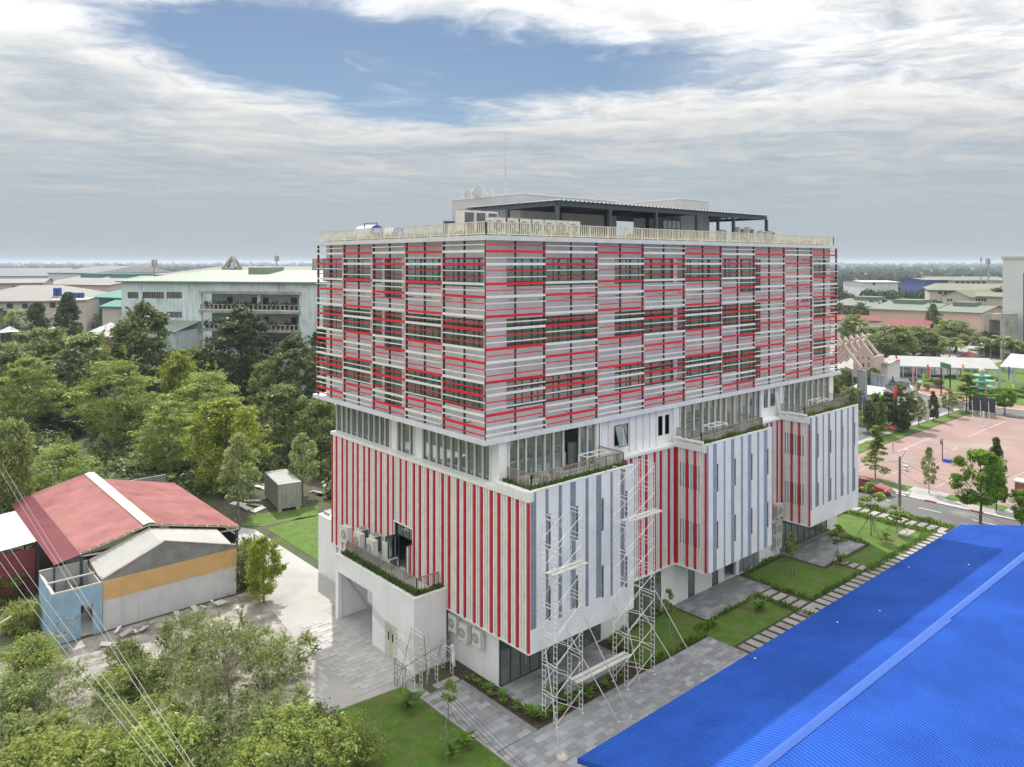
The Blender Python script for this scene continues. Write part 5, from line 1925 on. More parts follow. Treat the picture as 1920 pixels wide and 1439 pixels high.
PROFILES = {
    'dome': lambda t: math.sqrt(max(0.0, 1 - (abs(t - 0.38) / 0.64) ** 2.2)) if t > 0.38 else 0.55 + 0.45 * (t / 0.38),
    'egg': lambda t: max(0.06, math.sin(PI * min(1, (t * 0.86 + 0.14))) ** 0.7),
    'cone': lambda t: max(0.05, (1 - t) ** 0.75),
    'column': lambda t: max(0.10, min(1.0, (1 - t) * 1.5) ** 0.8 * (0.75 + 0.25 * min(1, t * 4))),
    'spread': lambda t: 0.75 + 0.25 * math.sin(PI * t),
}


def make_tree(name, seed, H, R, prof, base, nclump, per, leaf, mat, bark=None, tiers=0, cl=0.24, flat=0.65, trunk=None, limbs=9, shell=0.5, asp=0.55, up=0.35, lean=0.0, inner=0.35, wild=0.12, shoots=0):
    rg = np.random.default_rng(seed)
    bark = bark or m_bark
    t0 = thing(name, 'x', 'tree')
    C, Rad = [], []
    f = PROFILES[prof]
    zb = H * base
    lump = rg.uniform(0.78, 1.18, 12)                                   # uneven outline round the crown
    for i in range(nclump):
        t = rg.random()
        if tiers:
            t = min(0.98, max(0.0, (int(t * tiers) + 0.5 + 0.38 * rg.normal()) / tiers))
        a = rg.uniform(0, 2 * PI)
        k = lump[int(a / (2 * PI) * 12) % 12] * rg.uniform(0.9, 1.1)
        rad = R * f(t) * k * math.sqrt(rg.uniform(inner, 1.0)) * 0.86
        z = zb + (H - zb) * t - (0.10 * rad if tiers else 0)
        cr = R * cl * rg.uniform(0.65, 1.35) * (0.6 + 0.4 * f(t))
        z = min(z, H - cr * flat)
        C.append((rad * math.cos(a) + lean * z, rad * math.sin(a), z))
        Rad.append((cr, cr, cr * flat))
    C, Rad = np.array(C), np.array(Rad)
    V = leaf_cloud(rg, C, Rad, per, leaf, up, asp, shell, wild)
    if shoots:                                   # long leafy shoots standing out of the crown
        S_ = []
        for i in range(shoots):
            c = C[rg.integers(nclump)]
            dr = np.array([rg.normal() * 0.5, rg.normal() * 0.5, rg.uniform(0.3, 1.0)])
            dr += np.array([c[0], c[1], 0]) / R * 0.7
            dr /= np.linalg.norm(dr)
            L_s = R * rg.uniform(0.25, 0.6)
            for q in np.linspace(0.15, 1, 12):
                S_.append(c + dr * L_s * q - np.array([0, 0, 0.25]) * L_s * q * q)
        S_ = np.array(S_)
        V = np.concatenate([V, leaf_cloud(rg, S_, np.full((len(S_), 3), leaf * 0.55), 3, leaf * 0.95, up, asp * 0.8, 0.1)])
    me = np_mesh('crown', V, np.arange(len(V)).reshape(-1, 4))
    me.materials.append(mat)
    o = bpy.data.objects.new('crown', me)
    COL.objects.link(o)
    o.parent = t0
    tr = trunk or max(0.06, R * 0.055)
    mb = MB()
    pts = [(0, 0, -0.3)]
    for i in range(1, 6):
        z = H * 0.86 * i / 5
        pts.append((lean * z + rg.normal() * 0.03 * R, rg.normal() * 0.03 * R, z))
    for i in range(5):
        mb.cyl(pts[i], pts[i + 1], tr * (1.15 - i * 0.2), tr * (1.15 - (i + 1) * 0.2), n=8, caps=False)
    for i in rg.permutation(nclump)[:limbs]:
        c = C[i]
        zs = max(H * 0.12, min(H * 0.8, c[2] - np.hypot(c[0], c[1]) * 0.55))
        s = (lean * zs, 0, zs)
        m_ = ((s[0] + c[0]) / 2, (s[1] + c[1]) / 2, (zs + c[2]) / 2 + 0.05 * R)
        mb.cyl(s, m_, tr * 0.42, tr * 0.28, n=5, caps=False).cyl(m_, tuple(c), tr * 0.28, tr * 0.10, n=5, caps=False)
    mb.build('trunk', bark, t0, smooth=True)
    p = Proto(t0)
    p.H, p.R = H, R
    return p


def spot(u, dep):
    d = FW + RT * (u - CXP) / FPX
    p = CAM + d * dep
    return p[0], p[1]


_tr = random.Random(31)


def plant_tree(p, u, vtop, dep, wpx, label, group=None, z0=0.0):
    x, y = spot(u, dep)
    h = CAMZ - (vtop - HYP) / FPX * dep - z0
    s = wpx / 2 * dep / FPX / p.R
    return p.place((x, y, z0), _tr.uniform(0, 6.28), (s, s, h / p.H), label, group)


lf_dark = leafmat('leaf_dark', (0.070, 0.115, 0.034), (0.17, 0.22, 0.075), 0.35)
lf_deep = leafmat('leaf_deep', (0.055, 0.090, 0.034), (0.12, 0.165, 0.06), 0.32)
lf_mid = leafmat('leaf_mid', (0.115, 0.175, 0.045), (0.27, 0.33, 0.11), 0.42)
lf_light = leafmat('leaf_feather', (0.135, 0.215, 0.040), (0.29, 0.385, 0.085), 0.5)
lf_yel = leafmat('leaf_yellow', (0.165, 0.235, 0.028), (0.30, 0.36, 0.06), 0.5)
lf_grey = leafmat('leaf_grey', (0.14, 0.205, 0.065), (0.33, 0.40, 0.16), 0.45)
lf_bright = leafmat('leaf_bright', (0.09, 0.20, 0.018), (0.19, 0.34, 0.03), 0.5)
lf_thick = leafmat('leaf_thicket', (0.15, 0.225, 0.045), (0.36, 0.44, 0.12), 0.5)

tD1 = make_tree('broadleaf_tree', 1, 18, 5.5, 'egg', 0.08, 130, 150, 0.42, lf_dark, cl=0.22, shell=0.25, wild=0.25, shoots=20)
tD2 = make_tree('broadleaf_tree', 2, 17, 5.2, 'egg', 0.10, 120, 150, 0.42, lf_deep, cl=0.22, shell=0.25, wild=0.25, shoots=20)
tG1 = make_tree('leafy_tree', 3, 12, 5.0, 'dome', 0.18, 100, 140, 0.40, lf_mid, cl=0.22, shell=0.25, wild=0.25, shoots=20)
tG2 = make_tree('leafy_tree', 4, 11, 4.2, 'egg', 0.15, 90, 140, 0.38, lf_mid, cl=0.25, shell=0.25, wild=0.25, shoots=20)
tF1 = make_tree('feathery_tree', 5, 12, 5.6, 'egg', 0.22, 110, 150, 0.34, lf_light, bark=m_barkp, tiers=7, flat=0.28, cl=0.24, asp=0.35, up=0.9, inner=0.2, shell=0.25, wild=0.25, shoots=40)
tF2 = make_tree('feathery_tree', 6, 11, 6.0, 'dome', 0.28, 100, 150, 0.34, lf_light, bark=m_barkp, tiers=5, flat=0.26, cl=0.25, asp=0.35, up=0.9, inner=0.2, shell=0.25, wild=0.25, shoots=40)
tY1 = make_tree('yellow_green_tree', 7, 10.5, 4.2, 'egg', 0.12, 95, 140, 0.32, lf_yel, cl=0.24, shell=0.25, wild=0.25, shoots=40)
tS1 = make_tree('sparse_tree', 8, 8.5, 2.5, 'egg', 0.22, 60, 90, 0.26, lf_grey, bark=m_barkp, cl=0.26, limbs=16)

GL = 'trees in the wood beside the building'
plant_tree(tD1, 265, 568, 130, 150, 'tall dark domed tree before the left end of the pale blue building', GL)
plant_tree(tD2, 452, 578, 134, 135, 'tall dark tree hiding the balconies of the pale blue building', GL)
plant_tree(tD1, 552, 628, 126, 112, 'dark tree against the left edge of the louvered building', GL)
plant_tree(tD2, 612, 612, 142, 95, 'dark tree half hidden behind the louvered corner', GL)
plant_tree(tD1, 128, 655, 122, 118, 'dark tree behind the two feathery trees at far left', GL)
plant_tree(tF1, 52, 670, 113, 140, 'feathery bright green tree at the left picture edge', GL)
plant_tree(tF2, 214, 676, 104, 175, 'spreading feathery tree above the red shed ridge', GL)
plant_tree(tF1, 318, 752, 93, 150, 'low feathery tree just behind the red roof', GL)
plant_tree(tF2, 385, 698, 112, 150, 'shaded feathery tree between the two tall dark trees', GL)
plant_tree(tY1, 425, 746, 88, 140, 'yellow green tree behind the grey container', GL)
plant_tree(tS1, 448, 812, 80, 80, 'thin sparse tree in front of the yellow green tree', GL)
plant_tree(tG2, 533, 722, 101, 105, 'mid green tree behind the grey container', GL)
plant_tree(tG1, 604, 742, 99, 100, 'mid green tree touching the fin wall edge', GL)
plant_tree(tS1, 568, 812, 87, 66, 'small silvery tree right beside the container', GL)
plant_tree(tG1, 70, 615, 150, 140, 'pale topped leafy tree in the far left canopy', GL)
plant_tree(tG2, 165, 625, 140, 130, 'pale topped leafy tree left of the tall domed tree', GL)
plant_tree(tG1, 12, 640, 138, 110, 'leafy tree cut by the left edge above the feathery tree', GL)
plant_tree(tY1, 338, 655, 122, 90, 'yellow green tree right of the tall domed tree', GL)
plant_tree(tG2, 372, 650, 132, 95, 'leafy tree under the balcony wall of the pale building', GL)
plant_tree(tG1, 500, 676, 124, 90, 'leafy tree between the two right dark trees', GL)
plant_tree(tF2, 108, 838, 80, 165, 'bright low feathery bush behind the red shed', GL)
plant_tree(tG1, 8, 786, 72, 110, 'round leafy tree at the left edge beside the white lean-to', GL)
_b = random.Random(9)
for i in range(16):
    u = -40 + i * 43 + _b.uniform(-12, 12)
    plant_tree((tG1, tG2, tD2)[i % 3], u, _b.uniform(648, 690), _b.uniform(142, 172), _b.uniform(85, 120), '%s tree from the left in the crowded canopy behind the front row of the wood' % ORD[i], 'crowded canopy of the wood')
for i in range(9):
    u = -30 + i * 62 + _b.uniform(-14, 14)
    plant_tree((tD2, tG1)[i % 2], u, _b.uniform(740, 775), _b.uniform(112, 124), _b.uniform(80, 110), '%s from the left of the shaded understorey trees in the wood' % ORD[i], 'shaded understorey trees')
# conifer-like trees in front of the cream hall
tK1 = make_tree('conifer', 12, 14, 4.0, 'cone', 0.05, 110, 110, 0.5, lf_deep, flat=0.7, cl=0.26)
plant_tree(tK1, 128, 548, 195, 82, 'pointed dark tree in front of the cream hall with blue tanks', 'dark trees before the cream hall')
plant_tree(tK1, 70, 566, 200, 80, 'wide dark tree below the cream hall windows', 'dark trees before the cream hall')

# thicket in the lower left corner
sh1 = make_tree('thicket_bush', 41, 3.2, 2.3, 'dome', 0.02, 38, 165, 0.22, lf_thick, cl=0.36, trunk=0.05, limbs=12, shell=0.1, wild=0.4, asp=0.4, shoots=46)
sh2 = make_tree('thicket_bush', 42, 2.6, 2.1, 'dome', 0.02, 36, 165, 0.20, lf_mid, cl=0.36, trunk=0.05, limbs=12, shell=0.1, wild=0.4, asp=0.4, shoots=40)
sh3 = make_tree('thicket_bush', 43, 3.0, 2.0, 'spread', 0.02, 30, 105, 0.19, lf_grey, cl=0.36, trunk=0.04, limbs=24, shell=0.05, bark=m_barkp, wild=0.5, asp=0.35, shoots=50)
for s in (sh1, sh2, sh3):
    s.root['category'] = 'bush'
pts = [(40, 1180, 0), (15, 1120, 0), (60, 1260, 0), (20, 1330, 1), (110, 1330, 2), (90, 1420, 0), (190, 1370, 2), (20, 1440, 1), (180, 1450, 0), (270, 1300, 1), (330, 1285, 2), (290, 1385, 0), (380, 1330, 2),
       (370, 1420, 2), (300, 1470, 0), (450, 1400, 2), (470, 1475, 0), (540, 1340, 2), (530, 1420, 0), (585, 1395, 1), (560, 1480, 1), (400, 1260, 2), (240, 1250, 1), (640, 1450, 0), (150, 1500, 0), (380, 1500, 1), (60, 1500, 0), (500, 1290, 2), (220, 1310, 0), (340, 1228, 2), (548, 1262, 2), (480, 1225, 2)]
rowno = [(0 if v < 1275 else 1 if v < 1345 else 2 if v < 1425 else 3) for u, v, k in pts]
for i, (u, v, k) in enumerate(pts):
    rank = sum(1 for j, q in enumerate(pts) if rowno[j] == rowno[i] and q[0] < u)
    dep = depth_at(v)
    x, y = spot(u, dep)
    s = (0.86 if v < 1350 else 1.0) * _b.uniform(0.72, 1.05)
    (sh1, sh2, sh3)[k].place((x, y, 0), _b.uniform(0, 6.28), (s, s, s * _b.uniform(0.7, 1.0)), '%s bush from the left in the %s row of the lower left thicket' % (ORD[rank], ('rear', 'second', 'third', 'front')[rowno[i]]), 'bushes of the lower left thicket', 'bush')
tB = make_tree('open_crowned_tree', 44, 5.4, 2.6, 'egg', 0.35, 34, 80, 0.17, lf_grey, bark=m_barkp, cl=0.30, limbs=34, trunk=0.10, shell=0.05, lean=0.12, wild=0.5, asp=0.4, shoots=30)
x, y = spot(436, depth_at(1335))
tB.place((x, y, 0), 2.4, 1.0, 'thin crowned tree with bare leaning trunk rising from the thicket')
x, y = spot(505, depth_at(1075))
plant_tree(tY1, 494, 1005, 60, 72, 'bush climbing the right end of the orange banded shed')
plant_tree(sh2, 470, 1010, 63, 70, 'low bush against the corner post of the red shed')

# garden plants near the building
lf_gard = leafmat('garden_leaf', (0.07, 0.16, 0.02), (0.17, 0.30, 0.04), 0.4)


def make_broad_plant(seed, n=12, L=0.75):
    rg = np.random.default_rng(seed)
    t = thing('broadleaf_plant', 'x', 'plant')
    mb = MB()
    for i in range(n):
        a = 2 * PI * i / n + rg.uniform(-.3, .3)
        l = L * rg.uniform(0.6, 1.15)
        e = rg.uniform(0.35, 1.2)
        d = Vector((math.cos(a), math.sin(a), 0))
        s = Vector((-math.sin(a), math.cos(a), 0))
        p0 = Vector((0, 0, 0.05))
        p1 = p0 + d * l * 0.5 * math.cos(e) + Vector((0, 0, l * 0.75 * math.sin(e)))
        p2 = p1 + d * l * 0.55 + Vector((0, 0, l * 0.12))
        w = l * 0.17
        mb.face([p0, p1 + s * w, p2, p1 - s * w])
    mb.build('leaves', lf_gard, t)
    return Proto(t)


bp1, bp2 = make_broad_plant(1), make_broad_plant(2, 16, 0.55)
k = 0
for u, v, s, lab in ((764, 1335, 1.7, 'big broadleaf plant on the lawn beside the garden path'), (870, 1405, 1.6, 'broadleaf plant at the lower edge of the path lawn'), (848, 1425, 1.2, 'smaller broadleaf plant beside the lower path plant'),
                     (1425, 1148, 1.6, 'bright broadleaf plant on the lawn before the middle patio'), (1575, 1058, 1.5, 'broadleaf plant at the corner of the far patio lawn'), (1660, 1010, 1.5, 'broadleaf plant on the sunlit corner lawn'), (1045, 1310, 1.3, 'broadleaf plant under the left scaffold tower')):
    g = gz(u, v)
    (bp1, bp2)[k % 2].place((g[0], g[1], 0.05), k * 1.1, s, lab)
    k += 1
_c = random.Random(77)
for nm, n, (x0, y0, x1, y1) in (('bed beside the garden path, counted from the garage', 12, (0.0, 2.0, 0.7, -4.6)), ('bed under the scaffold towers, counted from the left', 16, (0.9, -4.1, 9.5, -4.1)), ('bed right of the entrance patio, from the front', 8, (10.4, -3.4, 10.4, -0.8))):
    for i in range(n):
        t = (i + 0.5) / n
        x, y = x0 + (x1 - x0) * t, y0 + (y1 - y0) * t
        x, y = (x + _c.uniform(-0.1, 0.1), y + _c.uniform(-0.45, 0.45)) if x0 != x1 and y0 == y1 else (x + _c.uniform(-0.3, 0.3), y)
        (bp1, bp2)[i % 2].place((x, y, 0.02), _c.uniform(0, 6), _c.uniform(0.5, 1.05), '%s small leafy plant in the %s' % (ORD[i], nm), 'plants of the entrance beds')
tufts(None, 'border_plants', [(9.6, -4.75, 16.4, -4.3, 0.02), (16.4, -4.4, 18.3, -3.5, 0.02), (24.6, -8.2, 25.0, -3.5, 0.02), (18.3, -3.75, 24.6, -3.45, 0.02), (27.4, -7.0, 36, -6.65, 0.02), (27.4, -6.7, 27.7, -0.7, 0.02), (36.2, -7.4, 51, -6.9, 0.02), (42.5, -4.6, 42.9, -0.4, 0.02), (28, -0.7, 34.0, -0.3, 0.02), (11.4, -0.65, 18.0, -0.3, 0.02), (53.3, -8, 54.2, 8, 0.02), (49.8, -7, 50.9, 4, 0.02)], 5200, 0.05, lf_gard, 61, 0.42)['label'] = 'low border planting along the lawns and beds'
# grass blades over the near lawns
tufts(None, 'lawn_grass', [(-12.3, -13, -3.4, 3.9, 0.012)], 16000, 0.012, leafmat('grass_blade', (0.075, 0.14, 0.018), (0.13, 0.20, 0.03), 0.4), 71, 0.08)['label'] = 'short grass of the lawn beside the garden path'
# staked saplings
sap = make_tree('staked_sapling', 51, 4.2, 0.8, 'egg', 0.55, 16, 40, 0.20, lf_light, bark=m_barkp, tiers=3, flat=0.35, cl=0.4, trunk=0.045, limbs=8)
mb = MB()
for a in (0.3, 2.4, 4.5):
    mb.cyl((math.cos(a) * 0.9, math.sin(a) * 0.9, 0), (0, 0, 1.7), 0.03, n=5)
mb.build('stake', m_barkp, sap.root)
bare = make_tree('bare_sapling', 52, 3.0, 0.8, 'dome', 0.5, 18, 3, 0.14, lf_grey, bark=m_barkp, cl=0.4, trunk=0.03, limbs=18)
for i, (pr, u, vt, vb, w, lab) in enumerate(((sap, 1255, 1106, 1210, 26, 'staked sapling behind the right scaffold tower'), (sap, 1486, 1000, 1085, 30, 'staked sapling on the lawn between the patios'), (sap, 1570, 985, 1062, 30, 'staked sapling by the far patio corner'),
                                             (sap, 1633, 905, 1005, 42, 'staked sapling on the sunlit corner lawn'), (sap, 1682, 948, 1000, 40, 'short sapling beside the lamp pole'), (bare, 1412, 1100, 1165, 40, 'leafless sapling at the corner of the middle patio'), (sap, 841, 1275, 1360, 34, 'thin sapling standing on the garden path edge'), (bare, 838, 1360, 1432, 40, 'dry sapling on the lawn near the lower edge'))):
    plant_tree(pr, u, vt, depth_at(vb), w, lab, 'saplings round the building')

# right hand trees along court and roads
tT = make_tree('tiered_tree', 53, 7.5, 2.2, 'cone', 0.22, 60, 110, 0.26, lf_light, bark=m_barkp, tiers=6, flat=0.22, cl=0.32, asp=0.4, up=0.9, inner=0.15, trunk=0.10)
tR = make_tree('round_tree', 54, 8.0, 3.0, 'dome', 0.30, 70, 150, 0.30, lf_bright, cl=0.26, trunk=0.16)
tC = make_tree('columnar_tree', 55, 8.0, 1.2, 'column', 0.14, 80, 90, 0.30, lf_deep, cl=0.34, flat=1.0, up=-0.2, trunk=0.07)
GR = 'trees along the court and road'
plant_tree(tT, 1642, 796, depth_at(899), 54, 'tiered young tree behind the red car', GR)
plant_tree(tT, 1627, 752, depth_at(812), 50, 'tiered young tree beside the far bay railing', GR)
plant_tree(tT, 1652, 770, depth_at(815), 40, 'smaller tiered tree right of the far bay', GR)
plant_tree(tR, 1838, 846, depth_at(982), 92, 'bushy bright green tree at the blue roof end', GR)
plant_tree(tC, 1868, 820, depth_at(958), 36, 'tall columnar tree behind the bushy bright tree', GR)
plant_tree(tC, 1692, 757, depth_at(811), 27, 'columnar tree at the left side of the court', GR)
plant_tree(tC, 1750, 734, depth_at(790), 21, 'narrow columnar tree by the court corner', GR)
plant_tree(tS1, 1722, 742, depth_at(800), 32, 'thin leafed tree between the two columnar trees', GR)
plant_tree(tS1, 1742, 838, depth_at(926), 30, 'crooked sparse tree on the court verge', GR)
plant_tree(tS1, 1778, 728, depth_at(781), 34, 'pale sparse tree left of the dark billboard', GR)
plant_tree(tT, 1813, 700, depth_at(774), 62, 'wide tiered tree behind the dark billboard', GR)
plant_tree(tR, 1884, 727, depth_at(777), 44, 'round tree right of the dark billboard', GR)
plant_tree(tR, 1916, 920, depth_at(992), 50, 'leafy tree cut by the right edge above the blue roof', GR)
for i, (u, vt, dep, w, pr, lab) in enumerate(((1590, 700, 150, 60, tD2, 'dark tree left of the pink gate frame'), (1600, 725, 128, 60, tG1, 'bushy tree above the far bay terrace'), (1690, 722, 122, 56, tD1, 'dark round tree beside the curved kerb'),
                                              (1665, 735, 122, 50, tD2, 'dark bush tree behind the green banner'), (1640, 738, 118, 46, tD1, 'dark bush tree behind the blue banner'), (1637, 690, 158, 40, tD1, 'small dark tree before the grey screen panels'),
                                              (1575, 690, 140, 50, tG1, 'green tree at the louvered block far corner'), (1660, 610, 195, 120, tG1, 'wide spreading tree behind the white tent, left'), (1715, 612, 205, 110, tG2, 'wide spreading tree behind the white tent, middle'),
                                              (1750, 570, 235, 36, tD1, 'tall dark pointed tree above the red roofs'), (1790, 600, 225, 90, tG1, 'leafy tree left of the concrete portal'), (1600, 590, 230, 60, tG1, 'green tree below the peach factory'),
                                              (1870, 540, 300, 60, tD2, 'dark tree beside the pale tower'), (1850, 620, 215, 60, tD1, 'dark tree in front of the concrete portal'), (1905, 640, 200, 60, tD2, 'dark tree at the foot of the pale tower'), (1730, 625, 215, 70, tG2, 'leafy tree right of the red roofed row'), (1615, 568, 300, 40, tD1, 'dark tree before the green roofed factory'))):
    plant_tree(pr, u, vt, dep, w, lab, 'trees of the school grounds')


# palms
def make_palm(seed, H=9.0):
    rg = np.random.default_rng(seed)
    t = thing('palm_tree', 'x', 'palm tree')
    MB().cyl((0, 0, -0.2), (0.1, 0, H * 0.5), 0.2, 0.15, n=8).cyl((0.1, 0, H * 0.5), (0.15, 0.05, H * 0.86), 0.15, 0.11, n=8).build('trunk', m_barkp, t)
    V = []
    for i in range(22):
        a = 2 * PI * i / 22 * 2.39996 * 3
        e = rg.uniform(-0.2, 1.2)
        L = rg.uniform(2.2, 3.0)
        d = np.array([math.cos(a), math.sin(a), 0])
        s = np.array([-math.sin(a), math.cos(a), 0])
        base = np.array([0.15, 0.05, H * 0.86])
        prev = base
        for k in range(9):
            q = (k + 1) / 9
            p = base + d * L * q * math.cos(e * (1 - q * 0.5)) + np.array([0, 0, 1]) * (L * q * math.sin(e) - 1.5 * q * q)
            w = 0.55 * math.sin(PI * min(0.97, q * 0.85 + 0.1))
            for sg in (-1, 1):
                mid = (prev + p) / 2
                V.append([prev, mid + s * sg * w * 0.5 + np.array([0, 0, -0.1]), mid + s * sg * w + d * 0.35 + np.array([0, 0, -0.35]), p])
            prev = p
    V = np.array(V).reshape(-1, 3)
    me = np_mesh('fronds', V, np.arange(len(V)).reshape(-1, 4))
    me.materials.append(lf_mid)
    o = bpy.data.objects.new('fronds', me)
    COL.objects.link(o)
    o.parent = t
    p = Proto(t)
    p.H, p.R = H, 2.8
    return p


pm = make_palm(3)
for i, (u, vt, dep, w, lab) in enumerate(((1780, 630, 195, 44, 'palm left of the red roofed gazebo'), (1795, 636, 190, 40, 'palm touching the gazebo roof from the left'), (1838, 628, 196, 46, 'palm just right of the gazebo'), (1858, 632, 190, 42, 'second palm right of the gazebo'), (1880, 626, 188, 46, 'tallest palm before the pale tower'), (1900, 634, 186, 42, 'palm nearest the right edge'), (1612, 600, 225, 44, 'palm in front of the red roofed row'), (25, 575, 205, 44, 'palm at the far left before the cream hall'))):
    plant_tree(pm, u, vt, dep, w, lab, 'palm trees')

# far countryside: trees that read as one mass, out to the horizon
rg = np.random.default_rng(5)


def tree_mass(name, label, n, d0, d1, u0, u1, h, leaf, per, mat, power=1.0, keep=None):
    t = rg.random(n) ** power
    dep = d0 * (d1 / d0) ** t
    u = rg.uniform(u0, u1, n)
    d = FW[None, :] + RT[None, :] * ((u - CXP) / FPX)[:, None]
    P = CAM[None, :] + d * dep[:, None]
    if keep is not None:
        m = keep(u, dep)
        P, dep = P[m], dep[m]
    n = len(P)
    hh = h * rg.uniform(0.55, 1.25, n)
    rad = hh * rg.uniform(0.45, 0.75, n)
    C = np.stack([P[:, 0], P[:, 1], hh * 0.5], 1)
    Rad = np.stack([rad, rad, hh * 0.52], 1)
    sc = np.repeat(np.maximum(1.0, dep / 700.0) * leaf, per)[:, None]
    V = leaf_cloud(rg, C, Rad, per, 1.0, 0.5, 0.8, 0.75).reshape(-1, 4, 3)
    c = V.mean(1, keepdims=True)
    V = c + (V - c) * sc[:, :, None]
    V = V.reshape(-1, 3)
    V[:, 2] = np.maximum(V[:, 2], 0.0)
    me = np_mesh(name, V, np.arange(len(V)).reshape(-1, 4))
    me.materials.append(mat)
    o = bpy.data.objects.new(name, me)
    COL.objects.link(o)
    o['kind'] = 'stuff'
    o['label'] = label
    o['category'] = 'trees'
    return o


lf_far = leafmat('far_leaf', (0.045, 0.068, 0.034), (0.072, 0.10, 0.048), 0.1, nscale=0.01, spec=0.0)
tree_mass('far_woods', 'distant woods stretching to the horizon', 5200, 700, 7000, -500, 2500, 10, 2.6, 46, lf_far, 0.9)
tree_mass('near_woods_right', 'tree belt behind the factories on the right', 620, 300, 720, 1500, 2150, 9, 1.6, 190, lf_far, 1.0, lambda u, d: (d > 380) | (rg.random(len(u)) < 0.35))
tree_mass('near_woods_left', 'tree belts among the industrial roofs on the left', 420, 240, 700, -300, 640, 9, 1.4, 180, lf_far, 1.0, lambda u, d: (rg.random(len(u)) < 0.7))


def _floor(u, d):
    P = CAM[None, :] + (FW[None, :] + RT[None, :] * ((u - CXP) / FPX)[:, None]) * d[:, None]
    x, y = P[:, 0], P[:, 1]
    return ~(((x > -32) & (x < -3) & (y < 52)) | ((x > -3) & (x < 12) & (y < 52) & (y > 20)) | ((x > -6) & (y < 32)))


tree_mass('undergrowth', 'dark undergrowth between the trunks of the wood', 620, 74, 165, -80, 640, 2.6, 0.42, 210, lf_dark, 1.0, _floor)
# ------------------------------------------------------------------ other buildings
class Facade:
    """a wall line seen between two columns of the photograph, at given depths; local x along it, y inward, z up"""
    def __init__(s, u0, d0, u1, d1):
        s.p0, s.p1 = np.array(spot(u0, d0)), np.array(spot(u1, d1))
        s.e = (s.p1 - s.p0)
        s.L = float(np.linalg.norm(s.e))
        s.e /= s.L
        s.ang = math.atan2(s.e[1], s.e[0])

    def x(s, u):
        d = FW + RT * (u - CXP) / FPX
        A = np.array([[d[0], -s.e[0]], [d[1], -s.e[1]]])
        t = np.linalg.solve(A, s.p0 - CAM)
        return float(t[1])

    def z(s, u, v):
        d = FW + RT * (u - CXP) / FPX
        A = np.array([[d[0], -s.e[0]], [d[1], -s.e[1]]])
        t = np.linalg.solve(A, s.p0 - CAM)
        return CAMZ + (HYP - v) / FPX * float(t[0])

    def place(s, o):
        o.location = (s.p0[0], s.p0[1], 0)
        o.rotation_euler.z = s.ang
        return o


m_pale = M('weathered_pale_blue', (0.64, 0.745, 0.77), 0.85, 0.08, 0.25, streak=0.55, streakcol=(0.16, 0.15, 0.13), spot=(0.47, 0.53, 0.53), spotscale=0.3, spotamt=(0.5, 0.7))
m_greenroof = M('pale_green_roof', (0.215, 0.265, 0.215), 0.6, 0.06, 0.2)
m_stain = M('stained_concrete', (0.36, 0.34, 0.31), 0.9, 0.2, 0.4, streak=0.6, streakcol=(0.09, 0.085, 0.08))
m_wdark = M('dark_pane', (0.02, 0.024, 0.028), 0.15, 0.2, 1.0)
PB = thing('pale_blue_building', 'weathered pale blue block with planted balconies and pale green roof', 'building')
F = Facade(228, 152, 640, 141)
zt_ = (F.z(228, 526) + F.z(590, 530)) / 2
mb = MB()
bx0, bx1 = F.x(378), F.x(561)
fl = [F.z(470, v) for v in (548, 584, 618, 652)]       # balcony slab levels, top down (undersides of openings)
ops = []
for i, (va, vb) in enumerate(((552, 581), (588, 618), (623, 650))):
    ops.append((bx0, bx1, F.z(470, vb), F.z(470, va)))
wins = []
for u0, u1 in ((239, 259), (267, 307), (312, 341)):
    for va, vb in ((548, 560), (585, 596), (622, 633)):
        wins.append((F.x(u0), F.x(u1), F.z((u0 + u1) / 2, vb), F.z((u0 + u1) / 2, va)))
wall_holes(mb, 'y', 0, 0.3, 0, F.L, -0.5, zt_, ops + wins)
mb.box(0, 0.3, -0.5, 0.3, 30, zt_)
mb.box(F.L - 0.3, 0.3, -0.5, F.L, 30, zt_)
mb.build('wall', m_pale, PB)
for k, w in enumerate(wins):
    mb = MB().box(w[0], 0.18, w[2], w[1], 0.22, w[3])
    f = mb.build('window', m_wdark, PB)
    n = 3 if k < 3 else 6
    g = MB()
    for i in range(n * 2 + 1):
        x = w[0] + (w[1] - w[0]) * i / (n * 2)
        g.box(x - 0.05, 0.08, w[2], x + 0.05, 0.17, w[3])
    g.build('upright_bars', m_stain, f)['kind'] = 'stuff'
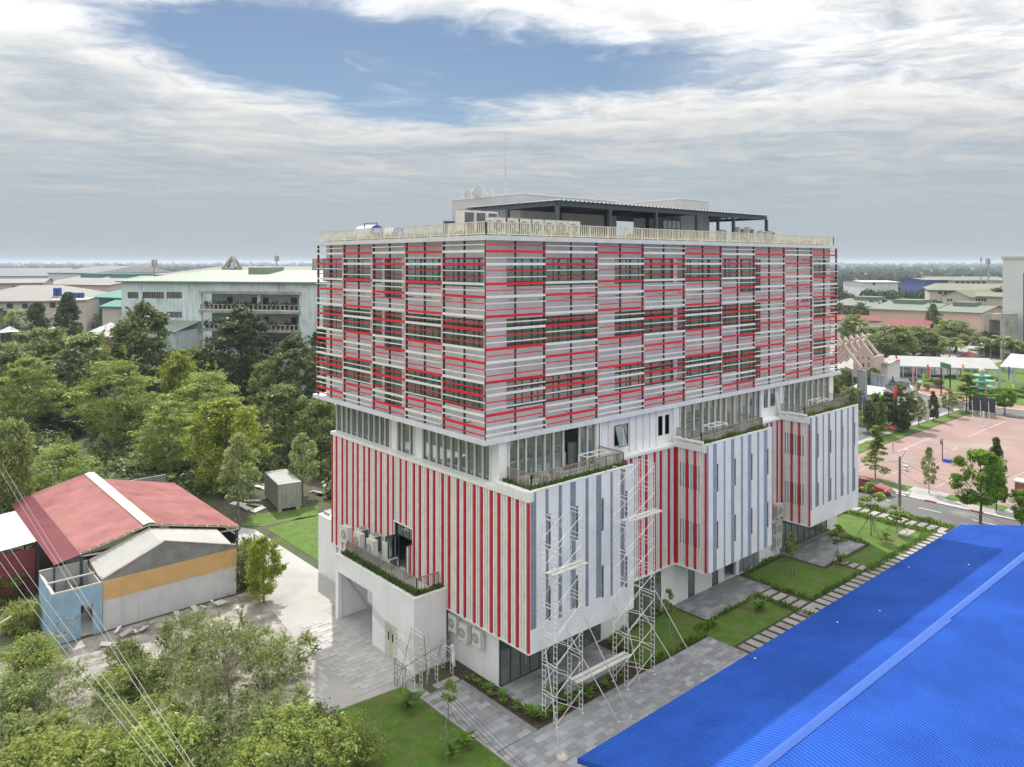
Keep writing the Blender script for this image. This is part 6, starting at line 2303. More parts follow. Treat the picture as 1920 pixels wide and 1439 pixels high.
for i, o_ in enumerate(ops):
    MB().box(o_[0], 0.3, o_[2] - 0.3, o_[1], 3.4, o_[2] - 0.02).build('balcony_floor', m_stain, PB)
    MB().box(o_[0], 3.2, o_[2] - 0.02, o_[1], 3.4, o_[3] + 0.6).build('balcony_back_wall', M('balcony_render', (0.66, 0.70, 0.70), 0.9, 0.1, 0.5, streak=0.3), PB)
    MB().box(o_[0] - 0.3, -0.5, o_[3] + 0.02, o_[1] + 0.3, -0.002, o_[3] + 0.55).build('balcony_beam', m_stain, PB)
    MB().box(o_[0] - 0.1, -0.3, o_[2] - 0.45, o_[1] + 0.1, -0.003, o_[2] - 0.05).build('balcony_edge', m_pale, PB)
    r = MB().box(o_[0], -0.25, o_[2] + 0.85, o_[1], -0.12, o_[2] + 1.0)
    nb = 22
    for k in range(nb + 1):
        x = o_[0] + (o_[1] - o_[0]) * k / nb
        r.box(x - 0.14, -0.24, o_[2] - 0.05, x + 0.14, -0.13, o_[2] + 0.85)
    r.build('balustrade', m_stain, PB)
    for u in (413, 460, 481, 535):
        x = F.x(u)
        MB().box(x - 0.6, 3.12, o_[2], x + 0.6, 3.19, o_[2] + 2.2).build('balcony_door', m_wdark, PB)
    MB().cyl((F.x(483), 0.5, o_[2]), (F.x(483), 0.5, o_[3]), 0.35, n=12).build('round_column', m_pale, PB)
    tufts(PB, 'balcony_plants', [(o_[0] + 0.5, -0.1, o_[1] - 0.5, 0.5, o_[2])], 420, 0.16, lf_dark, 80 + i, 1.7)
mb = MB()
ov = 0.8
mb.face([(-ov, -ov, zt_), (F.L + ov, -ov, zt_), (F.L + ov, 16, zt_ + 2.0), (9, 16, zt_ + 2.0)])
mb.face([(-ov, -ov, zt_), (9, 16, zt_ + 2.0), (-ov, 32, zt_)])
mb.box(-ov, -ov, zt_ - 0.25, F.L + ov, -ov + 0.1, zt_ - 0.01)
mb.build('roof', m_greenroof, PB)
g = MB().box(F.x(410), 10, zt_ + 1.3, F.x(450), 16, zt_ + 2.6)
g.build('roof_monitor', m_greenroof, PB)
MB().box(F.x(498), 18, zt_ + 1, F.x(530), 22, zt_ + 4.4).build('roof_hut', m_stain, PB)
w = MB().box(F.x(323), -7, -0.5, F.x(373), -0.01, F.z(345, 610) - 0.6)
wg = w.build('side_wing', m_pale, PB)
MB().face([(F.x(323) - 0.5, -7.5, F.z(345, 610) - 0.6), (F.x(373) + 0.5, -7.5, F.z(345, 610) - 0.6), (F.x(373) + 0.5, 0.0, F.z(345, 610) + 0.9), (F.x(323) - 0.5, 0.0, F.z(345, 610) + 0.9)]).build('wing_roof', m_greenroof, wg)
F.place(PB)


def hall(name, label, u0, u1, d0, d1, v_eave, v_ridge, depth, wallm, roofm, hip=0.0, wins_=None, cat='building', v_base=None, monitor=None, group=None, gable=False):
    """long building: walls, pitched roof whose front slope faces us, windows"""
    t = thing(name, label, cat, group=group)
    f = Facade(u0, d0, u1, d1)
    um = (u0 + u1) / 2
    ze = f.z(um, v_eave)
    dm = depth / 2
    zr = ze + max(0.5, f.z(um, v_ridge) - ze + (HYP - v_ridge) / FPX * dm) if not gable else ze + (v_eave - v_ridge) / FPX * (d0 + d1) / 2
    mb = MB()
    mb.box(0, 0, -0.3, f.L, 0.3, ze).box(0, depth - 0.3, -0.3, f.L, depth, ze).box(0, 0.3, -0.3, 0.3, depth - 0.3, ze).box(f.L - 0.3, 0.3, -0.3, f.L, depth - 0.3, ze)
    if gable:
        mb.face([(0, 0, ze), (f.L, 0, ze), (f.L / 2, 0, zr - 0.1)])
    elif not hip:
        mb.face([(0, 0, ze), (0, dm, zr - 0.1), (0, depth, ze)])
        mb.face([(f.L, 0, ze), (f.L, depth, ze), (f.L, dm, zr - 0.1)])
    mb.build('wall', wallm, t)
    o_ = 0.8
    r = MB()
    if gable:
        r.face([(-o_, -o_, ze - 0.2), (f.L / 2, -o_, zr), (f.L / 2, depth, zr), (-o_, depth, ze - 0.2)])
        r.face([(f.L / 2, -o_, zr), (f.L + o_, -o_, ze - 0.2), (f.L + o_, depth, ze - 0.2), (f.L / 2, depth, zr)])
    else:
        h = hip * f.L
        r.face([(-o_, -o_, ze), (f.L + o_, -o_, ze), (f.L + o_ - h, dm, zr), (-o_ + h, dm, zr)])
        r.face([(f.L + o_, depth + o_, ze), (-o_, depth + o_, ze), (-o_ + h, dm, zr), (f.L + o_ - h, dm, zr)])
        if hip:
            r.face([(-o_, depth + o_, ze), (-o_, -o_, ze), (-o_ + h, dm, zr)])
            r.face([(f.L + o_, -o_, ze), (f.L + o_, depth + o_, ze), (f.L + o_ - h, dm, zr)])
        r.box(-o_, -o_ - 0.05, ze - 0.35, f.L + o_, -o_ + 0.02, ze - 0.01)
    rf = r.build('roof', roofm, t)
    if monitor:
        for a, b in monitor:
            MB().box(f.L * a, dm * 0.75, zr - 1.2, f.L * b, dm * 1.25, zr + 1.1).build('roof_monitor', roofm if len(monitor) == 1 else m_teal, rf)
    for (a, b, va, vb, n) in (wins_ or ()):
        xa, xb = f.x(a), f.x(b)
        for i in range(n):
            w_ = (xb - xa) / n
            f_ = MB().box(xa + w_ * (i + 0.12), -0.08, f.z(a, vb), xa + w_ * (i + 0.88), -0.002, f.z(a, va)).build('window', m_stain, t)
            MB().box(xa + w_ * (i + 0.18), -0.10, f.z(a, vb) + 0.15, xa + w_ * (i + 0.82), -0.082, f.z(a, va) - 0.15).build('pane', m_wdark, f_)
    f.place(t)
    return f, t


m_cream = M('cream_render', (0.54, 0.49, 0.41), 0.85, 0.08, 0.2, streak=0.2)
m_greyroof = M('grey_roof', (0.170, 0.162, 0.151), 0.7, 0.08, 0.1)
m_greyroof2 = M('pale_grey_roof', (0.204, 0.196, 0.187), 0.7, 0.08, 0.1)
m_blueroof2 = M('slate_blue_roof', (0.111, 0.123, 0.153), 0.6, 0.08, 0.1)
m_teal = M('teal_roof', (0.034, 0.187, 0.153), 0.6, 0.08, 0.2)
m_tealw = M('teal_wall', (0.03, 0.15, 0.15), 0.8, 0.1, 0.2)
m_peach = M('peach_render', (0.52, 0.37, 0.29), 0.85, 0.06, 0.2, streak=0.2)
m_greenroof2 = M('sage_roof', (0.145, 0.178, 0.145), 0.7, 0.06, 0.1)
m_olive = M('olive_roof', (0.170, 0.178, 0.128), 0.7, 0.06, 0.1)
m_redtile = M('red_tile_roof', (0.180, 0.036, 0.036), 0.7, 0.1, 0.3)
m_plainw = M('far_white_wall', (0.66, 0.67, 0.68), 0.8, 0.05, 0.2)
m_bluewall = M('far_blue_wall', (0.06, 0.10, 0.30), 0.7, 0.06, 0.2)

hall('cream_hall', 'cream hall with wide hipped grey roof and square dark windows at far left', -90, 116, 255, 262, 565, 535, 60, m_cream, m_greyroof2, 0.32, [(10, 27, 569, 579, 1), (39, 55, 569, 579, 1), (91, 107, 567, 578, 1), (-20, 2, 569, 579, 1), (-60, -40, 569, 579, 1), (62, 80, 600, 610, 1)])
f, t = hall('cream_annex', 'small flat cream annex carrying blue water tanks', 100, 161, 262, 264, 562, 561, 14, m_cream, m_cream)
m_tank2 = M('far_tank_blue', (0.02, 0.05, 0.30), 0.5, 0.05, 1.0)
for i, (u, v, n, lab) in enumerate(((104, 551, 2, 'pair of blue upright water tanks left on the cream annex'), (139, 560, 3, 'cluster of three blue upright water tanks on the cream annex'))):
    for k in range(n):
        p = gd(u + k * 7.5, v, 268)
        o = thing('roof_water_tank', '%s blue upright tank from the left above the cream annex' % ORD[i * 2 + k], 'water tank', p, 'blue tanks on the cream annex')
        MB().cyl((p[0], p[1], p[2] - 0.8), (p[0], p[1], p[2] + 1.9), 0.72, n=14).build('barrel', m_tank2, o)
        MB().cyl((p[0], p[1], p[2] + 1.9), (p[0], p[1], p[2] + 2.15), 0.5, 0.2, n=12).build('cap', m_tank2, o)
        MB().box(p[0] - 0.7, p[1] - 0.7, p[2] - 3.0, p[0] + 0.7, p[1] + 0.7, p[2] - 0.8).build('stand', m_cream, o)
hall('low_factory', 'low cream factory block behind the cream hall', -40, 80, 330, 340, 531, 523, 40, m_cream, m_greyroof2, 0.0, [(20, 75, 536, 541, 4)])
hall('grey_factory', 'grey roofed factory with two teal roof monitors', 60, 205, 410, 395, 534, 517, 70, m_cream, m_greyroof2, 0.0, monitor=[(0.1, 0.4), (0.5, 0.75)])
hall('slate_factory', 'tall factory with slate blue roof above the grey factory', 90, 178, 560, 540, 512, 499, 70, m_greyw, m_blueroof2, 0.1)
hall('lilac_factory', 'long purple grey factory roof along the left horizon', -120, 92, 640, 650, 518, 503, 90, m_greyw, m_blueroof2)
hall('beige_factory', 'beige factory roof behind the pale blue building left end', 180, 262, 440, 430, 528, 516, 60, m_cream, m_greyroof2, monitor=[(0.3, 0.8)])
hall('red_roof_villa', 'dark red roofed building far left of the concrete pyramid', 214, 272, 600, 600, 511, 499, 40, m_cream, m_redtile, 0.3)
hall('teal_shed', 'teal roofed shed left of the pale blue building', 172, 240, 285, 275, 558, 544, 24, m_tealw, m_teal, monitor=[(0.5, 0.9)])
hall('small_teal_shed', 'smaller teal roofed shed below the larger teal shed', 192, 245, 245, 242, 575, 563, 12, m_cream, m_teal)
hall('big_grey_factory', 'broad grey factory roof behind the pale blue building', 290, 600, 330, 320, 516, 501, 90, m_cream, m_greyroof, 0.06)
hall('far_grey_factory', 'second broad grey roof running behind the louvered building', 420, 760, 420, 430, 512, 500, 80, m_cream, m_greyroof2)
# concrete pyramid frame
p = gd(435, 498, 345)
PY = thing('concrete_pyramid', 'pointed hollow concrete pyramid rising over the grey roofs', 'monument', (p[0], p[1], 0))
apex = gd(435, 481, 345)
bz = gd(435, 502, 345)[2]
for s in (-1, 1):
    for q in (-1, 1):
        b0 = (p[0] + RT[0] * 2.9 * s + FW[0] * 2.9 * q, p[1] + RT[1] * 2.9 * s + FW[1] * 2.9 * q, bz)
        MB().bar(b0, apex, 1.3, 1.0).build('leg', m_stain, PY)
MB().box(p[0] - 3.4, p[1] - 3.4, 0, p[0] + 3.4, p[1] + 3.4, bz).build('base', m_stain, PY)
for u, v0, v1, dep, lab in ((289, 516, 486, 330, 'chunky telecom mast over the left end of the grey roofs'), (519, 510, 479, 420, 'slim telecom mast right of the concrete pyramid'), (1853, 545, 484, 420, 'telecom mast beside the pale tower on the right'), (1839, 540, 482, 520, 'thin mast left of the telecom mast')):
    a, b = gd(u, v0, dep), gd(u, v1, dep)
    t = thing('telecom_mast', lab, 'mast', (a[0], a[1], 0))
    MB().cyl((a[0], a[1], 0), (b[0], b[1], b[2]), 0.45, 0.25, n=6).build('pole', m_stain, t)
    for k in range(3 if 'thin' not in lab else 1):
        an = k * 2.1
        MB().box(b[0] + math.cos(an) * 0.9 - 0.3, b[1] + math.sin(an) * 0.9 - 0.3, b[2] - 3.2, b[0] + math.cos(an) * 0.9 + 0.3, b[1] + math.sin(an) * 0.9 + 0.3, b[2] - 0.4).build('antenna_panel', m_stain, t)
# market tents, orange wall on the left
m_tent = M('tent_white', (0.400, 0.408, 0.416), 0.6, 0.05, 0.5)
m_tentb = M('tent_blue', (0.40, 0.48, 0.58), 0.6, 0.05, 0.5)
for i, (u, v, dep, w, m, lab) in enumerate(((208, 614, 205, 3.8, m_tent, 'white market tent with curved peak beside the pale building'), (190, 622, 195, 4.0, m_tentb, 'pale blue stall cover below the white market tent'), (215, 622, 190, 3.5, m_tent, 'white stall cover beside the orange wall'), (18, 618, 195, 2.4, m_tent, 'white tent at the far left under the palm'), (100, 618, 185, 2.0, m_tent, 'small pale stall roof between the far left trees'))):
    p = gd(u, v, dep)
    t = thing('market_tent', lab, 'tent', (p[0], p[1], 0))
    z = p[2]
    mb = MB()
    c = (p[0], p[1], z + w * 0.35)
    cs = [(p[0] + a * w, p[1] + b * w, z - w * 0.25) for a, b in ((-1, -1), (1, -1), (1, 1), (-1, 1))]
    for a, b in zip(cs, cs[1:] + cs[:1]):
        m_ = ((a[0] + b[0]) / 2, (a[1] + b[1]) / 2, z - w * 0.2)
        q = tuple((x_ + y_) / 2 - (0.25 if k_ == 2 else 0) for k_, (x_, y_) in enumerate(zip(m_, c)))
        mb.face([a, m_, q, c]).face([m_, b, c, q])
    mb.build('cover', m, t)
    for a in cs:
        MB().cyl((a[0], a[1], 0), a, 0.08, n=5).build('leg', m_metal, t)
p = gd(190, 632, 172)
f, t = hall('orange_wall_house', 'low building with bright orange side wall among the tents', 174, 212, 178, 170, 628, 624, 8, M('orange_paint', (0.50, 0.15, 0.04), 0.8, 0.08, 0.4), m_stain)

# right side
hall('white_box_building', 'plain white box building on the right skyline', 1620, 1684, 480, 480, 529, 528, 30, m_plainw, m_plainw, 0.0, [(1635, 1642, 530, 535, 1)])
MB()
hall('blue_wall_shed', 'blue walled shed with pale roof on the right skyline', 1733, 1778, 500, 500, 525, 522, 30, m_bluewall, m_greyroof2)
hall('long_cream_factory', 'long cream factory right of the blue walled shed', 1755, 1900, 560, 560, 526, 519, 40, m_cream, m_olive, 0.0, [(1790, 1850, 528, 533, 6)])
hall('olive_roof_school', 'cream school with broad olive green hipped roof', 1743, 1925, 330, 315, 545, 532, 36, m_cream, m_olive, 0.12, [(1758, 1880, 546, 552, 12)])
hall('school_gable_wing', 'cream gabled wing standing before the olive roofed school', 1768, 1818, 290, 282, 556, 545, 24, m_cream, m_olive, gable=True, wins_=[(1775, 1786, 560, 565, 2)])
hall('school_side_wing', 'side wing with a row of windows under the olive roof', 1818, 1890, 286, 278, 556, 548, 14, m_cream, m_olive, wins_=[(1822, 1850, 559, 565, 5), (1822, 1850, 571, 577, 5)])
hall('peach_factory_left', 'peach factory with sage roof nearest the louvered building', 1555, 1642, 320, 305, 573, 560, 34, m_peach, m_greenroof2, 0.0, monitor=[(0.2, 0.7)])
hall('peach_factory_middle', 'peach factory with sage roof right of the tall dark pointed tree gap', 1630, 1742, 290, 275, 581, 566, 40, m_peach, m_greenroof2, 0.0, monitor=[(0.15, 0.65)])
hall('peach_factory_right', 'low peach building with grey green roof before the school wing', 1755, 1838, 268, 258, 585, 571, 34, m_peach, m_greenroof2, 0.0, monitor=[(0.1, 0.6)])
hall('red_roof_row', 'low pale building with red roof beside the louvered block', 1560, 1648, 245, 240, 601, 591, 14, m_plainw, m_redtile)
hall('red_roof_hall', 'pale hall with dark red roof and small white roof vents', 1664, 1738, 232, 226, 612, 598, 20, m_cream, m_redtile)
# pale tower at the right edge
m_tower = M('tower_render', (0.60, 0.64, 0.64), 0.8, 0.04, 0.1)
TW = thing('pale_tower', 'tall plain pale tower block cut by the right picture edge', 'building')
F = Facade(1880, 215, 1990, 200)
zt2 = F.z(1882, 486)
MB().box(0, 0, -0.3, F.L, 18, zt2).build('wall', m_tower, TW)
MB().box(-0.3, -0.3, zt2 + 0.001, F.L + 0.3, 18.3, zt2 + 0.7).build('coping', m_cream, TW)
MB().box(F.x(1919), -0.05, F.z(1919, 640), F.x(1924), -0.002, F.z(1919, 512)).build('window_strip', m_wdark, TW)
sg = MB()
for i in range(14):
    x = F.x(1902) + i * 0.55
    sg.box(x, 0.3, zt2 + 0.75, x + 0.12, 0.4, zt2 + 1.9)
for z in (0.9, 1.3, 1.7):
    sg.box(F.x(1902), 0.28, zt2 + z, F.x(1902) + 7.5, 0.32, zt2 + z + 0.1)
sg.build('roof_lattice', m_plainw, TW)
F.place(TW)
PT = thing('concrete_portal', 'grey concrete portal frame left of the pale tower', 'portal')
F = Facade(1846, 215, 1884, 208)
MB().box(0, 0, 0, 1.6, 4, F.z(1850, 588)).build('pillar', m_stain, PT)
MB().box(F.L - 1.6, 0, 0, F.L, 4, F.z(1880, 588)).build('pillar', m_stain, PT)
MB().box(1.6, 0, F.z(1860, 600), F.L - 1.6, 4, F.z(1860, 588) - 0.01).build('lintel', m_stain, PT)
F.place(PT)

# pink gate frame with crossing beams
m_pink = M('pink_render', (0.55, 0.43, 0.385), 0.8, 0.08, 0.6, streak=0.3)
GF = thing('pink_gate_house', 'pink two storey gate house under crossing roof beams', 'gate house', (0, 0, 0))
r0 = gd(1578, 642, 164)
r1 = gd(1621, 642, 176)
rz_ = (r0[2] + r1[2]) / 2
for i in range(5):
    t = i / 4
    x, y = r0[0] + (r1[0] - r0[0]) * t, r0[1] + (r1[1] - r0[1]) * t
    MB().bar((x - 0.1, y - 1.0, rz_ + 1.3), (x, y + 4.4, rz_ - 5.4), 0.7, 0.5).build('roof_beam', m_pink, GF)
    MB().bar((x + 0.5, y + 1.0, rz_ + 1.3), (x + 0.6, y - 4.0, rz_ - 4.6), 0.7, 0.5).build('roof_beam', m_pink, GF)
MB().bar((r0[0] - 1, r0[1], rz_ - 0.1), (r1[0] + 1, r1[1], rz_ - 0.1), 0.5).build('ridge_beam', m_pink, GF)
F = Facade(1600, 166, 1638, 163)
gb = []
zt3 = F.z(1620, 668)
hs = [(F.x(u - 1.7), F.x(u + 1.7), F.z(u, vb), F.z(u, va)) for u in (1609, 1618.5, 1628.5) for va, vb in ((670, 676), (681, 689))]
mb = MB()
wall_holes(mb, 'y', 0, 0.4, 0, F.L, -0.2, zt3, hs)
mb.box(0, 0.4, -0.2, 0.4, 6, zt3).box(F.L - 0.4, 0.4, -0.2, F.L, 6, zt3)
mb.face([(0, 0.2, zt3), (F.L, 0.2, zt3), (F.L / 2, 0.2, zt3 + 2.6)])
w = mb.build('gate_wall', m_pink)
F.place(w)
w.parent = GF
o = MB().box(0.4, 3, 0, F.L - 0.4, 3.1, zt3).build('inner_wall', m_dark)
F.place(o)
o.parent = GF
f, t = hall('gate_lodge', 'low lodge with blue fascia joined to the pink gate house', 1638, 1664, 168, 166, 680, 675, 8, m_plainw, m_stain, 0.0, [(1639, 1648, 683, 691, 3)])
MB().box(-0.4, -0.95, f.z(1650, 682), f.L + 0.4, -0.86, f.z(1650, 677)).build('blue_fascia', m_bluew, t)

# white event tents
def long_tent(name, label, u0, v0, d0, u1, v1, d1, hroof, width, nleg=7):
    t = thing(name, label, 'tent')
    f = Facade(u0, d0, u1, d1)
    z0 = (f.z(u0, v0) + f.z(u1, v1)) / 2
    mb = MB()
    mb.face([(0, 0, z0), (f.L, 0, z0), (f.L - 0.8, width / 2, z0 + hroof), (0.8, width / 2, z0 + hroof)])
    mb.face([(f.L, width, z0), (0, width, z0), (0.8, width / 2, z0 + hroof), (f.L - 0.8, width / 2, z0 + hroof)])
    mb.face([(0, width, z0), (0, 0, z0), (0.8, width / 2, z0 + hroof)])
    mb.face([(f.L, 0, z0), (f.L, width, z0), (f.L - 0.8, width / 2, z0 + hroof)])
    mb.box(0, -0.03, z0 - 0.3, f.L, -0.01, z0 - 0.005)
    mb.build('canopy', m_tent, t)
    for i in range(nleg):
        for y in (0.1, width - 0.1):
            MB().cyl((0.1 + (f.L - 0.2) * i / (nleg - 1), y, 0), (0.1 + (f.L - 0.2) * i / (nleg - 1), y, z0), 0.14, n=6).build('leg', m_tentb, t)
    f.place(t)


long_tent('event_tent', 'long white event tent behind the fountain garden', 1668, 686, 178, 1874, 692, 172, 1.9, 8, 9)
long_tent('event_tent', 'pale blue white tent cut by the right edge', 1874, 692, 162, 1960, 690, 156, 2.4, 10, 4)
long_tent('garden_tent', 'low grey white tent among the dark bushes by the far bay', 1586, 741, 140, 1654, 737, 134, 1.3, 4.5, 3)
# grey screen panels standing by the road
for i, (u0, v0, u1, v1, dep) in enumerate(((1585, 690, 1599, 715, 140), (1608, 694, 1625, 722, 136), (1634, 702, 1659, 725, 140))):
    t = thing('screen_panel', '%s from the left of the grey screen panels by the gate house' % ORD[i], 'screen', group='grey screen panels')
    f = Facade(u0, dep + 2, u1, dep - 2)
    zt4 = f.z((u0 + u1) / 2, v0)
    MB().box(0, 0, 0.3, f.L, 0.08, zt4).build('sheet', m_greypan, t)
    mb = MB()
    for k in range(4):
        mb.box(f.L * k / 3 - 0.05, -0.08, 0, f.L * k / 3 + 0.05, -0.002, zt4 + 0.05)
    for z in (0.5, zt4 * 0.5, zt4 - 0.1):
        mb.box(0.05, -0.06, z, f.L - 0.05, -0.003, z + 0.08)
    mb.build('frame', m_metal, t)
    f.place(t)

# fountain
fc = gz(1841, 736)
m_mint = M('mint_paint', (0.20, 0.44, 0.34), 0.6, 0.08, 0.8)
FO = thing('tiered_fountain', 'mint green tiered fountain with round basins in the garden', 'fountain', fc)
for r, z, h in ((2.75, 0.9, 0.32), (2.3, 2.15, 0.3), (1.6, 3.25, 0.28)):
    MB().lathe((fc[0], fc[1], 0), [(0.0, z), (r * 0.75, z - 0.15), (r, z + h * 0.4), (r, z + h), (r * 0.92, z + h), (r * 0.7, z + 0.12), (0, z + 0.1)], 26).build('basin', m_mint, FO, smooth=True)
MB().lathe((fc[0], fc[1], 0), [(1.6, 0), (1.2, 0.8), (0.8, 1.0), (0.7, 2.0), (0.55, 3.2), (0.4, 3.9)], 18).build('stem', m_mint, FO, smooth=True)
MB().lathe((fc[0], fc[1], 3.9), [(0.0, 0.95), (0.35, 0.9), (0.6, 0.6), (0.62, 0.35), (0.45, 0.1), (0.2, 0.0)], 16).build('finial', m_pink, FO, smooth=True)
m_gold = M('ochre_paint', (0.42, 0.30, 0.13), 0.7, 0.15, 1.0)
for i, a in enumerate((0.3, 1.4, 2.6, 3.7, 4.8, 5.8)):
    x, y = fc[0] + math.cos(a) * 2.7, fc[1] + math.sin(a) * 2.7
    MB().cyl((x, y, 0), (x + math.cos(a) * 0.3, y + math.sin(a) * 0.3, 2.2), 0.28, 0.12, n=7).cyl((x + math.cos(a) * 0.3, y + math.sin(a) * 0.3, 2.2), (x + math.cos(a) * 0.75, y + math.sin(a) * 0.75, 2.7), 0.14, 0.08, n=6).build('ornament', m_gold, FO)
# gazebo
gc = gd(1817, 690, 188)
GZ_ = thing('gazebo', 'open gazebo with red hexagonal roof among the palms', 'gazebo', (gc[0], gc[1], 0))
MB().lathe((gc[0], gc[1], 0), [(0.05, 4.9), (1.2, 4.1), (2.6, 3.2), (2.6, 3.1)], 6).build('roof', m_redtile, GZ_)
for i in range(6):
    a = i * PI / 3
    MB().cyl((gc[0] + math.cos(a) * 2.0, gc[1] + math.sin(a) * 2.0, 0), (gc[0] + math.cos(a) * 2.0, gc[1] + math.sin(a) * 2.0, 3.3), 0.14, n=7).build('post', m_redroof2, GZ_)
# banners
bc = {'red': (0.75, 0.03, 0.03), 'green': (0.20, 0.65, 0.05), 'blue': (0.02, 0.10, 0.55), 'pink': (0.70, 0.22, 0.40), 'yellow': (0.75, 0.58, 0.04)}
bm = {k: M('banner_' + k, v, 0.7, 0.08, 1.0) for k, v in bc.items()}
for u, v0, v1, dep, c, lab in ((1617, 742, 762, 118, 'blue', 'tall blue feather banner above the far bay terrace'), (1647, 735, 768, 118, 'green', 'tall green feather banner beside the blue one'), (1676, 727, 762, 121, 'red', 'tall red feather banner before the dark round tree'), (1711, 688, 716, 158, 'pink', 'pink feather banner at the road junction'),
                               (1729.5, 701, 727, 150, 'green', 'green feather banner on the brick walk'), (1738, 684, 710, 160, 'red', 'red feather banner before the white tent'), (1804, 683, 703, 168, 'yellow', 'yellow feather banner before the long tent'), (1890, 688, 713, 158, 'blue', 'blue feather banner at the right tent'), (1897, 721, 740, 145, 'yellow', 'small yellow banner right of the fountain'), (1679, 667, 690, 176, 'red', 'red banner half hidden by the tent left end')):
    a, b = gd(u, v0, dep), gd(u, v1, dep)
    t = thing('feather_banner', lab, 'banner', (b[0], b[1], 0), 'feather banners')
    zt5, zb5 = a[2], max(0.3, b[2])
    MB().cyl((b[0], b[1], 0), (b[0], b[1], zt5), 0.035, n=5).build('pole', m_metal, t)
    mb = MB()
    n = 8
    for k in range(n):
        q0, q1 = k / n, (k + 1) / n
        w0 = 0.42 * math.sin(PI * min(1, 0.25 + q0 * 0.75)) ** 0.6 * 0.95
        w1 = 0.42 * math.sin(PI * min(0.99, 0.25 + q1 * 0.75)) ** 0.6 * 0.95 if k < n - 1 else 0.25
        z0_, z1_ = zb5 + (zt5 - zb5) * (1 - q0), zb5 + (zt5 - zb5) * (1 - q1)
        s0, s1 = 0.12 * math.sin(q0 * 7), 0.12 * math.sin(q1 * 7)
        for sg_ in (-1, 1):
            mb.face([(b[0] + RT[0] * w0 * (sg_ < 0) - FW[0] * (s0 - sg_ * 0.01) + RT[0] * 0.03, b[1] + RT[1] * w0 * (sg_ < 0) - FW[1] * (s0 - sg_ * 0.01), z0_),
                     (b[0] + RT[0] * w0 * (sg_ > 0) - FW[0] * (s0 - sg_ * 0.01) + RT[0] * 0.03, b[1] + RT[1] * w0 * (sg_ > 0) - FW[1] * (s0 - sg_ * 0.01), z0_),
                     (b[0] + RT[0] * w1 * (sg_ > 0) - FW[0] * (s1 - sg_ * 0.01) + RT[0] * 0.03, b[1] + RT[1] * w1 * (sg_ > 0) - FW[1] * (s1 - sg_ * 0.01), z1_),
                     (b[0] + RT[0] * w1 * (sg_ < 0) - FW[0] * (s1 - sg_ * 0.01) + RT[0] * 0.03, b[1] + RT[1] * w1 * (sg_ < 0) - FW[1] * (s1 - sg_ * 0.01), z1_)])
    mb.build('cloth', bm[c], t)
# dark billboard seen from behind, with raking struts
BB = thing('billboard', 'dark billboard seen from behind with raking struts at the court end', 'billboard')
F = Facade(1817, 134, 1866, 131)
zb6, zt6 = F.z(1840, 772), F.z(1840, 746)
m_bb = M('billboard_back', (0.055, 0.05, 0.065), 0.7, 0.15, 0.8)
MB().box(0, 0, zb6, F.L, 0.12, zt6).build('board', m_bb, BB)
mb = MB()
for k in range(4):
    mb.box(F.L * k / 3 - 0.04, -0.07, zb6 - 0.6, F.L * k / 3 + 0.04, -0.002, zt6)
for z in (zb6 + 0.05, (zb6 + zt6) / 2, zt6 - 0.1):
    mb.box(0.04, -0.05, z, F.L - 0.04, -0.003, z + 0.06)
mb.build('frame', m_navy, BB)
for k in range(3):
    x = F.L * (k + 0.4) / 3.2
    MB().cyl((x, -0.1, zt6 - 0.5), (x + 0.7, -2.0, 0), 0.05, n=5).build('strut', m_metal, BB)
F.place(BB)
GS = thing('green_arch_sign', 'tall dark green arch board beside the fountain garden', 'sign')
F = Facade(1763, 152, 1781, 148)
MB().box(0, 0, F.z(1770, 690), F.L, 0.2, F.z(1770, 681)).build('board', M('green_board', (0.04, 0.13, 0.04), 0.7), GS)
MB().box(0, 0.02, 0, 0.25, 0.18, F.z(1765, 690) - 0.002).build('post', m_dark, GS)
MB().box(F.L - 0.25, 0.02, 0, F.L, 0.18, F.z(1780, 690) - 0.002).build('post', m_dark, GS)
F.place(GS)
WB = thing('road_notice', 'pale pinkish notice board lying by the court corner road', 'board')
F = Facade(1724, 128, 1742, 126)
MB().box(0, 0, 0.4, F.L, 0.08, 2.4).build('board', M('pale_pink_board', (0.60, 0.50, 0.52), 0.7), WB)
MB().box(0.2, 0.02, 0, 0.3, 0.06, 0.4).build('leg', m_metal, WB)
MB().box(F.L - 0.3, 0.02, 0, F.L - 0.2, 0.06, 0.4).build('leg', m_metal, WB)
F.place(WB)
CB = thing('cabinet_on_posts', 'small grey cabinet on posts left of the billboard', 'cabinet')
p = gz(1800, 777)
MB().box(p[0] - 0.5, p[1] - 0.4, 1.0, p[0] + 0.5, p[1] + 0.4, 2.5).build('box', m_stain, CB)
MB().cyl((p[0], p[1], 0), (p[0], p[1], 1.0), 0.1, n=6).build('post', m_metal, CB)
# court posts and hoop stand
for u, v0, v1, r, m, lab in ((1844, 772, 801, 0.13, m_paint, 'white net post at the far court line'), (1674.5, 828, 848, 0.07, m_stain, 'dark net post at the near court line')):
    p = gz(u, v1)
    t = thing('net_post', lab, 'post', p)
    h = (v1 - v0) / FPX * depth_at(v1)
    MB().cyl((p[0], p[1], 0.03), (p[0], p[1], h), r, n=8).build('shaft', m, t)
    MB().lathe((p[0], p[1], 0.03), [(0.3, 0), (0.3, 0.06), (0, 0.07)], 10).build('foot', m, t)
p = gz(1767, 866)
HP = thing('hoop_stand', 'portable hoop stand with blue base on the court', 'hoop stand', p)
MB().prism([(p[0] - 0.2, p[1] - 1.0), (p[0] + 0.6, p[1] - 1.0), (p[0] + 0.6, p[1] - 0.1), (p[0] - 0.2, p[1] - 0.1)], 0.03, 0.4).build('base', bm['blue'], HP)
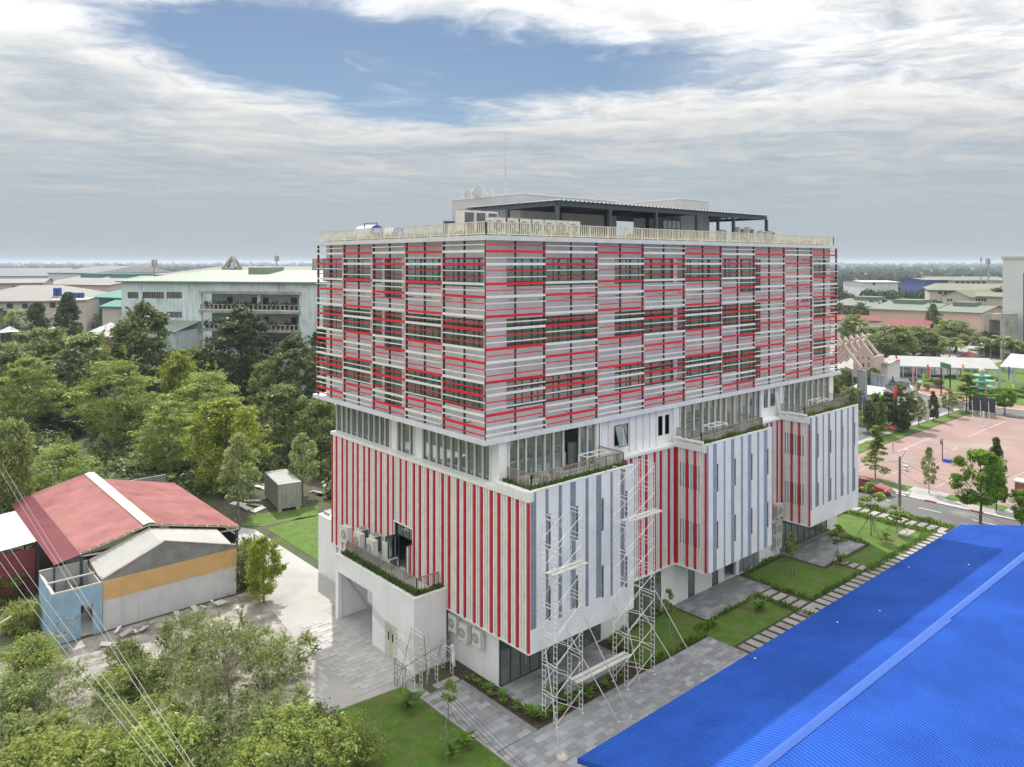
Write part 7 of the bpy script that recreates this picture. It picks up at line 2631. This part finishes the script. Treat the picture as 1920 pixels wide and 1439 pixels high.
MB().cyl((p[0], p[1], 0.2), (p[0], p[1], 2.6), 0.06, n=6).build('post', m_dark, HP)
MB().box(p[0] - 0.5, p[1] + 0.1, 2.3, p[0] + 0.5, p[1] + 0.15, 3.0).build('backboard', m_stain, HP)
p = gz(1917, 928)
BP = thing('brick_pillar', 'red brick pillar with white cap at the right picture edge', 'pillar', p)
m_brk = M('red_brick', (0.30, 0.10, 0.07), 0.85, 0.15, 3.0)
for k in range(9):
    for j in range(2):
        o = 0.31 if k % 2 else 0.0
        MB().box(p[0] - 0.6 + j * 0.61, p[1] - 0.6, 0.03 + k * 0.16, p[0] - 0.6 + j * 0.61 + 0.59, p[1] + 0.6, 0.03 + k * 0.16 + 0.145).build('brick', m_brk, BP)
MB().box(p[0] - 0.75, p[1] - 0.75, 1.48, p[0] + 0.75, p[1] + 0.75, 1.66).build('cap', m_paint, BP)

# lamp pole with loudspeakers
p = gz(1687, 966)
LP = thing('lamp_pole', 'concrete street lamp pole carrying horn loudspeakers by the road', 'lamp pole', (p[0], p[1], 0))
hp = gd(1687, 856, depth_at(966))[2]
MB().cyl((p[0], p[1], 0), (p[0], p[1], hp), 0.17, 0.11, n=10).build('shaft', M('pole_concrete', (0.17, 0.165, 0.16), 0.85, 0.15, 2.0), LP)
q = gd(1700, 843, depth_at(966) - 1)
MB().cyl((p[0], p[1], hp - 0.5), q, 0.035, n=6).build('arm', m_metal, LP)
MB().lathe((q[0], q[1], q[2] - 0.1), [(0.0, 0.16), (0.16, 0.12), (0.2, 0.0), (0.0, -0.02)], 10).build('lamp_head', m_paint, LP)
for i, (du, z, s) in enumerate(((-0.5, 2.45, -1), (0.45, 2.3, 1), (0.3, 5.2, 1), (0.4, 4.8, 1))):
    c = (p[0] + RT[0] * du - FW[0] * 0.15, p[1] + RT[1] * du - FW[1] * 0.15, z)
    e = (c[0] + RT[0] * 0.35 * s - FW[0] * 0.25, c[1] + RT[1] * 0.35 * s - FW[1] * 0.25, z - 0.05)
    MB().cyl((p[0], p[1], z), c, 0.05, 0.09, n=8).cyl(c, e, 0.09, 0.33 if i < 2 else 0.22, n=14, caps=False).build('loudspeaker', m_acw, LP)
MB().box(p[0] - 0.35, p[1] - 0.3, 0, p[0] + 0.35, p[1] + 0.3, 0.5).build('plinth', m_concrete, LP)
for i, (a, b, sg_) in enumerate((((p[0], p[1], hp - 0.45), gz(1960, 965, 5.6), 0.5), ((p[0], p[1], hp - 0.45), gz(1560, 862, 5.8), 0.3), ((p[0], p[1], hp - 1.6), gz(1960, 1010, 4.4), 0.5))):
    cable(a, b, sg_, 0.018, m_cabd, ('upper wire from the lamp pole towards the right edge', 'wire from the lamp pole behind the far bay', 'lower wire from the lamp pole towards the right edge')[i], 'lamp pole wires')

# ------------------------------------------------------------------ red car
m_carr = M('car_red', (0.26, 0.008, 0.022), 0.28, 0.05, 2.0, coat=0.8)
m_carg = M('car_glass', (0.02, 0.024, 0.028), 0.06, 0.05, 1.0)
CR = thing('red_car', 'dark red hatchback parked at the kerb beside the court', 'car', (0, 0, 0))
secs = [  # x along length, half widths / heights: (x, sill z, half width low, belt z, half width belt, roof z, half width roof)
    (0.00, 0.42, 0.62, 0.66, 0.60, 0.70, 0.50), (0.12, 0.26, 0.80, 0.72, 0.76, 0.80, 0.62), (0.5, 0.22, 0.86, 0.84, 0.80, 0.93, 0.66), (1.05, 0.22, 0.88, 0.94, 0.83, 1.02, 0.66),
    (1.35, 0.22, 0.88, 0.98, 0.84, 1.14, 0.66), (2.0, 0.22, 0.88, 0.98, 0.85, 1.46, 0.58), (2.7, 0.22, 0.88, 1.0, 0.85, 1.50, 0.58), (3.3, 0.22, 0.88, 1.03, 0.84, 1.45, 0.56), (3.85, 0.24, 0.86, 1.06, 0.80, 1.18, 0.56), (4.1, 0.30, 0.80, 1.04, 0.74, 1.08, 0.54), (4.22, 0.42, 0.66, 0.80, 0.64, 0.84, 0.5)]
mb = MB()
ring = []
for x, zs, wl, zb_, wb, zr_, wr in secs:
    ring.append([(x, -wl * 0.9, zs), (x, -wl, zs + 0.2), (x, -wb, zb_), (x, -wr, zr_), (x, 0, zr_ + 0.03), (x, wr, zr_), (x, wb, zb_), (x, wl, zs + 0.2), (x, wl * 0.9, zs)])
for a, b in zip(ring[:-1], ring[1:]):
    for i in range(8):
        mb.face([a[i], a[i + 1], b[i + 1], b[i]])
mb.face(ring[0][::-1])
mb.face(ring[-1])
body = mb.build('body', m_carr, CR)
body.data.shade_smooth()


def lift(p, k=0.012):
    return (p[0], p[1] * (1 + k), p[2] + 0.004)


for nm, i0, i1 in (('windscreen', 4, 5), ('rear_window', 7, 8)):
    a, b = ring[i0], ring[i1]
    MB().face([(a[3][0], a[3][1] * 0.95, a[3][2] + 0.015), (a[4][0], 0, a[4][2] + 0.016), (b[4][0], 0, b[4][2] + 0.012), (b[3][0], b[3][1] * 0.95, b[3][2] + 0.010)]).face([(a[4][0], 0, a[4][2] + 0.016), (a[5][0], a[5][1] * 0.95, a[5][2] + 0.015), (b[5][0], b[5][1] * 0.95, b[5][2] + 0.010), (b[4][0], 0, b[4][2] + 0.012)]).build(nm, m_carg, CR)
for sd_, (i2, i3) in ((-1, (2, 3)), (1, (6, 5))):
    for j0, j1, t0_, t1_ in ((4, 5, 0.35, 1.0), (5, 6, 0.06, 0.92), (6, 7, 0.02, 0.95)):
        q = []
        for jj, tt, lv in ((j0, t0_, 0.08), (j0, t1_, 0.08), (j0, t1_, 0.9), (j0, t0_, 0.9)):
            A, Bq = ring[jj], ring[j1]
            lo = [A[i2][k] + (Bq[i2][k] - A[i2][k]) * tt for k in range(3)]
            hi = [A[i3][k] + (Bq[i3][k] - A[i3][k]) * tt for k in range(3)]
            pt = [lo[k] + (hi[k] - lo[k]) * lv for k in range(3)]
            q.append((pt[0], pt[1] + sd_ * 0.012, pt[2] + 0.008))
        MB().face(q).build('side_window', m_carg, CR)
for x in (0.82, 3.36):
    for s in (-1, 1):
        wh = MB().cyl((x, s * 0.70, 0.31), (x, s * 0.90, 0.31), 0.31, n=20).build('wheel', m_black, CR)
        MB().cyl((x, s * 0.895, 0.31), (x, s * 0.91, 0.31), 0.21, n=16).build('rim', m_metal, wh)
for s in (-1, 1):
    MB().box(0.10, s * 0.72 - 0.12, 0.62, 0.34, s * 0.72 + 0.12, 0.76).build('headlight', m_paint, CR)
    MB().box(1.55, s * 0.92 - 0.07, 0.98, 1.72, s * 0.92 + 0.07, 1.10).build('mirror', m_carr, CR)
    MB().box(4.08, s * 0.66 - 0.1, 0.82, 4.2, s * 0.66 + 0.1, 1.0).build('tail_light', m_kerbr, CR)
MB().box(-0.012, -0.42, 0.36, 0.03, 0.42, 0.50).build('grille', m_black, CR)
MB().box(-0.03, -0.24, 0.5, -0.015, 0.24, 0.6).build('number_plate', m_paint, CR)
cpos = gz(1650, 930)
CR.location = (59.75, cpos[1] - 0.85, -0.02)
CR.rotation_euler.z = PI / 2

# ------------------------------------------------------------------ riders on the side road
m_cloth1 = M('dark_clothes', (0.03, 0.03, 0.035), 0.8)
m_cloth2 = M('pale_clothes', (0.45, 0.45, 0.43), 0.8)
m_skin = M('skin', (0.40, 0.24, 0.17), 0.6)


def rider(u, v, rz, label, cm):
    root = thing('motorbike', label.replace('person', 'motorbike ridden by the person'), 'motorbike')
    for x in (-0.6, 0.62):
        wv = MB()
        for i in range(16):
            a0, a1 = 2 * PI * i / 16, 2 * PI * (i + 1) / 16
            wv.cyl((x + math.cos(a0) * 0.25, 0, 0.3 + math.sin(a0) * 0.25), (x + math.cos(a1) * 0.25, 0, 0.3 + math.sin(a1) * 0.25), 0.05, n=6, caps=False)
        wv.build('wheel', m_black, root)
    MB().cyl((-0.75, 0, 0.62), (-0.1, 0, 0.6), 0.13, 0.12, n=8).cyl((-0.1, 0, 0.55), (0.35, 0, 0.4), 0.12, 0.1, n=8).cyl((0.35, 0, 0.4), (0.45, 0, 0.95), 0.11, 0.07, n=8).cyl((0.45, -0.32, 1.0), (0.45, 0.32, 1.0), 0.025, n=6).cyl((0.45, 0, 0.9), (0.62, 0, 0.3), 0.035, n=6).build('body', m_carr if cm is m_cloth2 else m_navy, root)
    MB().box(-0.75, -0.12, 0.72, -0.05, 0.12, 0.80).build('saddle', m_black, root)
    # seated figure, one continuous skinned mesh
    V = [(-0.25, 0, 0.88), (-0.22, 0, 1.12), (-0.16, 0, 1.38), (-0.13, 0, 1.50), (-0.10, 0, 1.66), (-0.18, 0.19, 1.40), (0.02, 0.26, 1.18), (0.36, 0.28, 1.04), (-0.18, -0.19, 1.40), (0.02, -0.26, 1.18), (0.36, -0.28, 1.04),
         (-0.22, 0.11, 0.86), (0.18, 0.17, 0.82), (0.12, 0.17, 0.42), (0.28, 0.17, 0.36), (-0.22, -0.11, 0.86), (0.18, -0.17, 0.82), (0.12, -0.17, 0.42), (0.28, -0.17, 0.36)]
    E_ = [(0, 1), (1, 2), (2, 3), (3, 4), (2, 5), (5, 6), (6, 7), (2, 8), (8, 9), (9, 10), (0, 11), (11, 12), (12, 13), (13, 14), (0, 15), (15, 16), (16, 17), (17, 18)]
    rad = [.15, .15, .16, .06, .11, .07, .055, .045, .07, .055, .045, .10, .085, .06, .05, .10, .085, .06, .05]
    me = bpy.data.meshes.new('person')
    me.from_pydata(V, E_, [])
    o = bpy.data.objects.new('person', me)
    COL.objects.link(o)
    sk = o.modifiers.new('skin', 'SKIN')
    for i, r in enumerate(rad):
        me.skin_vertices[0].data[i].radius = (r, r)
    me.skin_vertices[0].data[0].use_root = True
    ss = o.modifiers.new('sub', 'SUBSURF')
    ss.levels = ss.render_levels = 1
    me.materials.append(cm)
    tag(o, label, 'person')
    MB().lathe((-0.08, 0, 1.58), [(0.0, 0.27), (0.08, 0.25), (0.13, 0.16), (0.14, 0.05), (0.12, 0.02)], 12).build('helmet', m_cloth1 if cm is m_cloth1 else m_paint, o)
    MB().lathe((-0.04, 0, 1.48), [(0.04, 0.0), (0.09, 0.04), (0.11, 0.12), (0.1, 0.16)], 10).build('face', m_skin, o)
    g = gz(u, v)
    for q in (root, o):
        q.location = (g[0], g[1], 0.0)
        q.rotation_euler.z = rz


rider(1673, 722, 2.6, 'person in dark clothes riding a motorbike near the gate house', m_cloth1)
rider(1716, 739, 2.9, 'person in pale clothes riding a motorbike on the side road', m_cloth2)
rider(1717, 704, 0.3, 'person in pale clothes riding a motorbike under the tent edge', m_cloth2)

# potted shrubs along the brick walk, plastic tables by the court
pot = make_tree('potted_shrub', 91, 1.7, 0.8, 'dome', 0.35, 18, 60, 0.16, lf_mid, cl=0.4, trunk=0.05, limbs=6)
MB().lathe((0, 0, 0), [(0.0, 0.0), (0.35, 0.0), (0.5, 0.5), (0.45, 0.55), (0.0, 0.5)], 12).build('pot', m_stain, pot.root)
for i, (u, v, w) in enumerate(((1713, 722, 12), (1720, 731, 12), (1737, 734, 12), (1735, 715, 14), (1752, 727, 26), (1763, 728, 14))):
    plant_tree(pot, u, v - 11 - w * 0.3, depth_at(v), w * 1.3, '%s from the left of the potted shrubs round the brick walk' % ORD[i], 'potted shrubs of the brick walk')
    pot.root['category'] = 'shrub'
for u, v, m, lab in ((1673, 810, bm['red'], 'red plastic table on the grass verge'), (1686, 808, m_paint, 'white plastic table on the grass verge')):
    p = gz(u, v)
    t = thing('plastic_table', lab, 'table', p)
    MB().box(p[0] - 0.6, p[1] - 0.6, 0.78, p[0] + 0.6, p[1] + 0.6, 0.84).build('top', m, t)
    for a in (-0.5, 0.5):
        for b in (-0.5, 0.5):
            MB().box(p[0] + a - 0.04, p[1] + b - 0.04, 0.05, p[0] + a + 0.04, p[1] + b + 0.04, 0.78).build('leg', m, t)

# clipped hedges and lawns of the fountain garden
for i, (u0, v0, u1, v1) in enumerate(((1825, 745, 1860, 748), (1885, 732, 1925, 740), (1890, 745, 1925, 748), (1850, 752, 1885, 754))):
    a, b = gz(u0, v0), gz(u1, v1)
    t = MB().bar((a[0], a[1], 0.35), (b[0], b[1], 0.35), 0.8, 0.6).build('clipped_hedge', M('hedge_green', (0.05, 0.11, 0.02), 0.9, 0.3, 2.0, bump=0.8), None)
    tag(t, '%s of the low clipped hedges round the fountain, counted from the left' % ORD[i], 'hedge', 'clipped hedges round the fountain')

# debris and boards on the rough ground
m_board = M('broken_board', (0.52, 0.51, 0.49), 0.8, 0.15, 1.5, rand=0.35)
rg2 = random.Random(61)
for i in range(44):
    if i < 18:
        u, v = 430 + i * 3.9, rg2.uniform(870, 960)
    elif i < 28:
        u, v = 575 + (i - 18) * 5, rg2.uniform(860, 930)
    else:
        u, v = 205 + (i - 28) * 16, 1195 - (i - 28) * 5 + rg2.uniform(-8, 25)
    g = gz(u, v)
    s = rg2.uniform(0.3, 1.1) * (0.55 if i >= 28 else 1)
    o = MB().box(-s, -s * rg2.uniform(0.2, 0.6), 0, s, s * rg2.uniform(0.2, 0.6), rg2.uniform(0.02, 0.12)).build('broken_board', m_board)
    o.location = (g[0], g[1], rg2.uniform(0.02, 0.25))
    o.rotation_euler = (rg2.uniform(-0.25, 0.25), rg2.uniform(-0.25, 0.25), rg2.uniform(0, 3))
    tag(o, ('%s pale board of the litter left of the container, counted from the left' % ORD[i] if i < 18 else '%s pale board of the litter right of the container, counted from the left' % ORD[i - 18] if i < 28 else '%s broken slab on the rubble before the orange banded wall, counted from the left' % ORD[i - 28]), 'board', ('litter boards left of the container', 'litter boards right of the container', 'broken slabs before the shed')[0 if i < 18 else 1 if i < 28 else 2])
for i, (u, v) in enumerate(((595, 875), (612, 872))):
    g = gz(u, v)
    o = MB().box(-0.7, -0.06, 0, 0.7, 0.06, 2.3).build('leaning_slab', m_board)
    o.location = g
    o.rotation_euler = (-0.2, 0, 0.5 + i)
    tag(o, ('left', 'right')[i] + ' of the two pale slabs leaning behind the container', 'slab', 'leaning slabs')

# ------------------------------------------------------------------ the air between us and the horizon
hz_ = MB().box(-17000, -17000, -2.0, 17000, 17000, 42.0).build('haze', bpy.data.materials.new('haze'))
hz_['kind'] = 'stuff'
hm = hz_.data.materials[0]
hm.use_nodes = True
hn = hm.node_tree.nodes
hn.clear()
ho = hn.new('ShaderNodeOutputMaterial')
hv = hn.new('ShaderNodeVolumePrincipled')
hv.inputs['Color'].default_value = (0.72, 0.83, 0.97, 1)
hv.inputs['Density'].default_value = 0.00018
hv.inputs['Anisotropy'].default_value = 0.2
hm.node_tree.links.new(hv.outputs[0], ho.inputs['Volume'])
